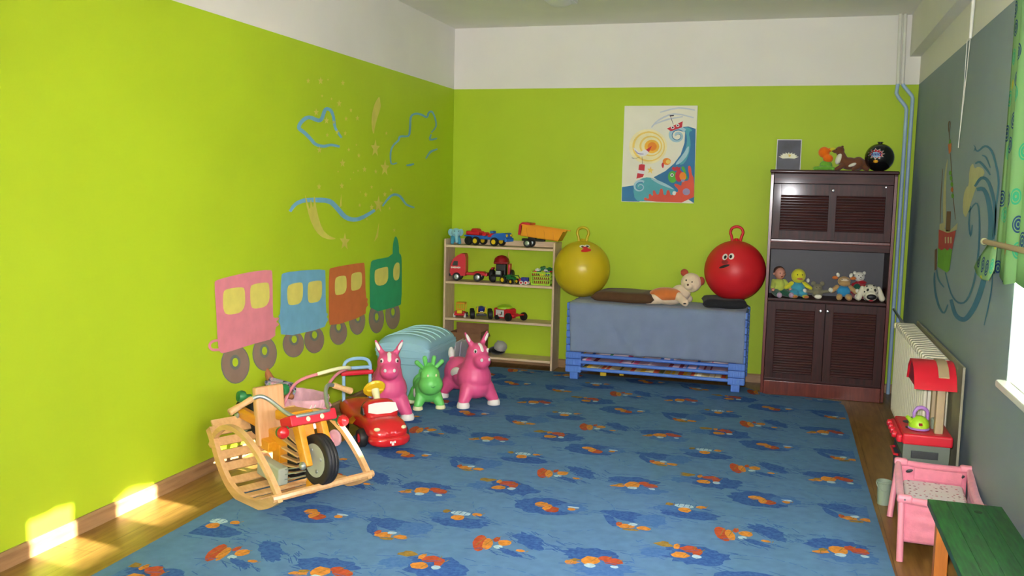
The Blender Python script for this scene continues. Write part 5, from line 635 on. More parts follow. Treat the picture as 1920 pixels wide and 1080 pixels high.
for i in range(-2, 3):
    for j in range(-3, 6):
        for k, (bx, by) in BASE.items():
            cx, cy = bx+0.945*i, by+0.455*i+1.0*j
            if not (0.40 < cx < 3.2 and Y0 < cy < -0.3): continue
            for l, (m, dx, dy, rx, ry, rot, jag) in enumerate(MOT[k]):
                big = rx > .065 and m in ('rug_navy', 'rug_mid')
                k_ = (.88, .98) if big else (.66, .92)
                rp(m, blobp(cx+dx*.85, cy+dy*.85, rx*k_[0], ry*k_[1], rot, jag*(.7 if big else 1.3), 30 if big else 12), 1+l*.5)
                if big:
                    for q in range(16):
                        a = rnd.uniform(0, 2*PI); dash(m, cx+dx+rx*1.15*math.cos(a), cy+dy+ry*1.25*math.sin(a), rot+rnd.uniform(-.4, .4), rnd.uniform(.02, .07), .004, 1)
                if m == 'rug_pale' and k == 'F':
                    for q in range(5): dash('rug_navy', cx+dx-.05+.025*q, cy+dy, 1.5, .05, .003, 7)
                elif m in ('rug_orange', 'rug_rust'):
                    dash('rug_navy', cx+dx, cy+dy-ry*.8, rot, rx*1.2, .004, 7); dash('rug_ochre', cx+dx+rx*.3, cy+dy+ry*.2, rot+1.2, ry*1.1, .004, 7)
        # dashed trails and little marks between the motifs
        ox, oy = 1.765+0.945*i, -3.36+0.455*i+1.0*j
        for (rx, ry, a0, a1) in ((.30, .27, .3, 2.6), (.36, .30, 3.4, 5.6)):
            for q in range(14):
                a = a0+(a1-a0)*q/14; x, y = ox+rx*math.cos(a), oy+ry*math.sin(a)
                if .45 < x < 3.15 and Y0+.05 < y < -.55: dash('rug_mid', x, y, a+PI/2, .032, .005, 1)
        for q in range(12):
            x, y = ox+rnd.uniform(-.5, .5), oy+rnd.uniform(-.5, .5)
            if .45 < x < 3.12 and Y0+.05 < y < -.55:
                for w in range(4): dash('rug_mid', x+rnd.uniform(-.03, .03), y+rnd.uniform(-.03, .03), rnd.uniform(0, 3), rnd.uniform(.015, .05), .005, 1)
tag(mb.build('play_rug', fix=False, smooth=False), 'large blue carpet printed with navy patches and orange-red figures covering the floor', 'rug')

# ------------------------------------------------------------------ back wall: painting
mb = MB('art_canvas'); ang = 0.0
mb.box((1.737, -0.0105, 1.763), (0.572, 0.019, 0.757), bev=.002)
layered(mb, ART, lambda u, v, o: (u, -0.0206-o, v), 0.0003)
tag(mb.build('canvas_painting', fix=False, smooth=False), 'unframed canvas painting of a blue wave, sun, gull and red boat on the green wall', 'picture')

# ------------------------------------------------------------------ pipes
def pipe(label, pts, zsplit):
    t = thing('heating_pipe', label, 'pipe', pts[-1])
    o = Vector(pts[-1]); up = [Vector(p)-o for p in pts if p[2] >= zsplit]; lo = [Vector(p)-o for p in pts if p[2] <= zsplit]
    MB('pipe_white').tube(up, .0135, 12).build('upper_pipe', t); MB('pipe_blue').tube(lo, .0135, 12).build('lower_pipe', t)
    return t
pipe('left one of the two thin pipes, its bend lower, white above and blue below', [(3.44, -.05, 2.782), (3.452, -.05, HG), (3.446, -.05, 2.22), (3.462, -.05, 2.19), (3.514, -.05, 2.125), (3.522, -.05, 2.10), (3.525, -.05, 0.3), (3.525, -.05, 0.0)], HG)
pipe('right one of the two thin pipes, nearer the grey wall, its bend higher', [(3.472, -.05, 2.782), (3.483, -.05, HG), (3.492, -.05, 2.272), (3.552, -.05, 2.20), (3.558, -.05, 2.18), (3.562, -.05, 0.3), (3.562, -.05, 0.0)], HG)

# ------------------------------------------------------------------ ceiling lights
for lx, ey, lab in ((1.17, -.97, 'left ceiling light fitting whose rounded end shows at the top edge'), (2.40, -1.0, 'right ceiling light fitting, only its tip showing at the top edge')):
    t = thing('ceiling_light', lab, 'lamp', (lx, ey-.62, HC), group=None)
    MB('frame_white').box((0, 0, -.018), (.20, 1.24, .034), bev=.008).build('housing', t)
    b = MB('lens_white'); rr = []
    for k in range(15):
        y = -.61+1.22*k/14; e = min(1, (1-abs(y)/.612)*24)**.5 if abs(y) < .612 else .05
        rr.append([(-.085*max(e, .35)*math.cos(PI*j/12), y, -.036-.035*max(e, .2)*math.sin(PI*j/12)) for j in range(13)])
    b.rings(rr); b.build('diffuser', t)

# ------------------------------------------------------------------ curtain, rod, hanging cord
mb = MB('curtain_cloth')
def cfn(u, v):
    y = -3.215-1.5*u; z = 1.165+1.25*v + (.012*math.sin(u*30) if v < .01 else 0)
    return (3.563+.010*math.sin(u*34)+.006*math.sin(u*61+v*3), y, z-.012*math.sin(u*9)*(1-v))
mb.grid(cfn, 90, 14); cu = mb.build('curtain', fix=False)
tag(cu, 'green curtain printed with coloured swirls at the right edge', 'curtain'); thicken(cu, .0015)
for cy0, cy1, lab, zb in ((-4.73, -6.2, 'added white sheer curtain beside the green one, put there to limit the sun', 1.215), (-6.22, -8.85, 'added wide white sheer curtain limiting the sun through the rear windows', 1.09), (-4.0, -4.41, 'added narrow white cloth strip blocking sun, hanging lowest behind the green curtain', .82)):  # added white curtains, mostly out of view, hung to cut down the sun patches
    mb = MB('sheer_cloth'); mb.grid(lambda u, v: ((3.560 if zb > 1 else 3.588)+(.010*math.sin(u*60)+.006*math.sin(u*101+v*3))*(1 if zb > 1 else .3), cy0+(cy1-cy0)*u, zb+(2.41-zb)*v), 110, 6)
    o = mb.build('curtain', fix=False); tag(o, lab, 'curtain'); thicken(o, .001)
mb = MB('curtain_cloth')
P0 = [(3.548, -3.16, 1.285), (3.53, -3.05, 1.21), (3.53, -2.985, 1.172), (3.525, -3.08, 1.15), (3.527, -3.2, 1.135), (3.53, -3.30, 1.14), (3.535, -3.36, 1.19), (3.545, -3.33, 1.285)]
mb.face(P0); bmesh.ops.subdivide_edges(mb.bm, edges=mb.bm.edges[:], cuts=2, use_grid_fill=True)
fo = mb.build('loose_fold', None, fix=False); thicken(fo, .003); fo.parent = cu
t = thing('curtain_rod', 'cream rod lying across the bottom of the green curtain', 'rod', (3.535, -3.7, 1.29))
MB('tan_p').cyl((0, .56, .0), (0, -1.0, 0), .011).build('pole', t); MB('vinyl_cream').lathe([(.001, -.02), (.012, -.016), (.015, 0), (.012, .016), (.001, .02)], (0, .57, 0), (0, 1, 0)).build('finial', t)
for y in (.2, -.8): MB('frame_white').cyl((.0, y, 0), (.064, y, 0), .006).build('bracket', t)
t = thing('pull_cord', 'thin white looped cord hanging from the beam in front of the grey wall', 'cord', (3.505, -2.60, 2.486))
MB('pipe_white').tube([(.0, -.03, .0), (.0, -.03, -.14), (0, -.026, -.29)], [.009, .009, .007], 10).build('cord_tube', t)
MB('cord_white').tube([(0, -.02, -.29), (0, .03, -.55), (.0, .09, -.775), (0, .085, -.78), (0, .085, -.775), (0, .05, -.5), (0, .06, -.29), (0, -.01, -.27)], .0017, 6).build('cord_loop', t)
# ------------------------------------------------------------------ pine shelf unit
SX0, SX1, SD = 0.022, 0.972, 0.24
t = thing('toy_shelf', 'pale pine open shelf unit with four boards standing in the left corner', 'shelf', (SX0, -SD, 0))
Wd = SX1-SX0
for x in (0.009, Wd-0.009): MB('pine_z').box((x, SD/2-.01, .522), (.018, SD-.02, 1.044), bev=.004).build('side_panel', t)
BZ = [.075, .378, .684, .986]
for z in BZ: MB('pine_x').box((Wd/2, SD/2-.011, z), (Wd-.037, SD-.024, .02), bev=.003).build('shelf_board', t)
MB('pine_x').box((Wd/2, SD-.03, 1.018), (Wd-.037, .014, .044), bev=.003).build('back_rail', t)
ST = [z+.0101 for z in BZ]
def sh(x, y, k): return (x, y, ST[k])

def plush_sit(name, label, cat, loc, rz, fur, h, head_mat=None, extra=None, group=None):
    """seated soft toy; h = height"""
    t = thing(name, label, cat, loc, rz, group); s = h
    blob('body', fur, [((0, 0, .26*s), (.19*s, .21*s, .25*s))], [((.05*s, .12*s, .12*s), (.30*s, .17*s, .09*s), .09*s, .085*s), ((.05*s, -.12*s, .12*s), (.30*s, -.17*s, .09*s), .09*s, .085*s),
         ((.02*s, .16*s, .40*s), (.14*s, .28*s, .22*s), .07*s, .065*s), ((.02*s, -.16*s, .40*s), (.14*s, -.28*s, .22*s), .07*s, .065*s)], t, vox=max(.0035, s*.022), smooth=3)
    return t

# light blue elephant
t = thing('plush_elephant', 'light blue plush elephant at the left end of the top shelf', 'soft toy', sh(.082, -.13, 3), -1.1)
blob('body', 'plush_teal', [((-.01, 0, .055), (.05, .042, .042))], [((.02, .025, .04), (.03, .03, .016), .018, .016), ((.02, -.025, .04), (.03, -.03, .016), .018, .016), ((-.04, .025, .04), (-.045, .028, .016), .018, .016), ((-.04, -.025, .04), (-.045, -.028, .016), .018, .016)], t, .0035, 3)
hd = blob('head', 'plush_blue', [((.035, 0, .10), (.038, .04, .036))], [((.06, 0, .09), (.085, 0, .05), .016, .013), ((.085, 0, .05), (.09, .0, .026), .013, .012)], t, .0035, 3)
for s_ in (1, -1):
    MB('plush_blue').sph((.02, s_*.042, .100), (.010, .026, .030), (0, 0, s_*.5)).build('ear', hd); MB('toy_black').sph((.068, s_*.016, .112), .004, seg=8, rng=6).build('eye', hd)

# blue tow truck with red load
t = thing('toy_truck', 'blue toy truck with red load and yellow hubs on the top shelf', 'toy truck', sh(.365, -.125, 3), -.24)
b = MB('toy_blue'); b.box((0, 0, .062), (.38, .085, .022), bev=.006)
b.prism([(.06, .07), (.19, .06), (.205, .07), (.20, .105), (.185, .112), (.10, .104), (.07, .09)], lambda x, z: (x, -.05, z), (0, .10, 0)); b.box((.205, 0, .055), (.02, .12, .03), bev=.006); b.box((-.10, 0, .075), (.20, .11, .012), bev=.004)
b.build('chassis', t)
b = MB('toy_red'); b.box((-.125, 0, .098), (.13, .095, .035), bev=.01); b.box((-.115, 0, .122), (.075, .08, .03), bev=.012, taper=.8); b.cyl((-.02, -.03, .092), (-.02, .03, .092), .018); b.build('load', t)
b = MB('toy_red'); b.prism([(.025, .073), (.13, .075), (.13, .09), (.11, .10), (.06, .103), (.035, .095)], lambda x, z: (x, -.045, z), (0, .09, 0)); b.build('cab', t)
MB('toy_blue').box((.05, 0, .112), (.03, .05, .02), bev=.004).build('beacon', t)
for y in (-.035, .035): MB('toy_yellow').cyl((.200, y, .09), (.209, y, .09), .012, seg=14).build('headlight', t)
for x in (-.15, -.08, .10):
    for y in (-.06, .06): wheel(t, (x, y, .036), .036, .03, 'toy_yellow' if x > -.1 else 'toy_black')

# yellow tipper
t = thing('toy_dump_truck', 'toy dump truck with a big yellow tipper on the top shelf', 'toy truck', sh(.81, -.13, 3), -.06)
b = MB('toy_black'); b.box((-.05, 0, .060), (.19, .05, .02), bev=.004); b.box((-.06, 0, .074), (.06, .06, .035), bev=.005); b.build('chassis', t)
b = MB('amber_p')
for s_, th in ((1, 1),):
    A = [(-.145, .095), (.175, .062), (.235, .145), (-.135, .182)]
    def tz(x, z): return (x, -.062, z)
    b.prism([(-.145, .094), (.17, .06), (.215, .145), (-.13, .185)], tz, (0, .006, 0)); b.prism([(-.145, .094), (.17, .06), (.215, .145), (-.13, .185)], lambda x, z: (x, .056, z), (0, .006, 0))
    b.prism([(-.145, .094), (.17, .06), (.172, .066), (-.143, .10)], tz, (0, .124, 0)); b.prism([(-.145, .094), (-.139, .094), (-.124, .185), (-.13, .185)], tz, (0, .124, 0)); b.prism([(.17, .06), (.176, .06), (.221, .145), (.215, .145)], tz, (0, .124, 0))
    for y in (-.068, .062): b.prism([(-.135, .178), (.24, .138), (.243, .147), (-.133, .188)], lambda x, z, y=y: (x, y, z), (0, .006, 0))
    for k in range(4):
        x = -.09+.075*k; b.box((x, -.065, .124-.1*(x+.1)), (.006, .006, .07), rot=(0, -.15, 0))
b.build('tipper', t)
b = MB('toy_red'); b.prism([(-.165, .10), (-.147, .10), (-.137, .188), (-.06, .183), (-.06, .197), (-.13, .203), (-.155, .185)], lambda x, z: (x, -.064, z), (0, .128, 0)); b.build('headboard', t)
for x, y in ((-.085, -.05), (-.085, .05)):
    wheel(t, (x, y, .034), .034, .028, 'steel_matt')

# red lorry tractor facing left
t = thing('toy_lorry', 'red toy lorry tractor unit facing left on the second shelf', 'toy truck', sh(.205, -.125, 2), PI+.12); t.scale = (.94, .94, .98)
b = MB('toy_red'); b.prism([(.02, .045), (.155, .045), (.163, .08), (.158, .13), (.135, .185), (.10, .215), (.06, .235), (.03, .232), (.02, .20)], lambda x, z: (x, -.055, z), (0, .11, 0)); b.build('cab', t, ang=50)
b = MB('toy_red'); b.box((-.075, 0, .062), (.19, .08, .022), bev=.006); b.box((-.10, 0, .078), (.12, .085, .012), bev=.005, taper=.7); b.box((-.165, 0, .06), (.02, .10, .03), bev=.006); b.build('chassis', t)
for y in (-.0565, .0565): MB('kitchen_dark').prism([(.09, .13), (.14, .13), (.126, .168), (.09, .17)], lambda x, z, y=y: (x, y-.001, z), (0, .002, 0)).build('side_window', t)
MB('kitchen_dark').prism([(.1605, .133), (.139, .18), (.142, .182), (.1635, .134)], lambda x, z: (x, -.045, z), (0, .09, 0)).build('windscreen', t)
b = MB('toy_white'); 
for k in range(8): b.box((.148-.011*k, .0562, .114), (.008, .002, .012 if k % 3 else .016))
b.build('side_lettering', t)
MB('toy_black').box((.16, 0, .05), (.02, .112, .02), bev=.004).build('bumper', t)
for x in (.10, -.09):
    for y in (-.052, .052): wheel(t, (x, y, .036), .036, .03, 'steel_matt')

# red and black tractor, facing out
t = thing('toy_tractor', 'red and black toy tractor with big tyres behind the small green one', 'toy tractor', sh(.475, -.098, 2), -1.50)
b = MB('toy_black'); b.box((.03, 0, .075), (.12, .06, .05), bev=.008); b.box((-.03, 0, .10), (.07, .085, .10), bev=.008); b.build('body', t)
b = MB('toy_darkred'); b.lathe([(.001, .058), (.035, .05), (.058, .03), (.066, .0)], (-.03, 0, .165)); b.box((-.03, 0, .16), (.09, .12, .02), bev=.006); b.build('roof', t)
MB('toy_red').box((-.02, .072, .10), (.08, .02, .11), bev=.008).build('mudguard', t); MB('toy_red').box((-.02, -.072, .11), (.08, .02, .02), bev=.008).build('mudguard', t)
b = MB('steel_matt'); b.box((.092, 0, .085), (.004, .04, .03), bev=.001); b.build('grille', t)
MB('toy_orange').tube([(-.05, .05, .18), (-.055, .052, .25)], .0016, 6).build('antenna', t)
for x, y, r in ((-.04, .084, .052), (-.04, -.084, .052), (.055, .05, .034), (.055, -.05, .034)): wheel(t, (x, y, r), r, .034, 'toy_black' if r > .04 else 'steel_matt')

t = thing('toy_tractor', 'small green toy tractor with yellow hubs in the middle of the second shelf', 'toy tractor', sh(.582, -.186, 2), -.45); t.scale = (.92, .92, .92)
b = MB('toy_green'); b.box((.02, 0, .05), (.09, .035, .03), bev=.006); b.box((-.03, 0, .065), (.05, .07, .012), bev=.004); b.box((.0, 0, .07), (.05, .03, .02), bev=.005); b.box((.05, 0, .075), (.04, .07, .006), bev=.002); b.build('body', t)
MB('toy_black').tube([(-.01, 0, .07), (.005, 0, .09)], .003, 6).build('steering_column', t)
for x, y, r in ((-.035, .05, .034), (-.035, -.05, .034), (.055, .04, .024), (.055, -.04, .024)): wheel(t, (x, y, r), r, .026, 'toy_yellow')
t = thing('toy_cart', 'tiny blue and red toy wagon with white-ringed wheels beside the lime basket', 'toy', sh(.705, -.195, 2), 0)
b = MB('navy_p'); b.box((.01, 0, .042), (.06, .04, .034), bev=.004)
for k in range(3): b.box((-.01+.02*k, -.022, .042), (.006, .006, .034))
b.build('body', t); MB('toy_red').box((-.03, 0, .036), (.02, .04, .024), bev=.004).build('nose', t); MB('toy_black').tube([(-.03, 0, .045), (-.05, 0, .07), (-.045, 0, .075)], .004, 6).build('hitch', t)
for x in (-.015, .025):
    for y in (-.028, .028): wheel(t, (x, y, .0165), .0165, .01, 'toy_red', tyre='toy_white')
# lime basket with bricks
t = thing('toy_basket', 'lime green slotted plastic basket full of bricks on the second shelf', 'basket', sh(.845, -.135, 2), .03)
b = MB('lime'); w_, d_, h_ = .155, .12, .105
for s_ in (-1, 1):
    for z0, z1 in ((0, .012), (.036, .042), (.066, .072), (.096, h_)): b.box((0, s_*d_/2, (z0+z1)/2), (w_, .003, z1-z0)); b.box((s_*w_/2, 0, (z0+z1)/2), (.003, d_, z1-z0))
    for k in range(10):
        x = -w_/2+w_*k/9; sk = .0
        for q in range(3): b.box((x*.97, s_*d_/2, .024+.03*q), (.006, .003, .026), rot=(0, -.35 if 0 < k < 9 else 0, 0))
    for k in range(8):
        y = -d_/2+d_*k/7; b.box((s_*w_/2, y, .05), (.003, .006, .1))
b.box((0, 0, .002), (w_, d_, .004)); b.box((0, -d_/2-.002, h_), (w_+.008, .006, .006)); b.box((0, d_/2+.002, h_), (w_+.008, .006, .006)); b.box((-w_/2-.002, 0, h_), (.006, d_+.008, .006)); b.box((w_/2+.002, 0, h_), (.006, d_+.008, .006))
b.build('basket_wall', t)
BR = [('toy_red', -.055, -.035, .012, 'red toy brick at the front left of the heap'), ('toy_green', -.022, -.03, .014, 'green toy brick beside the red one in the heap'), ('toy_yellow', .012, -.035, .012, 'yellow toy brick at the front middle of the heap'),
      ('navy_p', .048, -.03, .012, 'dark blue toy brick at the front right of the heap'), ('toy_white', -.04, .012, .03, 'white toy brick lying at the left top of the heap'), ('toy_green', .0, .015, .05, 'dark green toy brick crowning the heap'),
      ('toy_white', .035, .01, .035, 'white toy brick behind the yellow one in the heap'), ('toy_red', .055, .03, .026, 'red toy brick at the right back of the heap'), ('toy_green', .058, .0, .045, 'small green toy brick at the right top of the heap'), ('toy_blue', -.055, .035, .014, 'mid blue toy brick at the left back of the heap')]
for i, (m, x, y, z, lab) in enumerate(BR):
    q = thing('toy_brick', lab+' in the lime basket', 'toy brick', (.845+x, -.135+y, ST[2]+.082+z), rnd.uniform(-.7, .7), 'bricks in the lime basket', rot=(rnd.uniform(-.3, .3), rnd.uniform(-.3, .3), rnd.uniform(-.8, .8)))
    MB(m).box((0, 0, 0), (.044, .038, .026), bev=.002).build('block', q)
    s = MB(m)
    for a in (-.009, .009): s.cyl((a, 0, .0125), (a, 0, .019), .006, seg=10)
    s.build('stud', q)
b = MB('toy_darkred'); b.box((0, 0, .041), (.13, .10, .078), bev=.006)   # bricks deeper in the basket
o = b.build('brick_heap'); o.location = (.845, -.135, ST[2]+.006); tag(o, 'dark red bricks packed inside the lime basket, seen through its slots', 'toy bricks')

# third shelf
t = thing('toy_jeep', 'small yellow and red toy jeep at the left of the third shelf', 'toy car', sh(.15, -.155, 1), -1.45)
b = MB('toy_red'); b.box((0, 0, .028), (.12, .085, .024), bev=.008); b.box((.05, 0, .028), (.03, .09, .018), bev=.006)
for s_ in (-1, 1): b.box((.038, s_*.034, .046), (.045, .018, .022), bev=.007)
b.build('body', t)
b = MB('toy_yellow'); b.box((.036, 0, .05), (.05, .046, .032), bev=.008); b.build('bonnet', t)
b = MB('amber_p'); b.box((-.012, 0, .118), (.07, .076, .012), bev=.004)
for x in (-.044, .02):
    for y in (-.034, 0, .034): b.box((x, y, .09), (.006, .006, .055))
b.box((.02, 0, .068), (.006, .076, .008)); b.build('cab_frame', t)
for x in (-.035, .04):
    for y in (-.044, .044): wheel(t, (x, y, .019), .019, .016, 'toy_white', tyre='toy_white' if x > 0 else 'rubber')
t = thing('toy_buggy', 'black and blue toy buggy with yellow springs on the third shelf', 'toy car', sh(.325, -.14, 1), -1.2)
b = MB('toy_black'); b.box((0, 0, .045), (.16, .05, .03), bev=.01); b.box((.06, 0, .035), (.05, .09, .016), bev=.004); b.build('chassis', t)
b = MB('navy_p'); b.sph((-.01, 0, .075), (.06, .032, .026)); b.box((-.04, 0, .085), (.02, .08, .008), bev=.003); b.build('canopy', t)
for y in (-.036, .036): MB('toy_yellow').tube([(.065, y, .05), (.06, y*.9, .10)], .006, 8).build('spring', t)
MB('toy_yellow').box((.084, 0, .055), (.004, .05, .006)).build('front_stripe', t); MB('toy_white').box((.083, 0, .066), (.004, .025, .006)).build('front_badge', t)
for x, r in ((-.06, .037), (.06, .037)):
    for y in (-.075, .075): wheel(t, (x, y, r), r, .036, 'toy_black')
t = thing('toy_racing_car', 'red toy car with a lime green dome and white label on the third shelf', 'toy car', sh(.56, -.15, 1), -.42)
b = MB('toy_red'); b.box((-.03, 0, .055), (.165, .105, .085), bev=.014); b.box((.07, 0, .05), (.07, .04, .025), bev=.006); b.box((.11, .0, .05), (.03, .13, .012), bev=.004); b.build('body', t)
MB('lime').lathe([(.066, 0), (.062, .016), (.045, .028), (.001, .035)], (-.03, 0, .092)).build('dome', t)
lab = MB('paper'); lab.box((-.04, -.0535, .055), (.088, .002, .056)); lab.m('toy_red')
for k in range(3): lab.box((-.062+.016*k, -.055, .045), (.006, .002, .012))
lab.m('toy_grey').box((-.02, -.055, .057), (.014, .002, .026)); lab.build('label_sticker', t)
for x, y in ((-.07, -.052), (-.07, .052), (.06, -.062), (.11, .075)): wheel(t, (x, y, .034 if x > 0 else .02), .034 if x > 0 else .02, .028, 'toy_black')
# bottom shelf
t = thing('cap', 'grey and black cap lying on the bottom shelf', 'cap', sh(.475, -.13, 0), -.4)
b = MB('cap_black'); b.sph((-.01, 0, .036), (.078, .058, .034)); b.sph((-.065, -.01, .028), (.045, .05, .016)); b.build('brim_band', t)
b = MB('cap_grey'); b.sph((.028, 0, .072), (.056, .056, .050)); b.sph((.0, 0, .118), (.008, .008, .005), seg=10, rng=6); b.build('crown', t)
t = thing('toy_can', 'small dark toy standing on the bottom shelf beside the pink ear', 'toy', sh(.23, -.18, 0), 0)
MB('toy_black').cyl((0, 0, 0), (0, 0, .045), .022, .018).build('body', t); MB('toy_grey').cyl((-.03, 0, .001), (-.03, 0, .03), .009).build('lid', t)
# cardboard box on the bottom shelf
t = thing('cardboard_box', 'open brown cardboard box standing on the bottom shelf behind the pink horse', 'box', (.215, -.135, ST[0]), .0)
b = MB('cardboard'); b.box((0, 0, .002), (.28, .19, .003)); b.box((0, -.095, .09), (.28, .003, .18)); b.box((0, .095, .09), (.28, .003, .18)); b.box((-.14, 0, .09), (.003, .19, .18)); b.box((.14, 0, .09), (.003, .19, .18)); b.build('carton', t)
MB('cardboard').box((0, .098, .205), (.29, .003, .07), rot=(.05, 0, 0)).build('flap', t); MB('cardboard').box((.15, 0, .165), (.06, .18, .003), rot=(0, 1.1, 0)).build('flap', t)

# ------------------------------------------------------------------ storage tub
t = thing('storage_chest', 'light blue plastic treasure-chest tub with arched ribbed lid by the left wall', 'storage box', (.255, -1.35, 0), .035)
def rrect(w, d, z, r=.03, n=5):
    out = []
    for cx, cy, a0 in ((w/2-r, d/2-r, 0), (-w/2+r, d/2-r, PI/2), (-w/2+r, -d/2+r, PI), (w/2-r, -d/2+r, 1.5*PI)):
        for k in range(n+1): a = a0+PI/2*k/n; out.append((cx+r*math.cos(a), cy+r*math.sin(a), z))
    return out
b = MB('tub_blue'); b.rings([rrect(.32, .52, .001), rrect(.345, .55, .17), rrect(.36, .565, .25), rrect(.375, .58, .255), rrect(.378, .585, .30), rrect(.392, .60, .305), rrect(.394, .602, .335)]); b.build('body', t, ang=25)
lid = MB('tub_blue'); lid.rings([rrect(.402, .612, .335), rrect(.404, .614, .352), rrect(.398, .606, .356), rrect(.398, .606, .37)])
rg = []
for k in range(22):
    y = -.30+.60*k/21; e = min(1.0, (.302-abs(y))/.055); e = max(e, 0)**.5; h = .088*(.35+.65*e)
    rg.append([(-.192*(.93+.07*e)*math.cos(PI*j/24), y, .365+h*math.sin(PI*j/24)**.8) for j in range(25)])
lid.rings(rg, closed=True); lo = lid.build('lid', t, ang=30)
for k in range(5):
    y = -.20+.10*k
    MB('tub_line').tube([(-.186*math.cos(PI*j/20), y, .369+.088*max(math.sin(PI*j/20), 0)**.8) for j in range(2, 19)], .0045, 6).build('rib', lo)
for i, (lab, dx, m) in enumerate((('white board leaning behind the blue chest, the nearer of two', 0, 'paper'), ('lilac board leaning behind the blue chest, next to the shelf', .022, 'paper_lilac'))):
    q = thing('picture_book', lab, 'book', (.36+dx*1.2, -.84+dx*2.4, .0085), 0, rot=(0, .10, .05)); MB(m).box((0, 0, .15), (.008, .2, .30), bev=.002).build('cover', q)

# ------------------------------------------------------------------ bouncing animals
def horse(label, loc, rz):
    t = thing('bouncing_horse', label, 'bouncing toy', loc, rz, 'pink inflatable bouncing horses')
    bd = blob('body', 'horse_pink', [((.075, 0, .185), (.118, .118, .118)), ((.085, 0, .155), (.10, .112, .10)), ((-.05, 0, .175), (.11, .09, .085)), ((-.15, 0, .185), (.105, .105, .105)), ((.118, 0, .362), (.076, .075, .068)), ((.182, 0, .318), (.060, .060, .054)), ((.095, 0, .125), (.095, .112, .08)), ((-.14, 0, .13), (.08, .085, .07))],
        [((.085, 0, .24), (.110, 0, .34), .095, .074), ((.12, .07, .12), (.145, .112, .045), .055, .037), ((.12, -.07, .12), (.145, -.112, .045), .055, .037), ((-.16, .06, .12), (-.19, .10, .045), .055, .037), ((-.16, -.06, .12), (-.19, -.10, .045), .055, .037),
         ((-.23, 0, .22), (-.265, 0, .265), .03, .02), ((.105, .038, .415), (.10, .066, .455), .022, .014), ((.105, -.038, .415), (.10, -.066, .455), .022, .014)], t, .0065, 7)
    for x, y in ((.147, .116), (.147, -.116), (-.193, .103), (-.193, -.103)):
        MB('vinyl_white').lathe([(.030, .0), (.042, .004), (.044, .018), (.040, .034), (.036, .042)], (x, y, .0), seg=22).build('hoof', t)
    MB('vinyl_white').lathe([(.001, -.02), (.019, -.012), (.024, .01), (.022, .035), (.012, .058), (.001, .064)], (-.268, 0, .275), (-.15, 0, 1), seg=16).build('tail_tip', t)
    for s_ in (1, -1):
        e = blob('ear', 'horse_pink', [], [((.10, s_*.058, .445), (.094, s_*.082, .494), .017, .007)], t, .003, 2)
        MB('vinyl_white').sph((.114, s_*.069, .462), (.004, .010, .032), (s_*-.45, -.05, 0), seg=12, rng=8).build('ear_lining', e)
        ey = MB('vinyl_white').sph((.175, s_*.046, .384), (.011, .012, .015), (0, 0, s_*.9), seg=14, rng=10).build('eye', t)
        MB('toy_black').sph((.1835, s_*.0505, .383), (.006, .0065, .009), (0, 0, s_*.9), seg=12, rng=8).build('pupil', ey)
        MB('vinyl_white').sph((.232, s_*.028, .332), (.007, .010, .012), (0, 0, s_*.5), seg=12, rng=8).build('nostril', t)
        MB('vinyl_white').sph((-.055, s_*.076, .205), (.068, .020, .030), (s_*-.35, -.45, 0), seg=18, rng=10).build('saddle_patch', t)
    MB('vinyl_white').sph((.162, 0, .404), (.040, .018, .012), (0, .72, 0), seg=16, rng=10).build('blaze', t)
    return t
h0 = horse('pink inflatable bouncing horse beside the blue chest, right behind the green animal', (.715, -1.53, .009), -.75)
dup(h0, (.355, -2.06, .009), -1.10, 'pink inflatable bouncing horse standing directly behind the red ride-on car')
t = thing('bouncing_deer', 'small green inflatable bouncing animal with antlers between the two pink horses', 'bouncing toy', (.500, -1.765, .009), -.95); t.scale = (.86, .98, .98)
blob('body', 'vinyl_green', [((.045, 0, .125), (.095, .088, .085)), ((-.06, 0, .13), (.09, .075, .075)), ((-.12, 0, .145), (.075, .072, .07)), ((.110, 0, .232), (.068, .068, .072)), ((.130, 0, .178), (.082, .084, .072))],
    [((.07, .05, .09), (.095, .075, .035), .042, .03), ((.07, -.05, .09), (.095, -.075, .035), .042, .03), ((-.11, .05, .09), (-.14, .075, .035), .042, .03), ((-.11, -.05, .09), (-.14, -.075, .035), .042, .03), ((-.15, 0, .19), (-.17, 0, .215), .03, .022),
     ((.09, 0, .26), (.085, 0, .285), .045, .035)], t, .005, 6)
for y0, y1, z1 in ((.020, .032, .350), (-.020, -.032, .350), (.040, .086, .322), (-.040, -.086, .322)):
    blob('antler', 'vinyl_green', [], [((.085, y0, .28), (.085, y1, z1), .0125, .016)], t, .003, 2)
for x, y in ((.097, .078), (.097, -.078), (-.143, .078), (-.143, -.078)):
    MB('vinyl_cream').lathe([(.026, 0), (.034, .004), (.035, .014), (.030, .028)], (x, y, 0), seg=20).build('hoof', t)
for s_ in (1, -1): MB('vinyl_cream').sph((.176, s_*.028, .246), (.005, .006, .009), seg=10, rng=8).build('eye', t)
MB('vinyl_white').sph((-.07, 0, .198), (.04, .03, .01), seg=16).build('saddle_patch', t); MB('vinyl_white').sph((.0, -.083, .10), (.03, .008, .03), seg=16).build('saddle_patch', t)
MB('toy_green').tube([(.208, -.014, .178), (.213, 0, .170), (.208, .014, .178)], .0016, 6, smooth=4).build('smile', t)
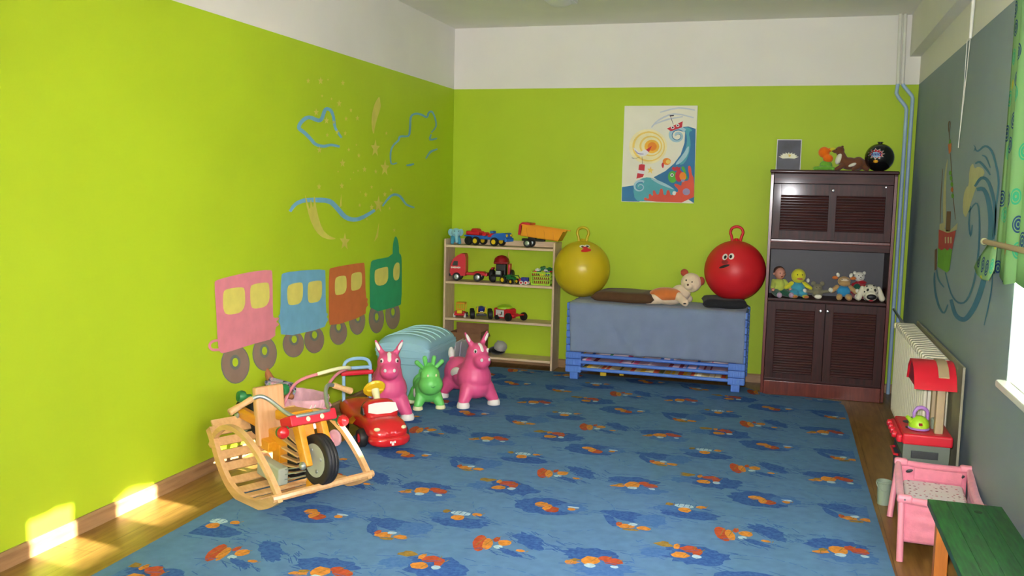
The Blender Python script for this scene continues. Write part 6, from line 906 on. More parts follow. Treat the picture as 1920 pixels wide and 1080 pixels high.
# ------------------------------------------------------------------ stack of cots
CX0, CX1, CYF, CYB = 1.14, 2.50, -0.505, -0.045
ORD = ['lowest', 'second from the bottom', 'third from the bottom', 'fourth from the bottom', 'fifth from the bottom', 'sixth from the bottom', 'seventh from the bottom', 'eighth from the bottom', 'ninth from the bottom', 'topmost', 'x']
BED = ['print_b', 'print_c', 'print_a', 'print_c', 'cloth_pink', 'print_a', 'cloth_lilac', 'print_b', 'print_a', 'towel']
BTX = ['with yellow patterned bedding', 'with pink and white patterned bedding', 'with flowered pink bedding', 'just under the hem of the blue towel'] 
STEP, CZ = 0.0545, 0.062
CW, CD = CX1-CX0, CYB-CYF
def cot(k, feet):
    z = CZ+STEP*k
    lab = 'blue stacking cot, %s, %s' % (ORD[k].replace('the bottom', 'the floor')+(' of the pile' if ' ' not in ORD[k] else ''), BTX[k] if k < 4 else 'mostly under the blue towel')
    t = thing('stacking_cot', lab, 'cot', (CX0, CYF, 0 if feet else z), 0.0, 'blue cots stacked under the towel')
    zz = z if feet else 0
    for x, sx in ((.065, 1), (CW-.065, -1)):
        for y, sy in ((.05, 1), (CD-.05, -1)):
            b = MB('cot_blue'); b.box((x, y, zz+STEP/2), (.122, .085, STEP-.002), bev=.006)
            for q in range(6): b.box((x-.05+.02*q, y-sy*.0425, zz+STEP/2), (.011, .004, STEP-.012), bev=.0015)
            for q in range(4): b.box((x-sx*.061, y-.03+.02*q, zz+STEP/2), (.004, .011, STEP-.012), bev=.0015)
            if feet:
                z0_ = .0088 if sy > 0 else 0; b.box((x+sx*.004, y, (zz+z0_)/2), (.066, .062, zz-z0_), bev=.006)
                for q in range(3): b.box((x+sx*.004-.02+.02*q, y-sy*.031, zz*.55), (.01, .004, zz*.7), bev=.0015)
            b.build('leg', t)
    b = MB('cot_blue')
    for y in (.022, CD-.022): b.cyl((.12, y, zz+.030), (CW-.12, y, zz+.030), .0135, seg=12)
    for x in (.02, CW-.02): b.cyl((x, .08, zz+.03), (x, CD-.08, zz+.03), .0135, seg=12)
    b.build('side_rail', t)
    b = MB(BED[k])
    b.grid(lambda u, v: (.128+(CW-.256)*u, .038+(CD-.076)*v, zz+.031+.007*math.sin(u*17+k*2)*(1-.3*v)+.006*math.sin(u*41+k)), 40, 6)
    o = b.build('bedding', t, fix=False); thicken(o, .013); return t
for k in range(10): cot(k, k == 0)
CT = CZ+STEP*10   # top of stack
# towel
def towel(u, v):
    x0 = 1.163+.03*max(0, v-.42)*1.6; x1 = 2.484
    x = x0+(x1-x0)*u
    L0, R = .44, .02; tot = L0+R*1.57+.355; s = v*tot
    dn = max(0, s-L0)/.38; fold = .009*math.sin(u*17+1.2)*dn+.011*math.exp(-((u-.18-.22*dn)/.03)**2)*dn+.010*math.exp(-((u-.93+.25*dn)/.03)**2)*dn+.008*math.exp(-((u-.42)/.012)**2)*min(1, dn*2)*(1-dn*.6)+.008*math.exp(-((u-.60)/.012)**2)*min(1, dn*2)*(1-dn*.7)+.004*math.sin(u*47+s*9)*dn
    if s < L0: y, z = CYF-.006+R+(L0-s)-.02, CT+.004+.003*math.sin(u*30+v*20)**2
    elif s < L0+R*1.57:
        a = (s-L0)/R; y, z = CYF-.006-R*math.sin(a), CT+.004-R+R*math.cos(a)
    else:
        d = s-L0-R*1.57; y, z = CYF-.006-R-.004-abs(fold)*1.3, CT+.004-R-d*(1+.10*math.sin(u*2.2-.6)*0)+ .018*(1-u)*0
    return (x, y, z)
mb = MB('towel'); mb.grid(towel, 90, 50); o = mb.build('towel', fix=False); thicken(o, .005, 1.0)
tag(o, 'light blue terry towel draped over the stack of cots', 'towel')
TT = CT+.012
def cushion(name, lab, mt, loc, w, d, h, rz, inset=None):
    b = MB(mt)
    def f(sg):
        def g(u, v):
            a, c = 2*u-1, 2*v-1; k = max(0, (1-abs(a)**9))**.5*max(0, (1-abs(c)**9))**.5
            px_, py_ = a*(1-.06*(1-abs(c)**2)*0-.05*(c*c < 2)*(1-c*c)*abs(a)), c*(1-.05*(1-a*a)*abs(c))
            return (px_*w/2, py_*d/2, h*.45+sg*h*(.5 if sg > 0 else .42)*k+.0025*math.sin(a*5+c*3)*k)
        return g
    b.grid(f(1), 20, 20); b.grid(f(-1), 20, 20); bmesh.ops.remove_doubles(b.bm, verts=b.bm.verts[:], dist=.0008)
    if inset:
        b.m(inset)
        for fc in b.bm.faces:
            c = fc.calc_center_median()
            if c.z > h*.5 and abs(c.x) < w*.3 and abs(c.y) < d*.3: fc.material_index = b.cur
    o = b.build(name, ang=80); o.location = loc; o.rotation_euler = (0, 0, rz); tag(o, lab, 'cushion'); return o
cushion('cushion', 'flat brown and olive cushion lying on the towel, under the yellow ball', 'cushion_brown', (1.575, -.285, TT-.001), .49, .42, .088, -.05, 'olive_cloth')
cushion('cushion', 'dark grey cushion lying on the towel under the red ball', 'cushion_black', (2.31, -.29, TT-.001), .33, .40, .075, .12)
# hopper balls
def hopper(mt, lab, loc, rz, r, face):
    t = thing('hopper_ball', lab, 'bouncing ball', loc, 0, None)
    b = MB(mt); b.sph((0, 0, r), r, seg=48, rng=32); b.lathe([(.03, 0), (.02, .012), (.014, .022), (.001, .024)], (0, 0, 2*r-.006), seg=16); b.build('ball', t)
    hb = MB(mt).tube([(-.028, 0, 2*r-.012), (-.036, 0, 2*r+.03), (-.046, 0, 2*r+.06), (-.034, 0, 2*r+.092), (0, 0, 2*r+.105), (.034, 0, 2*r+.092), (.046, 0, 2*r+.06), (.036, 0, 2*r+.03), (.028, 0, 2*r-.012)], .0105, 10, smooth=4)
    hb.build('handle', t)
    # face printed on the skin: small discs hugging the sphere, at azimuth/elevation
    def spot(name, az, el, rw, rh, m, par, lift, tilt=0):
        c = Vector((math.cos(el)*math.sin(az), -math.cos(el)*math.cos(az), math.sin(el)))
        ex = Vector((math.cos(az), math.sin(az), 0)); ey = c.cross(ex)*-1
        ey = ex.cross(c)*-1; rr = r+lift; pts = []; ctr = Vector((0, 0, r))
        bb = MB(m); ring = []
        for q in range(4):
            k = q/3; rw_ = []
            for j in range(20):
                a = 2*PI*j/20; x, y = rw*k*math.cos(a), rh*k*math.sin(a); x, y = x*math.cos(tilt)-y*math.sin(tilt), x*math.sin(tilt)+y*math.cos(tilt)
                rw_.append(ctr+(c+ex*x/r+ey*y/r).normalized()*rr)
            ring.append(rw_)
        bb.rings(ring[1:], cap=False); bb.face(ring[1]); return bb.build(name, par, fix=False)
    for nm, az, el, rw, rh, m, lift, tilt, sub in face:
        p_ = spot(nm, az, el, rw, rh, m, t, .0008+lift*.0006, tilt)
        if sub: spot('pupil', az+sub[0], el+sub[1], rw*.5, rh*.55, 'toy_black', p_, .0022)
    t.rotation_euler = rz
    return t
RB = .222
hopper('ball_yellow', 'yellow hopper ball with loop handle resting on the cots beside the shelf', (1.204, -.283, .6295), (0, 0, .0), RB,
    [('eye', .20, .98, .022, .018, 'vinyl_white', 1, 0, (.02, -.02)), ('eye', .52, 1.0, .022, .018, 'vinyl_white', 1, 0, (.0, -.02)), ('nose', .36, .90, .022, .014, 'red_gloss', 3, 0, None), ('mouth', .40, .79, .042, .018, 'red_gloss', 1, .2, None)])
hopper('ball_red', 'red hopper ball with loop handle resting on the cots beside the dark cabinet', (2.378, -.283, TT+.048), (0, 0, 0), RB+.004,
    [('eye', -.34, .52, .020, .026, 'vinyl_white', 1, 0, (.02, -.01)), ('eye', -.10, .55, .020, .026, 'vinyl_white', 1, 0, (-.02, -.01)), ('nose', -.30, .34, .026, .016, 'toy_darkred', 1, 0, None), ('mouth', -.30, .20, .042, .010, 'toy_black', 1, .35, None)])
# teddy lying on the cots
t = thing('teddy_bear', 'cream teddy bear with orange belly reclining on the blue towel', 'soft toy', (1.945, -.36, TT), 0); t.scale = (1.25, 1.1, 1.28)
blob('body', 'plush_cream', [((-.035, 0, .045), (.10, .07, .048)), ((.035, .02, .07), (.06, .06, .05))], [((-.09, -.04, .035), (-.15, -.075, .028), .034, .028), ((-.09, .04, .035), (-.15, .06, .028), .034, .028), ((.03, -.05, .055), (.075, -.10, .025), .026, .022), ((.03, .06, .05), (.08, .10, .03), .026, .022)], t, .005, 3)
blob('belly', 'plush_orange', [((-.045, -.022, .060), (.105, .062, .043))], [], t, .005, 2)
hd = blob('head', 'plush_cream', [((.095, .015, .135), (.062, .058, .058)), ((.085, -.035, .118), (.028, .025, .022))], [], t, .005, 3)
MB('plush_rust').sph((.052, .02, .192), (.024, .014, .022)).build('ear', hd); MB('plush_rust').sph((.155, .02, .147), (.020, .014, .026)).build('ear', hd)
for x, z in ((.070, .152), (.105, .143)): MB('toy_black').sph((x, -.038, z), .005, seg=10, rng=8).build('eye', hd)
MB('hair_brown').sph((.083, -.059, .127), (.007, .005, .006), seg=10, rng=8).build('nose', hd)
MB('toy_black').sph((.075, -.118, .022), (.010, .006, .005), seg=10, rng=8).build('paw_mark', t)
for x, y, lab, s_ in ((1.398, -.262, 'yellow toy block on the floor under the cots, the bigger one at left', 1.0), (1.535, -.20, 'smaller yellow toy block on the floor under the cots', .7)):
    t = thing('toy_block', lab, 'toy brick', (x, y, .009), .2)
    MB('toy_yellow').box((0, 0, .022*s_), (.05*s_, .045*s_, .044*s_), bev=.004).build('block', t)
    q = MB('toy_yellow')
    for a in (-.011, .011): q.cyl((a*s_, 0, .044*s_), (a*s_, 0, .052*s_), .008*s_, seg=12)
    q.build('stud', t)

# ------------------------------------------------------------------ dark cabinet
KX0, KX1, KY, KH = 2.607, 3.460, -.410, 1.648
KW, KD = KX1-KX0, .375
t = thing('cabinet', 'dark red-brown wooden cabinet with louvred doors and an open middle shelf', 'cabinet', (KX0, KY, 0))
cab = t
for x in (.011, KW-.011): MB('mahogany_z').box((x, KD/2, KH/2-.012), (.022, KD, KH-.024), bev=.003).build('side_panel', t)
for x in (.011, KW-.011): MB('mahogany_edge').box((x, -.0015, (1.135+1.62)/2-0.3 if False else .81), (.018, .003, 1.60)).build('edge_strip', t)
MB('mahogany').box((KW/2, KD/2-.006, KH-.012), (KW+.012, KD+.02, .024), bev=.006).build('top', t)
MB('cabinet_back').box((KW/2, KD-.006, KH/2-.012), (KW-.045, .008, KH-.03)).build('back_panel', t)
for z, m in ((.115, 'mahogany'), (.706, 'mahogany'), (1.136, 'mahogany_edge')):
    MB(m).box((KW/2, KD/2-.004, z), (KW-.045, KD-.012, .020), bev=.003).build('shelf_board', t)
MB('mahogany_edge').box((KW/2, .010, .052), (KW-.045, .018, .103), bev=.003).build('plinth', t)
MB('mahogany').box((KW/2, .006, 1.101), (KW-.045, .016, .050), bev=.002).build('rail', t)
MB('mahogany').box((KW/2, .008, 1.586), (KW-.046, .018, .072), bev=.003).build('top_panel', t)
def louvre(parent, x0, x1, z0, z1, n, y, m='mahogany'):
    b = MB(m)
    for k in range(n):
        z = z0+(z1-z0)*(k+.5)/n; h = (z1-z0)/n
        b.box(((x0+x1)/2, y-.004, z), (x1-x0, .0085, h*.90), rot=(-.42, 0, 0), bev=.0036, seg=3)
    return b.build('louvre', parent)
def door(name, x0, x1, z0, z1, fields, n, knobs, extra=()):
    d = MB('mahogany_z'); st = .045
    xs = sorted(fields)
    prev = x0
    for a, c in fields: d.box(((prev+a)/2, 0, (z0+z1)/2), (a-prev, .018, z1-z0), bev=.002); prev = c
    d.box(((prev+x1)/2, 0, (z0+z1)/2), (x1-prev, .018, z1-z0), bev=.002)
    dz0, dz1 = extra
    for a, c in fields: d.box(((a+c)/2, .0005, (z0+dz0)/2), (c-a+.002, .017, dz0-z0), bev=.001); d.box(((a+c)/2, .0005, (z1+dz1)/2), (c-a+.002, .017, z1-dz1), bev=.001)
    o = d.build(name, cab); o.location = (-KX0+KX0, 0, 0); o.location.y = .004
    for a, c in fields:
        louvre(o, a, c, dz0, dz1, n, 0.001); q = MB('mahogany'); q.box(((a+c)/2, .0085, (dz0+dz1)/2), (c-a, .002, dz1-dz0)); q.build('backing', o)
    for kx, kz in knobs:
        MB('chrome').lathe([(.005, 0), (.005, .012), (.011, .016), (.012, .022), (.008, .027), (.001, .028)], (kx, -.008, kz), (0, -1, 0), seg=18).build('knob', o)
    return o
L = KX0
door('door', .024, KW/2-.0015, .108+.016, .692, [(2.690-L, 2.962-L)], 25, [(3.000-L, .640)], (.165, .635))
door('door', KW/2+.0015, KW-.024, .108+.016, .692, [(3.090-L, 3.378-L)], 25, [(3.048-L, .640)], (.165, .635))
door('flap_door', .024, KW-.024, 1.149, 1.546, [(2.685-L, 3.012-L), (3.064-L, 3.388-L)], 13, [(3.038-L, 1.505)], (1.212, 1.468))
MB('chrome').cyl((3.385-L, -.010, 1.535), (3.385-L, .0, 1.535), .005, seg=12).build('lock', cab)
KT, NZ = KH+.0005, .7165
# on top: picture card
t = thing('lotus_picture', 'small photograph of a white water lily propped on the dark cabinet', 'picture', (2.72, -.115, KT), 0, rot=(-.09, 0, 0))
MB('paper').box((0, 0, .117), (.178, .004, .234), bev=.001).build('card', t)
MB('photo_slate').box((0, -.0026, .117), (.166, .0012, .220)).build('photo', t)
b = MB('photo_white'); q_ = 0
for ln, z0, n_, sp in ((.076, .092, 9, 1.3), (.064, .095, 9, 1.1), (.050, .098, 8, .9), (.034, .100, 6, .7)):
    for k in range(n_):
        a = PI/2+sp*(2*k/(n_-1)-1); c, s = math.cos(a), math.sin(a)*.62; w_ = .0095; q_ += 1; y = -.0034-.00004*q_
        b.face([(0, y, z0), (c*ln*.55-s*w_*1.4, y, z0+s*ln*.55+c*w_), (c*ln, y, z0+s*ln), (c*ln*.55+s*w_*1.4, y, z0+s*ln*.55-c*w_)])
b.m('photo_gold').face([(.016*math.cos(2*PI*j/12), -.0046, .112+.009*math.sin(2*PI*j/12)) for j in range(12)])
b.build('water_lily', t, fix=False, smooth=False)
# orange flower plush + otter
t = thing('plush_flower', 'bright orange and green soft toy sitting on the dark cabinet beside the otter', 'soft toy', (2.985, -.20, KT), 0)
blob('body', 'plush_green', [((0, 0, .04), (.045, .035, .038)), ((-.01, -.03, .018), (.05, .03, .018))], [((-.03, -.02, .02), (-.075, -.035, .016), .016, .014), ((.02, -.02, .02), (.05, -.045, .016), .016, .014)], t, .004, 3)
blob('head', 'plush_vivid', [((-.018, 0, .135), (.040, .032, .040)), ((.012, -.01, .09), (.036, .03, .030)), ((.03, .0, .155), (.018, .015, .014))], [], t, .004, 3)
MB('plush_yellow').sph((.04, -.01, .158), (.020, .014, .014)).build('tuft', t)
t = thing('plush_otter', 'brown plush otter with white throat sitting on the dark cabinet', 'soft toy', (3.13, -.21, KT), 0)
blob('body', 'plush_brown', [((.015, 0, .055), (.065, .042, .045)), ((.075, 0, .055), (.045, .046, .05)), ((-.055, 0, .15), (.032, .030, .028)), ((-.085, -.008, .142), (.02, .018, .014))],
    [((-.02, 0, .06), (-.055, 0, .14), .038, .026), ((.095, 0, .05), (.135, -.01, .018), .028, .018), ((.1, .0, .07), (.14, .01, .03), .022, .02), ((-.03, -.03, .04), (-.075, -.045, .013), .018, .013), ((-.03, .03, .04), (-.06, .045, .013), .018, .013), ((.07, -.03, .03), (.04, -.06, .013), .02, .013)], t, .004, 3)
MB('plush_white').sph((-.058, -.016, .09), (.022, .020, .045), (0, .35, 0)).build('throat', t); MB('plush_white').sph((.035, -.038, .045), (.03, .012, .012), (0, -.4, 0)).build('belly_patch', t)
for s_ in (-1, 1): MB('toy_black').sph((-.079, s_*.018-.004, .155), .004, seg=8, rng=6).build('eye', t); MB('plush_brown').sph((-.04, s_*.026, .174), .009, seg=10, rng=8).build('ear', t)
MB('toy_black').sph((-.104, -.008, .143), .005, seg=8, rng=6).build('nose', t)
# black ball
t = thing('play_ball', 'black ball with a bright splash logo on top of the dark cabinet', 'ball', (3.345, -.225, KT), 0)
R_ = .1
MB('ball_black').sph((0, 0, R_), R_, seg=40, rng=28).build('ball', t)
MB('toy_black').lathe([(.014, 0), (.014, .008), (.020, .010), (.020, .014), (.001, .015)], (0, 0, 2*R_-.003), seg=16).build('stopper', t)
b = MB('toy_red')
def onball(x, z, l): v = Vector((x, -math.sqrt(max(R_*R_-x*x-z*z, 0)), z)).normalized()*(R_+l); return v+Vector((0, 0, R_))
def star_on(cx, cz, r1, r2, n, l, m):
    b.m(m); pts = [(cx+(r1 if k % 2 == 0 else r2)*math.cos(PI*k/n), cz+(r1 if k % 2 == 0 else r2)*.72*math.sin(PI*k/n)) for k in range(2*n)]
    for k in range(2*n): p, q = pts[k], pts[(k+1) % (2*n)]; b.face([onball(cx, cz, l), onball(*p, l), onball(*q, l)])
star_on(-.028, .022, .056, .036, 11, .0010, 'toy_white'); star_on(-.028, .022, .048, .03, 11, .0014, 'toy_red'); star_on(-.032, .016, .032, .024, 9, .0018, 'pale_blue')
b.m('navy_p')
for k in range(6): b.face([onball(-.058+.010*k, .010, .0023), onball(-.052+.010*k, .010, .0023), onball(-.049+.010*k, .026, .0023), (onball(-.055+.010*k, .026, .0023))])
star_on(-.030, -.030, .018, .013, 7, .0012, 'toy_orange'); star_on(-.030, -.030, .008, .006, 7, .0018, 'toy_yellow')
b.build('splash_logo', t, fix=False)
# niche toys
def N3(x, y): return (x, y, NZ)
t = thing('baby_doll', 'baby doll in lime top and green trousers at left end of cabinet shelf', 'doll', N3(2.70, -.27), -1.15)
blob('body', 'cloth_lime', [((0, 0, .075), (.045, .05, .06))], [((0, .04, .11), (.04, .065, .07), .02, .017), ((0, -.04, .11), (.04, -.065, .07), .02, .017)], t, .004, 3)
blob('trousers', 'plush_dkgreen', [((0, 0, .03), (.048, .052, .03))], [((.03, .03, .03), (.10, .045, .022), .028, .02), ((.03, -.03, .03), (.10, -.045, .022), .028, .02)], t, .004, 3)
for s_ in (1, -1): MB('cloth_lilac').sph((.125, s_*.046, .022), (.026, .018, .02)).build('bootee', t)
hd = blob('head', 'skin_doll', [((.008, 0, .172), (.042, .040, .046)), ((.045, 0, .163), (.008, .007, .007))], [((0, .036, .165), (0, .043, .168), .009, .008), ((0, -.036, .165), (0, -.043, .168), .009, .008)], t, .003, 2)
MB('hair_brown').sph((-.006, 0, .186), (.042, .041, .038)).build('hair', hd)
for s_ in (1, -1): MB('toy_black').sph((.046, s_*.015, .176), .004, seg=8, rng=6).build('eye', hd); MB('skin_doll').sph((.06, s_*.068, .055), .013).build('hand', t)
MB('toy_darkred').sph((.049, 0, .150), (.003, .009, .003), seg=8, rng=6).build('mouth', hd)
t = thing('plush_duck', 'yellow plush duck in blue dungarees sitting next to the baby doll', 'soft toy', N3(2.835, -.265), -1.35)
blob('body', 'plush_teal', [((0, 0, .06), (.05, .055, .055)), ((.02, .03, .035), (.05, .04, .03)), ((.02, -.03, .035), (.05, .04, .03))], [], t, .004, 3)
for s_ in (1, -1):
    blob('wing', 'plush_yellow', [], [((0, s_*.045, .10), (.02, s_*.09, .07), .018, .014)], t, .004, 2); MB('plush_yellow').sph((.085, s_*.04, .014), (.032, .024, .013)).build('foot', t); MB('plush_orange').sph((.112, s_*.04, .014), (.010, .018, .009), seg=10, rng=8).build('toe', t)
MB('plush_white').sph((-.01, .075, .125), (.012, .012, .016), seg=10, rng=8).build('bow', t)
hd = MB('plush_yellow').sph((.005, 0, .158), (.050, .052, .054), seg=22, rng=16).build('head', t)
MB('plush_orange').sph((.056, 0, .140), (.020, .022, .008)).build('beak', hd)
for s_ in (1, -1): MB('toy_black').sph((.050, s_*.018, .170), .0045, seg=8, rng=6).build('eye', hd)
t = thing('plush_mouse', 'small grey-brown plush mouse slumped in the middle of the cabinet shelf', 'soft toy', N3(2.975, -.27), -1.5)
blob('body', 'plush_grey', [((0, 0, .035), (.045, .04, .035)), ((.015, 0, .078), (.032, .034, .03))], [((.02, .03, .05), (.03, .085, .06), .014, .012), ((.02, -.03, .05), (.03, -.075, .05), .014, .012), ((.02, 0, .02), (.06, .0, .016), .02, .015)], t, .004, 3)
for s_, z in ((1, .066), (-1, .054)): MB('plush_white').sph((.034, s_*.092, z), (.014, .014, .017)).build('paw', t)
MB('plush_white').sph((.068, 0, .018), (.012, .026, .016)).build('foot', t)
for s_ in (1, -1): MB('plush_grey').sph((.0, s_*.03, .108), (.008, .018, .018)).build('ear', t); MB('toy_black').sph((.045, s_*.011, .083), .003, seg=8, rng=6).build('eye', t)
t = thing('plush_cow', 'tan plush calf with horns and bright blue trousers on the cabinet shelf', 'soft toy', N3(3.155, -.265), -1.5)
blob('body', 'cloth_blue', [((0, 0, .062), (.042, .05, .042))], [], t, .004, 2)
for s_ in (1, -1):
    blob('arm', 'plush_tan', [], [((0, s_*.045, .09), (.02, s_*.082, .062), .018, .017)], t, .004, 2); MB('plush_white').sph((.024, s_*.092, .068), .017).build('hoof', t)
    blob('leg', 'plush_tan', [], [((.03, s_*.03, .024), (.065, s_*.034, .022), .022, .022)], t, .004, 2)
hd = blob('head', 'plush_tan', [((.01, 0, .135), (.04, .046, .036)), ((.038, 0, .122), (.024, .042, .022))], [], t, .004, 2)
MB('plush_cream').sph((.036, 0, .146), (.02, .03, .012)).build('fringe', hd)
for s_ in (1, -1):
    MB('plush_white').sph((.01, s_*.045, .180), (.010, .013, .017), (s_*-.4, 0, 0)).build('horn', hd); MB('plush_orange').sph((0, s_*.062, .158), (.010, .022, .013)).build('ear', hd); MB('toy_black').sph((.048, s_*.02, .15), .004, seg=8, rng=6).build('eye', hd)
t = thing('plush_bear', 'white plush bear in a red jumper and green scarf behind the spotted dog', 'soft toy', N3(3.262, -.165), -1.35); t.scale = (.9, .9, 1.0)
blob('body', 'plush_red', [((0, 0, .075), (.045, .05, .06))], [((0, .04, .10), (.02, .07, .06), .02, .018), ((0, -.04, .10), (.02, -.06, .06), .02, .018), ((.02, -.03, .03), (.09, -.03, .025), .026, .024), ((.02, .03, .03), (.09, .05, .025), .026, .024)], t, .004, 3)
MB('plush_dkgreen').sph((.028, -.018, .085), (.028, .032, .03)).build('bib', t); MB('plush_red').sph((.03, .02, .125), (.03, .035, .016)).build('scarf', t)
hd = MB('plush_white').sph((.012, 0, .165), (.038, .043, .036), seg=22, rng=16).build('head', t)
for s_ in (1, -1): MB('plush_white').sph((.008, s_*.038, .192), (.010, .014, .014)).build('ear', hd); MB('toy_black').sph((.046, s_*.016, .175), .0042, seg=8, rng=6).build('eye', hd); MB('plush_white').sph((.115, s_*.035, .026), (.02, .024, .024)).build('paw', t)
MB('toy_black').sph((.051, 0, .163), (.004, .006, .004), seg=8, rng=6).build('nose', hd); MB('toy_black').tube([(.047, -.012, .153), (.050, 0, .149), (.047, .012, .153)], .0014, 6, smooth=3).build('smile', hd)
t = thing('plush_dog', 'white black-spotted plush dog with big black nose at right end of cabinet shelf', 'soft toy', N3(3.335, -.305), -1.5); t.scale = (.93, .90, .95)
blob('head', 'dalmatian', [((0, 0, .068), (.058, .066, .064)), ((.045, 0, .046), (.040, .048, .040))], [], t, .004, 3)
for s_ in (1, -1): blob('ear', 'dalmatian', [], [((.0, s_*.062, .10), (.02, s_*.088, .028), .018, .024)], t, .004, 2); MB('toy_black').sph((.052, s_*.028, .092), (.007, .009, .012), (s_*.5, 0, 0), seg=12, rng=8).build('eye', t)
MB('toy_black').sph((.080, 0, .042), (.014, .038, .021), seg=20, rng=12).build('nose', t); MB('plush_red').sph((.062, .0, .014), (.02, .02, .008)).build('tongue', t)
b = MB('toy_black')
for y, z in ((-.03, .115), (.02, .12), (.045, .07), (-.046, .075), (0, .10)): b.sph((.046-abs(y)*.35-(z-.09)*.6 if z > .09 else .048-abs(y)*.35, y, z), (.010, .008, .008), seg=10, rng=6)
b.build('spot', t)
# ------------------------------------------------------------------ radiator
RY0, RY1, RXF, RXB, RZ0, RZ1 = -2.455, -1.05, 3.44, 3.555, .095, .672
t = thing('radiator', 'cream sectional radiator under the wave mural on the grey wall', 'radiator', (RXB, (RY0+RY1)/2, 0))
n = 19; P = (RY1-RY0)/n
for k in range(n):
    y = RY0+P*(k+.5)-(RY0+RY1)/2; b = MB('radiator_white'); w = P*.80
    xa, xb = RXF-RXB, 0
    for x in (xa+.010, -.010): b.cyl((x, y, RZ0+.03), (x, y, RZ1-.03), .012, seg=12)
    b.box((xa/2, y, RZ1-.022), (RXB-RXF, w, .044), bev=.014, seg=3); b.box((xa/2, y, RZ0+.022), (RXB-RXF, w, .044), bev=.014, seg=3)
    b.box((xa+.010, y, (RZ0+RZ1)/2), (.018, w*.62, RZ1-RZ0-.03), bev=.008, seg=3); b.box((-.010, y, (RZ0+RZ1)/2), (.014, w*.7, RZ1-RZ0-.05), bev=.005)
    b.box((xa/2, y, (RZ0+RZ1)/2), (.07, P*.22, RZ1-RZ0-.06)); b.cyl((xa/2, y-P/2, RZ1-.03), (xa/2, y+P/2, RZ1-.03), .016, seg=12); b.cyl((xa/2, y-P/2, RZ0+.03), (xa/2, y+P/2, RZ0+.03), .016, seg=12)
    b.build('section', t)
MB('steel_matt').tube([(-.055, (RY1-RY0)/2, RZ1-.03), (-.055, (RY1-RY0)/2+.05, RZ1-.03), (-.03, 1.65, RZ1-.03), (-.03, 1.70, RZ1-.03)], .009, 10).build('supply_pipe', t)
MB('vinyl_cream').lathe([(.012, 0), (.020, .004), (.022, .03), (.020, .055), (.014, .06)], (-.06, (RY1-RY0)/2+.05, RZ1-.03), (-1, 0, 0), seg=18).build('valve_head', t)
for y in (-.55, .5): MB('radiator_white').box((.010, y, .5), (.018, .03, .05)).build('wall_bracket', t)
o = MB('board_tan').box((3.582, -1.79, .38), (.012, 1.70, .585), bev=.002).build('wall_board'); tag(o, 'flat tan board standing against the grey wall behind the radiator', 'board'); 

# ------------------------------------------------------------------ toy kitchen
KX, KYc = 3.412, -2.665
t = thing('toy_kitchen', 'red and grey plastic toy kitchen with a red hood in front of the radiator', 'toy kitchen', (KX, KYc, 0))
w2, d2 = .105, .185      # half sizes in x, y ; front looks to -x
b = MB('kitchen_grey'); b.rings([[(x*w2*k, y*d2*k, z) for x, y in ((-.95, -.97), (.98, -.97), (.98, .97), (-.95, .97))] for z, k in ((.0, .9), (.03, .92), (.30, .98), (.335, .98))]); b.build('cabinet_body', t, ang=20)
MB('kitchen_dark').box((-.005, -d2*.97, .285), (.115, .008, .034), bev=.002).build('side_slot', t)
MB('kitchen_dark').box((-.1, 0, .17), (.006, .26, .20), bev=.003).build('oven_door', t); MB('toy_red').tube([(-.105, -.08, .25), (-.122, -.07, .25), (-.122, .07, .25), (-.105, .08, .25)], .006, 8).build('oven_handle', t)
b = MB('toy_red'); b.box((.004, 0, .355), (w2*2+.004, d2*2, .052), bev=.010, seg=3)
b.box((-.112, 0, .350), (.03, d2*1.8, .04), bev=.012, seg=3); b.build('worktop', t)
for k in range(4): MB('toy_red').lathe([(.015, 0), (.018, .006), (.016, .018), (.001, .022)], (-.124, -.115+.075*k, .357), (-1, 0, .15), seg=16).build('knob', t)
for y in (.06, -.055): MB('kitchen_dark').lathe([(.034, 0), (.034, .003), (.026, .004), (.001, .004)], (-.045, y, .3805), seg=24).build('hob', t)
MB('kitchen_dark').box((.02, .14, .382), (.10, .06, .006), bev=.002).build('sink_tray', t)
for y in (-.115, .03): MB('tan_p').box((.055, y, .50), (.038, .042, .25), bev=.008).build('hood_post', t)
b = MB('toy_red')
prof = [(-.10, .0), (-.085, .075), (-.05, .105), (.02, .108), (.07, .095), (.105, .0), (.09, .0), (.058, .082), (.02, .095), (-.045, .092), (-.072, .065), (-.085, .0)]
b.prism([(x, z) for x, z in prof], lambda u, z: (.02+u*1.0, -.165, .605+z), (0, .29, 0)); 
b = MB('toy_red')
# hood: barrel shape with its low edge towards the viewer (-y)
hp = [(-.185, .0), (-.15, .055), (-.10, .092), (-.04, .110), (.03, .108), (.09, .07), (.12, .0), (.11, .0), (.083, .062), (.028, .098), (-.04, .1), (-.095, .083), (-.142, .049), (-.175, .0)]
b.prism(hp, lambda y, z: (-.068, y, .592+z), (.180, 0, 0)); b.build('hood', t, ang=25)
for x in (-.06, .1): MB('toy_darkred').prism([(y*.96, z*.96+.002) for y, z in hp[:7]], lambda y, z, x=x: (x, y, .592+z), (.006, 0, 0)).build('hood_side', t)
b = MB('tan_p'); b.prism([(y*1.02, z*1.04+.001) for y, z in hp[1:6]]+[(y, z*.9) for y, z in reversed(hp[1:6])], lambda y, z: (.036, y, .592+z), (.045, 0, 0)); b.build('hood_band', t, ang=25)
MB('clay').lathe([(.001, 0), (.022, .0), (.024, .045), (.018, .05), (.001, .05)], (.055, -.03, .381), seg=16).build('cup', t)
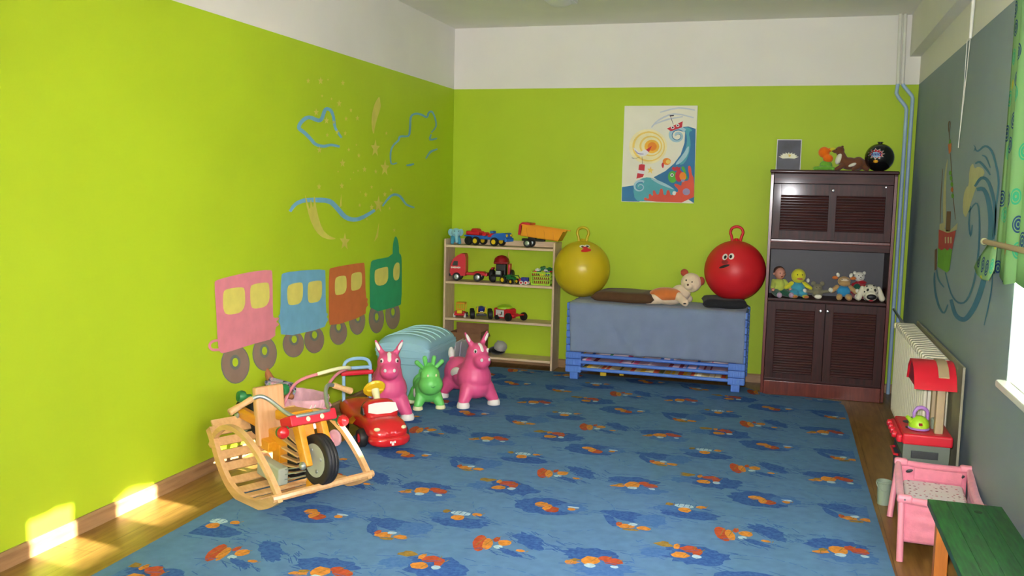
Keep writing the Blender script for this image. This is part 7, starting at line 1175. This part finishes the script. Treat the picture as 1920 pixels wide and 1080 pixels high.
# bucket standing left of the kitchen
t = thing('toy_bucket', 'grey-green plastic tub on the floor beside the toy kitchen', 'bucket', (3.256, -2.735, 0)); t.scale = (.8, .8, .72)
MB('clay').lathe([(.001, 0), (.034, 0), (.040, .145), (.046, .15), (.046, .158), (.040, .16), (.038, .15), (.03, .01), (.001, .008)], seg=26).build('pail', t)
MB('clay').tube([(-.043, 0, .152), (-.045, 0, .14), (-.03, -.02, .11), (0, -.046, .10), (.03, -.02, .11), (.045, 0, .14), (.043, 0, .152)], .0025, 8, smooth=4).build('handle', t)
# kettle
t = thing('toy_kettle', 'lime green toy kettle with a purple handle standing on the toy kitchen', 'toy kettle', (3.388, -2.745, .3845), .3)
MB('lilac_p').lathe([(.001, 0), (.047, 0), (.049, .006), (.045, .01)], seg=26).build('base', t)
b = MB('lime'); b.lathe([(.045, .008), (.046, .022), (.040, .042), (.027, .056), (.014, .062), (.001, .063)], seg=26); b.build('body', t)
MB('lime').tube([(-.036, 0, .035), (-.052, 0, .052), (-.060, 0, .058)], [.012, .009, .008], 10).build('spout', t)
MB('lilac_p').tube([(-.024, 0, .050), (-.026, 0, .075), (-.012, 0, .098), (.012, 0, .101), (.034, 0, .085), (.038, 0, .055), (.036, 0, .04)], [.007, .008, .009, .009, .008, .007, .006], 10, smooth=4).build('handle', t)
MB('toy_darkred').box((-.012, -.043, .030), (.018, .002, .012), rot=(-.3, 0, 0), bev=.001).build('badge', t)

# ------------------------------------------------------------------ doll cradle
t = thing('doll_cot', 'pink doll travel cot with a dotted mattress beside the green bench', 'doll bed', (3.422, -3.150, 0), -.08)
hx, hy, zt = .149, .285, .247
CP = {}
for sx in (-1, 1):
    for sy in (-1, 1):
        top = Vector((sx*hx, sy*hy, zt)); ft = Vector((sx*(.172 if sy > 0 else .142), .222 if sy > 0 else -.325, .0)); CP[(sx, sy)] = top
        MB('cloth_pinkp').tube([ft, ft*.72+top*.28, top*.6+ft*.4, top], [.0135, .0135, .0125, .0125], 12).build('leg', t)
        c = MB('cloth_pinkp'); c.box(top+Vector((-sx*.012, -sy*.0, .002)), (.06, .036, .034), bev=.012, seg=3); cn = c.build('corner_joint', t)
        MB('chrome').cyl(top+Vector((-sx*.012, sy*.017, .004)), top+Vector((-sx*.012, sy*.0215, .004)), .004, seg=10).build('rivet', cn)
def padrail(a, c, sag, name='rail_pad', m='cloth_pink'):
    pts = []
    for k in range(9):
        u = k/8; p = a.lerp(c, u); p = p+Vector((0, 0, -sag*math.sin(PI*u)-.002)); pts.append(p)
    MB(m).tube(pts, [.012, .0145, .0155, .016, .016, .016, .0155, .0145, .012], 12).build(name, t)
padrail(CP[(-1, -1)], CP[(-1, 1)], .028); padrail(CP[(1, -1)], CP[(1, 1)], .028); padrail(CP[(-1, -1)], CP[(1, -1)], .006); padrail(CP[(-1, 1)], CP[(1, 1)], .006)
def panel(name, m, a, c, z0, sagt=.0, inset=0.0, wav=.004):
    b = MB(m); a, c = Vector(a), Vector(c)
    nrm = Vector((-(c-a).y, (c-a).x, 0)).normalized()
    def f(u, v):
        p = a.lerp(c, u); zt_ = zt-.008-sagt*math.sin(PI*u); p.z = z0+(zt_-z0)*v; p += nrm*(wav*math.sin(v*19+u*3)*math.sin(PI*u)); return p
    b.grid(f, 16, 14); o = b.build(name, t, fix=False); thicken(o, .003); return o
panel('end_panel', 'cloth_pink', (-hx+.01, -hy, 0), (hx-.01, -hy, 0), .07); panel('end_panel', 'cloth_pink', (-hx+.01, hy-.01, 0), (hx-.01, hy-.01, 0), .07)
panel('side_netting', 'netting', (-hx+.003, -hy+.01, 0), (-hx+.003, hy-.01, 0), .10, .028, wav=.002); panel('side_panel', 'cloth_pinkdark', (hx-.003, -hy+.01, 0), (hx-.003, hy-.01, 0), .07, .028)
b = MB('cloth_pinkdark'); b.box((0, .0, .085), (hx*2-.03, hy*2-.04, .012), bev=.004); b.build('base_board', t)
o = MB('dotted_cloth').box((.0, 0.035, .135), (hx*2-.045, hy*2-.12, .085), bev=.018, seg=4).build('mattress', t)
o = MB('cloth_pink').box((.02, hy-.02, .205), (.20, .010, .055), bev=.004, seg=2).build('end_band', t)
for x in (-.10, .115): MB('kitchen_dark').sph((x, hy-.022, .215), (.016, .003, .008), (0, -.4, 0), seg=12, rng=8).build('eyelet', t)

# ------------------------------------------------------------------ green bench
t = thing('bench', 'low bench with a dark green painted plank top and orange wooden legs', 'bench', (3.428, -4.19, 0))
for k in range(4): MB('bench_green').box((-.094+.0625*k, 0, .337), (.0623, .94, .025), bev=.0012).build('top_plank', t)
b = MB('knot'); b.lathe([(.001, .0005), (.014, .0005), (.001, .0009)], (.03, .30, .3495), seg=16, cap=False); kn = b.build('knot', t); kn.scale = (1, 1.25, 1)
for x in (-.085, .09):
    for y in (-.40, .36): MB('bench_orange').box((x, y, .161), (.045, .045, .322), bev=.004).build('leg', t)
for y in (-.40, .36): MB('bench_orange').box((.0025, y, .285), (.13, .022, .06), bev=.003).build('apron', t)
MB('bench_orange').box((.0025, -.02, .15), (.03, .715, .04), bev=.003).build('stretcher', t)

# ------------------------------------------------------------------ wooden rocking motorbike
t = thing('rocking_motorbike', 'wooden rocking motorbike with a black front wheel, red headlamp block and slatted curved base', 'rocking toy', (.780, -3.692, .0085), math.atan2(-.4456, .8952))
run = [(.022, .092), (-.055, .048), (-.15, .017), (-.245, .009), (-.33, .022), (-.41, .062), (-.48, .135), (-.535, .225), (-.575, .285)]
def smooth2(p, k=5):
    q = [Vector((a, 0, b)) for a, b in p]; out = []
    for i in range(len(q)-1):
        a, b_, c, d = q[max(i-1, 0)], q[i], q[i+1], q[min(i+2, len(q)-1)]
        for j in range(k): u = j/k; out.append(.5*((2*b_)+(-a+c)*u+(2*a-5*b_+4*c-d)*u*u+(-a+3*b_-3*c+d)*u**3))
    out.append(q[-1]); return out
def ribbon(pts, l, w, h):   # bent strip: w across (y), h in the bend plane
    rings = []
    for i, p in enumerate(pts):
        tn = (pts[min(i+1, len(pts)-1)]-pts[max(i-1, 0)]).normalized(); nr = Vector((-tn.z, 0, tn.x)); c = Vector((p.x, l, p.z))
        rings.append([c+nr*h/2+Vector((0, w/2, 0)), c+nr*h/2-Vector((0, w/2, 0)), c-nr*h/2-Vector((0, w/2, 0)), c-nr*h/2+Vector((0, w/2, 0))])
    return rings
RS = smooth2(run)
arch = smooth2([(.01, .10), (-.05, .165), (-.12, .225), (-.20, .278), (-.29, .315), (-.37, .325), (-.45, .312), (-.52, .265), (-.565, .20)])
for l in (-.245, .245):
    b = MB('beech'); b.rings(ribbon(RS, l, .024, .042)); b.build('rocker', t, ang=30)
    b = MB('beech'); b.rings(ribbon(arch, l*.99, .026, .024)); b.build('arch_rail', t, ang=30)
b = MB('beech'); b.cyl((.01, -.275, .088), (.01, .275, .088), .017, seg=8); b.build('front_bar', t)
for i in (8, 12, 16, 20, 24, 28, 31, 34, 37, 40):
    p, q = RS[max(i-1, 0)], RS[min(i+1, 40)]; tn = (q-p).normalized(); a = math.atan2(-tn.z, tn.x)
    MB('beech').box((RS[i].x, 0, RS[i].z+.016), (.042, .47, .012), rot=(0, a, 0), bev=.003).build('slat', t)
# frame
b = MB('toy_orange'); b.box((-.27, 0, .245), (.33, .075, .06), rot=(0, .05, 0), bev=.008); b.box((-.34, 0, .19), (.06, .07, .16), bev=.006); b.box((-.16, 0, .335), (.07, .07, .12), rot=(0, -.35, 0), bev=.008); b.box((-.10, .0, .06), (.03, .03, .05)); b.build('frame', t)
b = MB('toy_orange'); b.box((-.235, 0, .375), (.15, .12, .05), rot=(0, -.08, 0), bev=.012, seg=3); b.build('tank', t)
for l in (-.062, .062):
    b = MB('toy_orange'); b.box((-.075, l, .275), (.052, .036, .21), rot=(0, -.40, 0), bev=.008); f_ = b.build('fork_leg', t)
    MB('steel_matt').lathe([(.014, 0), (.019, .004), (.019, .014), (.012, .022), (.001, .024)], (-.032, l+(.018 if l > 0 else -.018), .19), (0, 1 if l > 0 else -1, 0), seg=18).build('axle_cap', f_)
b = MB('toy_red'); b.box((-.115, 0, .378), (.095, .25, .052), rot=(0, -.35, 0), bev=.008); rb = b.build('headlamp_block', t)
for y in (-.035, .04):
    MB('vinyl_cream').lathe([(.001, 0), (.012, 0), (.008, .004), (.001, .005)], (-.066, y, .392), (.94, 0, .34), seg=10).build('disc', rb)
WC = (-.03, 0, .203)
w_ = MB('rubber'); w_.lathe([(.074, -.026), (.104, -.032), (.117, -.024), (.119, -.013), (.115, -.009), (.119, -.004), (.119, .004), (.115, .009), (.119, .013), (.117, .024), (.104, .032), (.074, .026)], WC, (0, 1, 0), seg=48); fw = w_.build('front_wheel', t, ang=60)
h_ = MB('grey_board'); h_.lathe([(.001, -.028), (.078, -.028), (.078, .028), (.001, .028)], WC, (0, 1, 0), seg=36); hb_ = h_.build('disc_hub', fw)
for a in (-1.2, .3, 2.0, 3.6): MB('steel_matt').sph((WC[0]+.05*math.cos(a), -.029, WC[2]+.05*math.sin(a)), (.009, .005, .009), seg=12, rng=8).build('bolt_head', t)
# handlebar
hbm = MB('steel_matt'); hbm.tube([(-.235, -.255, .468), (-.232, -.215, .486), (-.222, -.180, .490), (-.195, -.150, .470), (-.135, -.115, .424), (-.088, -.095, .408), (-.082, -.06, .408), (-.082, .06, .408), (-.088, .095, .408), (-.135, .115, .424), (-.195, .150, .470), (-.222, .180, .490), (-.232, .215, .486), (-.235, .255, .468)], .0095, 12, smooth=3); hbo = hbm.build('handlebar', t)
for s_ in (-1, 1): MB('beech').lathe([(.013, 0), (.015, .01), (.013, .05), (.016, .10), (.017, .118), (.012, .122)], (-.232, s_*.222, .484), (-.06, s_*1, -.42), seg=18).build('grip', hbo)
for s_ in (-1, 1):
    MB('toy_green').lathe([(.020, 0), (.026, .008), (.026, .022)], (-.105, s_*.160, .345), (1, s_*.1, .1), seg=20).build('lamp_socket', t); MB('toy_green').cyl((-.10, s_*.12, .36), (-.10, s_*.15, .352), .008).build('lamp_arm', t)
    MB('red_gloss').lathe([(.026, 0), (.029, .01), (.022, .026), (.010, .032), (.001, .033)], (-.084, s_*.162, .347), (1, s_*.1, .1), seg=22).build('lamp', t)
    MB('toy_green').lathe([(.012, 0), (.012, .03), (.026, .034), (.030, .05), (.024, .066), (.001, .07)], (-.50, s_*.07, .425), (-.1, s_*1, .15), seg=16).build('rear_lamp', t)
# backrest
MB('beech_z').box((-.425, -.012, .340), (.040, .155, .285), rot=(0, -.12, 0), bev=.010, seg=3).build('backrest', t)
MB('toy_orange').box((-.385, 0, .215), (.11, .16, .05), rot=(0, .12, 0), bev=.008).build('seat_block', t)
for s_ in (-1, 1):
    b = MB('toy_orange'); b.box((-.525, s_*.075, .330), (.20, .030, .055), rot=(0, .10, 0), bev=.006); b.build('rear_arm', t)
    MB('steel_matt').lathe([(.013, 0), (.018, .004), (.018, .012), (.001, .02)], (-.585, s_*.09, .322), (0, s_*1, 0), seg=16).build('rear_cap', t)
MB('toy_red').box((-.450, 0, .345), (.012, .14, .09), bev=.003).build('rear_plate', t)
wheel(t, (-.61, -.02, .285), .108, .055, 'grey_board', name='rear_wheel')
# engine: wooden cooling fins and grey side boxes
for k in range(7):
    MB('beech').box((-.165-.006*k, 0, .285-.034*k), (.135, .13, .009), rot=(0, .34-.11*k, 0), bev=.002).build('cooling_fin', t)
MB('toy_black').box((-.19, 0, .185), (.075, .09, .20), bev=.006).build('engine_block', t)
for s_ in (-1, 1):
    b = MB('grey_board'); b.box((-.27, s_*.095, .115), (.19, .055, .085), rot=(0, .10, 0), bev=.010, seg=3); b.build('side_box', t)
    for k in range(3): MB('steel_matt').cyl((-.18, s_*.09, .09+.025*k), (-.08, s_*.04, .125+.02*k), .003, seg=8).build('wire', t)
MB('toy_orange').box((-.095, .0, .072), (.028, .034, .085), bev=.003).build('front_strut', t)

# ------------------------------------------------------------------ red ride-on car
t = thing('ride_on_car', 'red plastic ride-on car with a yellow steering wheel and blue push bar', 'ride-on toy', (.615, -2.70, .009), -.79)
def loft(secs, n=24, pw=3.2):
    R = []
    for x, hw, z0, z1 in secs:
        r = []
        for j in range(n):
            a = 2*PI*j/n; c, s = math.cos(a), math.sin(a); k = (abs(c)**pw+abs(s)**pw)**(-1/pw)
            r.append((x, hw*c*k, (z0+z1)/2+(z1-z0)/2*s*k))
        R.append(r)
    return R
b = MB('red_gloss'); b.rings(loft([(-.50, .07, .09, .15), (-.49, .10, .07, .17), (-.42, .112, .055, .180), (-.33, .115, .055, .165), (-.22, .108, .055, .150), (-.13, .102, .05, .172), (-.06, .108, .045, .180), (.0, .112, .045, .176), (.07, .112, .045, .165), (.115, .104, .045, .148), (.14, .085, .05, .120), (.15, .05, .055, .10)])); b.build('body', t, ang=60)
b = MB('red_gloss'); b.rings(loft([(-.12, .07, .15, .19), (-.105, .092, .14, .238), (-.065, .096, .14, .252), (-.03, .094, .14, .243), (.005, .09, .13, .200), (.03, .07, .13, .17)], 24, 3)); cb = b.build('cab', t, ang=60)
ws = MB('vinyl_white'); ws.prism([(-.088, .0), (-.080, .045), (-.04, .052), (.04, .052), (.080, .045), (.088, .0), (.04, -.012), (-.04, -.012)], lambda y, z: (.008-z*.50, y, .192+z*.90), (.006, 0, .002)); ws.build('windscreen', cb)
for s_ in (-1, 1): MB('kitchen_dark').prism([(-.095, .165), (-.045, .165), (-.055, .205), (-.085, .21)], lambda x, z, s_=s_: (x, s_*.094, z), (0, s_*.005, 0)).build('side_window', cb)
MB('red_gloss').rings(loft([(.075, .10, .03, .085), (.09, .117, .028, .092), (.135, .113, .028, .090), (.160, .085, .03, .082), (.168, .05, .035, .072)], 24, 4)).build('bumper', t, ang=60)
for s_ in (-1, 1):
    MB('vinyl_cream').sph((.128, s_*.078, .125), (.012, .018, .010), (0, .4, s_*.5), seg=14, rng=10).build('headlight', t)
    bz = MB('toy_orange'); bz.prism([(-.33, .085), (-.25, .10), (-.18, .135), (-.21, .10), (-.13, .125), (-.19, .085), (-.26, .07)], lambda x, z, s_=s_: (x, s_*.1125, z), (0, s_*.002, 0)); bz.build('flame_sticker', t)
b = MB('vinyl_white')
for k in range(7): b.box((.166+(.003 if abs(k-3) < 2 else -.003), -.036+.012*k, .056+.0012*abs(k-3)), (.004, .009, .008 if k % 2 else .011), rot=(0, 0, 0))
b.box((.170, 0, .045), (.004, .012, .012)); b.build('front_badge', t)
for x, s_ in ((0, -1), (0, 1), (-.335, -1), (-.335, 1)): wheel(t, (x, s_*.122, .052), .052, .042, 'toy_red', hr=.5)
st = MB('toy_yellow'); st.lathe([(.030, 0), (.058, .004), (.066, .014), (.062, .022), (.05, .02), (.03, .012)], (-.130, 0, .285), (-.80, 0, .60), seg=30); st.tube([(-.130, y, .285) for y in (-.05, .05)], .008, 8); so = st.build('steering_wheel', t)
MB('vinyl_cream').cyl((-.08, 0, .225), (-.13, 0, .288), .016, .024).build('steering_hub', so); MB('toy_black').cyl((-.070, 0, .222), (-.080, 0, .234), .018).build('column_collar', t)
b = MB('pale_blue'); yy = .083
b.tube([(-.455, -yy, .12), (-.455, -yy, .30), (-.455, -yy, .37), (-.455, -.06, .405), (-.455, 0, .416), (-.455, .06, .405), (-.455, yy, .37), (-.455, yy, .30), (-.455, yy, .12)], .0105, 12, smooth=3); b.cyl((-.455, -yy, .358), (-.455, yy, .358), .0105); b.build('push_bar', t)
MB('toy_red').box((-.455, 0, .328), (.034, .205, .028), bev=.010, seg=3).build('backrest_band', t)

# ------------------------------------------------------------------ doll pram with doll
PX, PY = .205, -2.92
t = thing('doll_pram', 'pink doll pram with a ruffled cloth basket behind the rocking motorbike', 'doll pram', (PX, PY, .009), -.35); t.scale = (1.12, 1.12, 1.12)
b = MB('cloth_palepink')
def bask(u, v):
    a = 2*PI*u; k = .66+.34*v**.6+(.05 if v > .85 else 0)*math.sin(a*16)*.6+.018*math.sin(a*22)*v; return (.185*k*math.cos(a), .115*k*math.sin(a), .115+.155*v)
b.grid(bask, 88, 10); b.face([bask(j/30, 0) for j in range(30)]); o = b.build('basket', t, fix=False); thicken(o, .004)
MB('cloth_pink').tube([(.192*math.cos(2*PI*j/40), .122*math.sin(2*PI*j/40), .225) for j in range(40)], .006, 8, closed=True).build('rim_band', o)
b = MB('cloth_pinkp')
for s_ in (-1, 1):
    b.tube([(.04, s_*.125, .235), (.10, s_*.125, .33), (.17, s_*.12, .385), (.26, s_*.10, .420)], .0075, 10, smooth=3)
    b.tube([(.12, s_*.12, .02), (-.06, s_*.125, .23)], .007, 10); b.tube([(-.12, s_*.12, .02), (.04, s_*.125, .235)], .007, 10)
b.build('frame', t)
MB('vinyl_cream').tube([(.26, -.10, .420), (.285, -.06, .432), (.29, 0, .436), (.285, .06, .432), (.26, .10, .420)], .009, 10, smooth=4).build('push_handle', t)
for s_ in (-1, 1): MB('vinyl_white').lathe([(.02, 0), (.022, .006), (.016, .014), (.001, .016)], (.04, s_*.128, .235), (0, s_, 0), seg=16).build('joint', t)
for x in (-.12, .12):
    for s_ in (-1, 1): wheel(t, (x, s_*.135, .042), .042, .016, 'cloth_palepink', tyre='cloth_palepink')
b = MB('vinyl_white')
for x, y in ((-.02, -.132), (.0, -.133), (-.06, -.126), (.17, -.06), (.175, -.04)): b.tube([(x, y, .25), (x-.008, y-.008, .215), (x+.008, y-.008, .185), (x+.012, y-.004, .215)], .0028, 6, smooth=3)
b.build('ribbon', t)
t = thing('rag_doll', 'brown-skinned doll in a flowered dress lying in the pink pram with one leg up', 'doll', (.135, -2.95, .30), -.15)
blob('body', 'skin_brown', [((-.02, 0, .025), (.075, .045, .035)), ((.10, .01, -.06), (.042, .04, .042))], [((-.07, .02, .03), (-.115, .02, .085), .030, .022), ((-.115, .02, .085), (-.15, .03, .125), .022, .016), ((-.05, -.03, .02), (.02, -.07, .035), .026, .02), ((.02, -.07, .035), (.10, -.06, .02), .02, .016)], t, .004, 3)
b = MB('floral')
b.grid(lambda u, v: (-.095+.14*v, (.058-.01*v+.008*math.sin(u*2*PI*9)*(1-v))*math.cos(2*PI*u), .035+(.052-.008*v+.008*math.sin(u*2*PI*9)*(1-v))*math.sin(2*PI*u)), 60, 8); o = b.build('dress', t, fix=False); thicken(o, .003)
MB('hair_brown').sph((.112, .012, -.06), (.042, .042, .044)).build('hair', t)
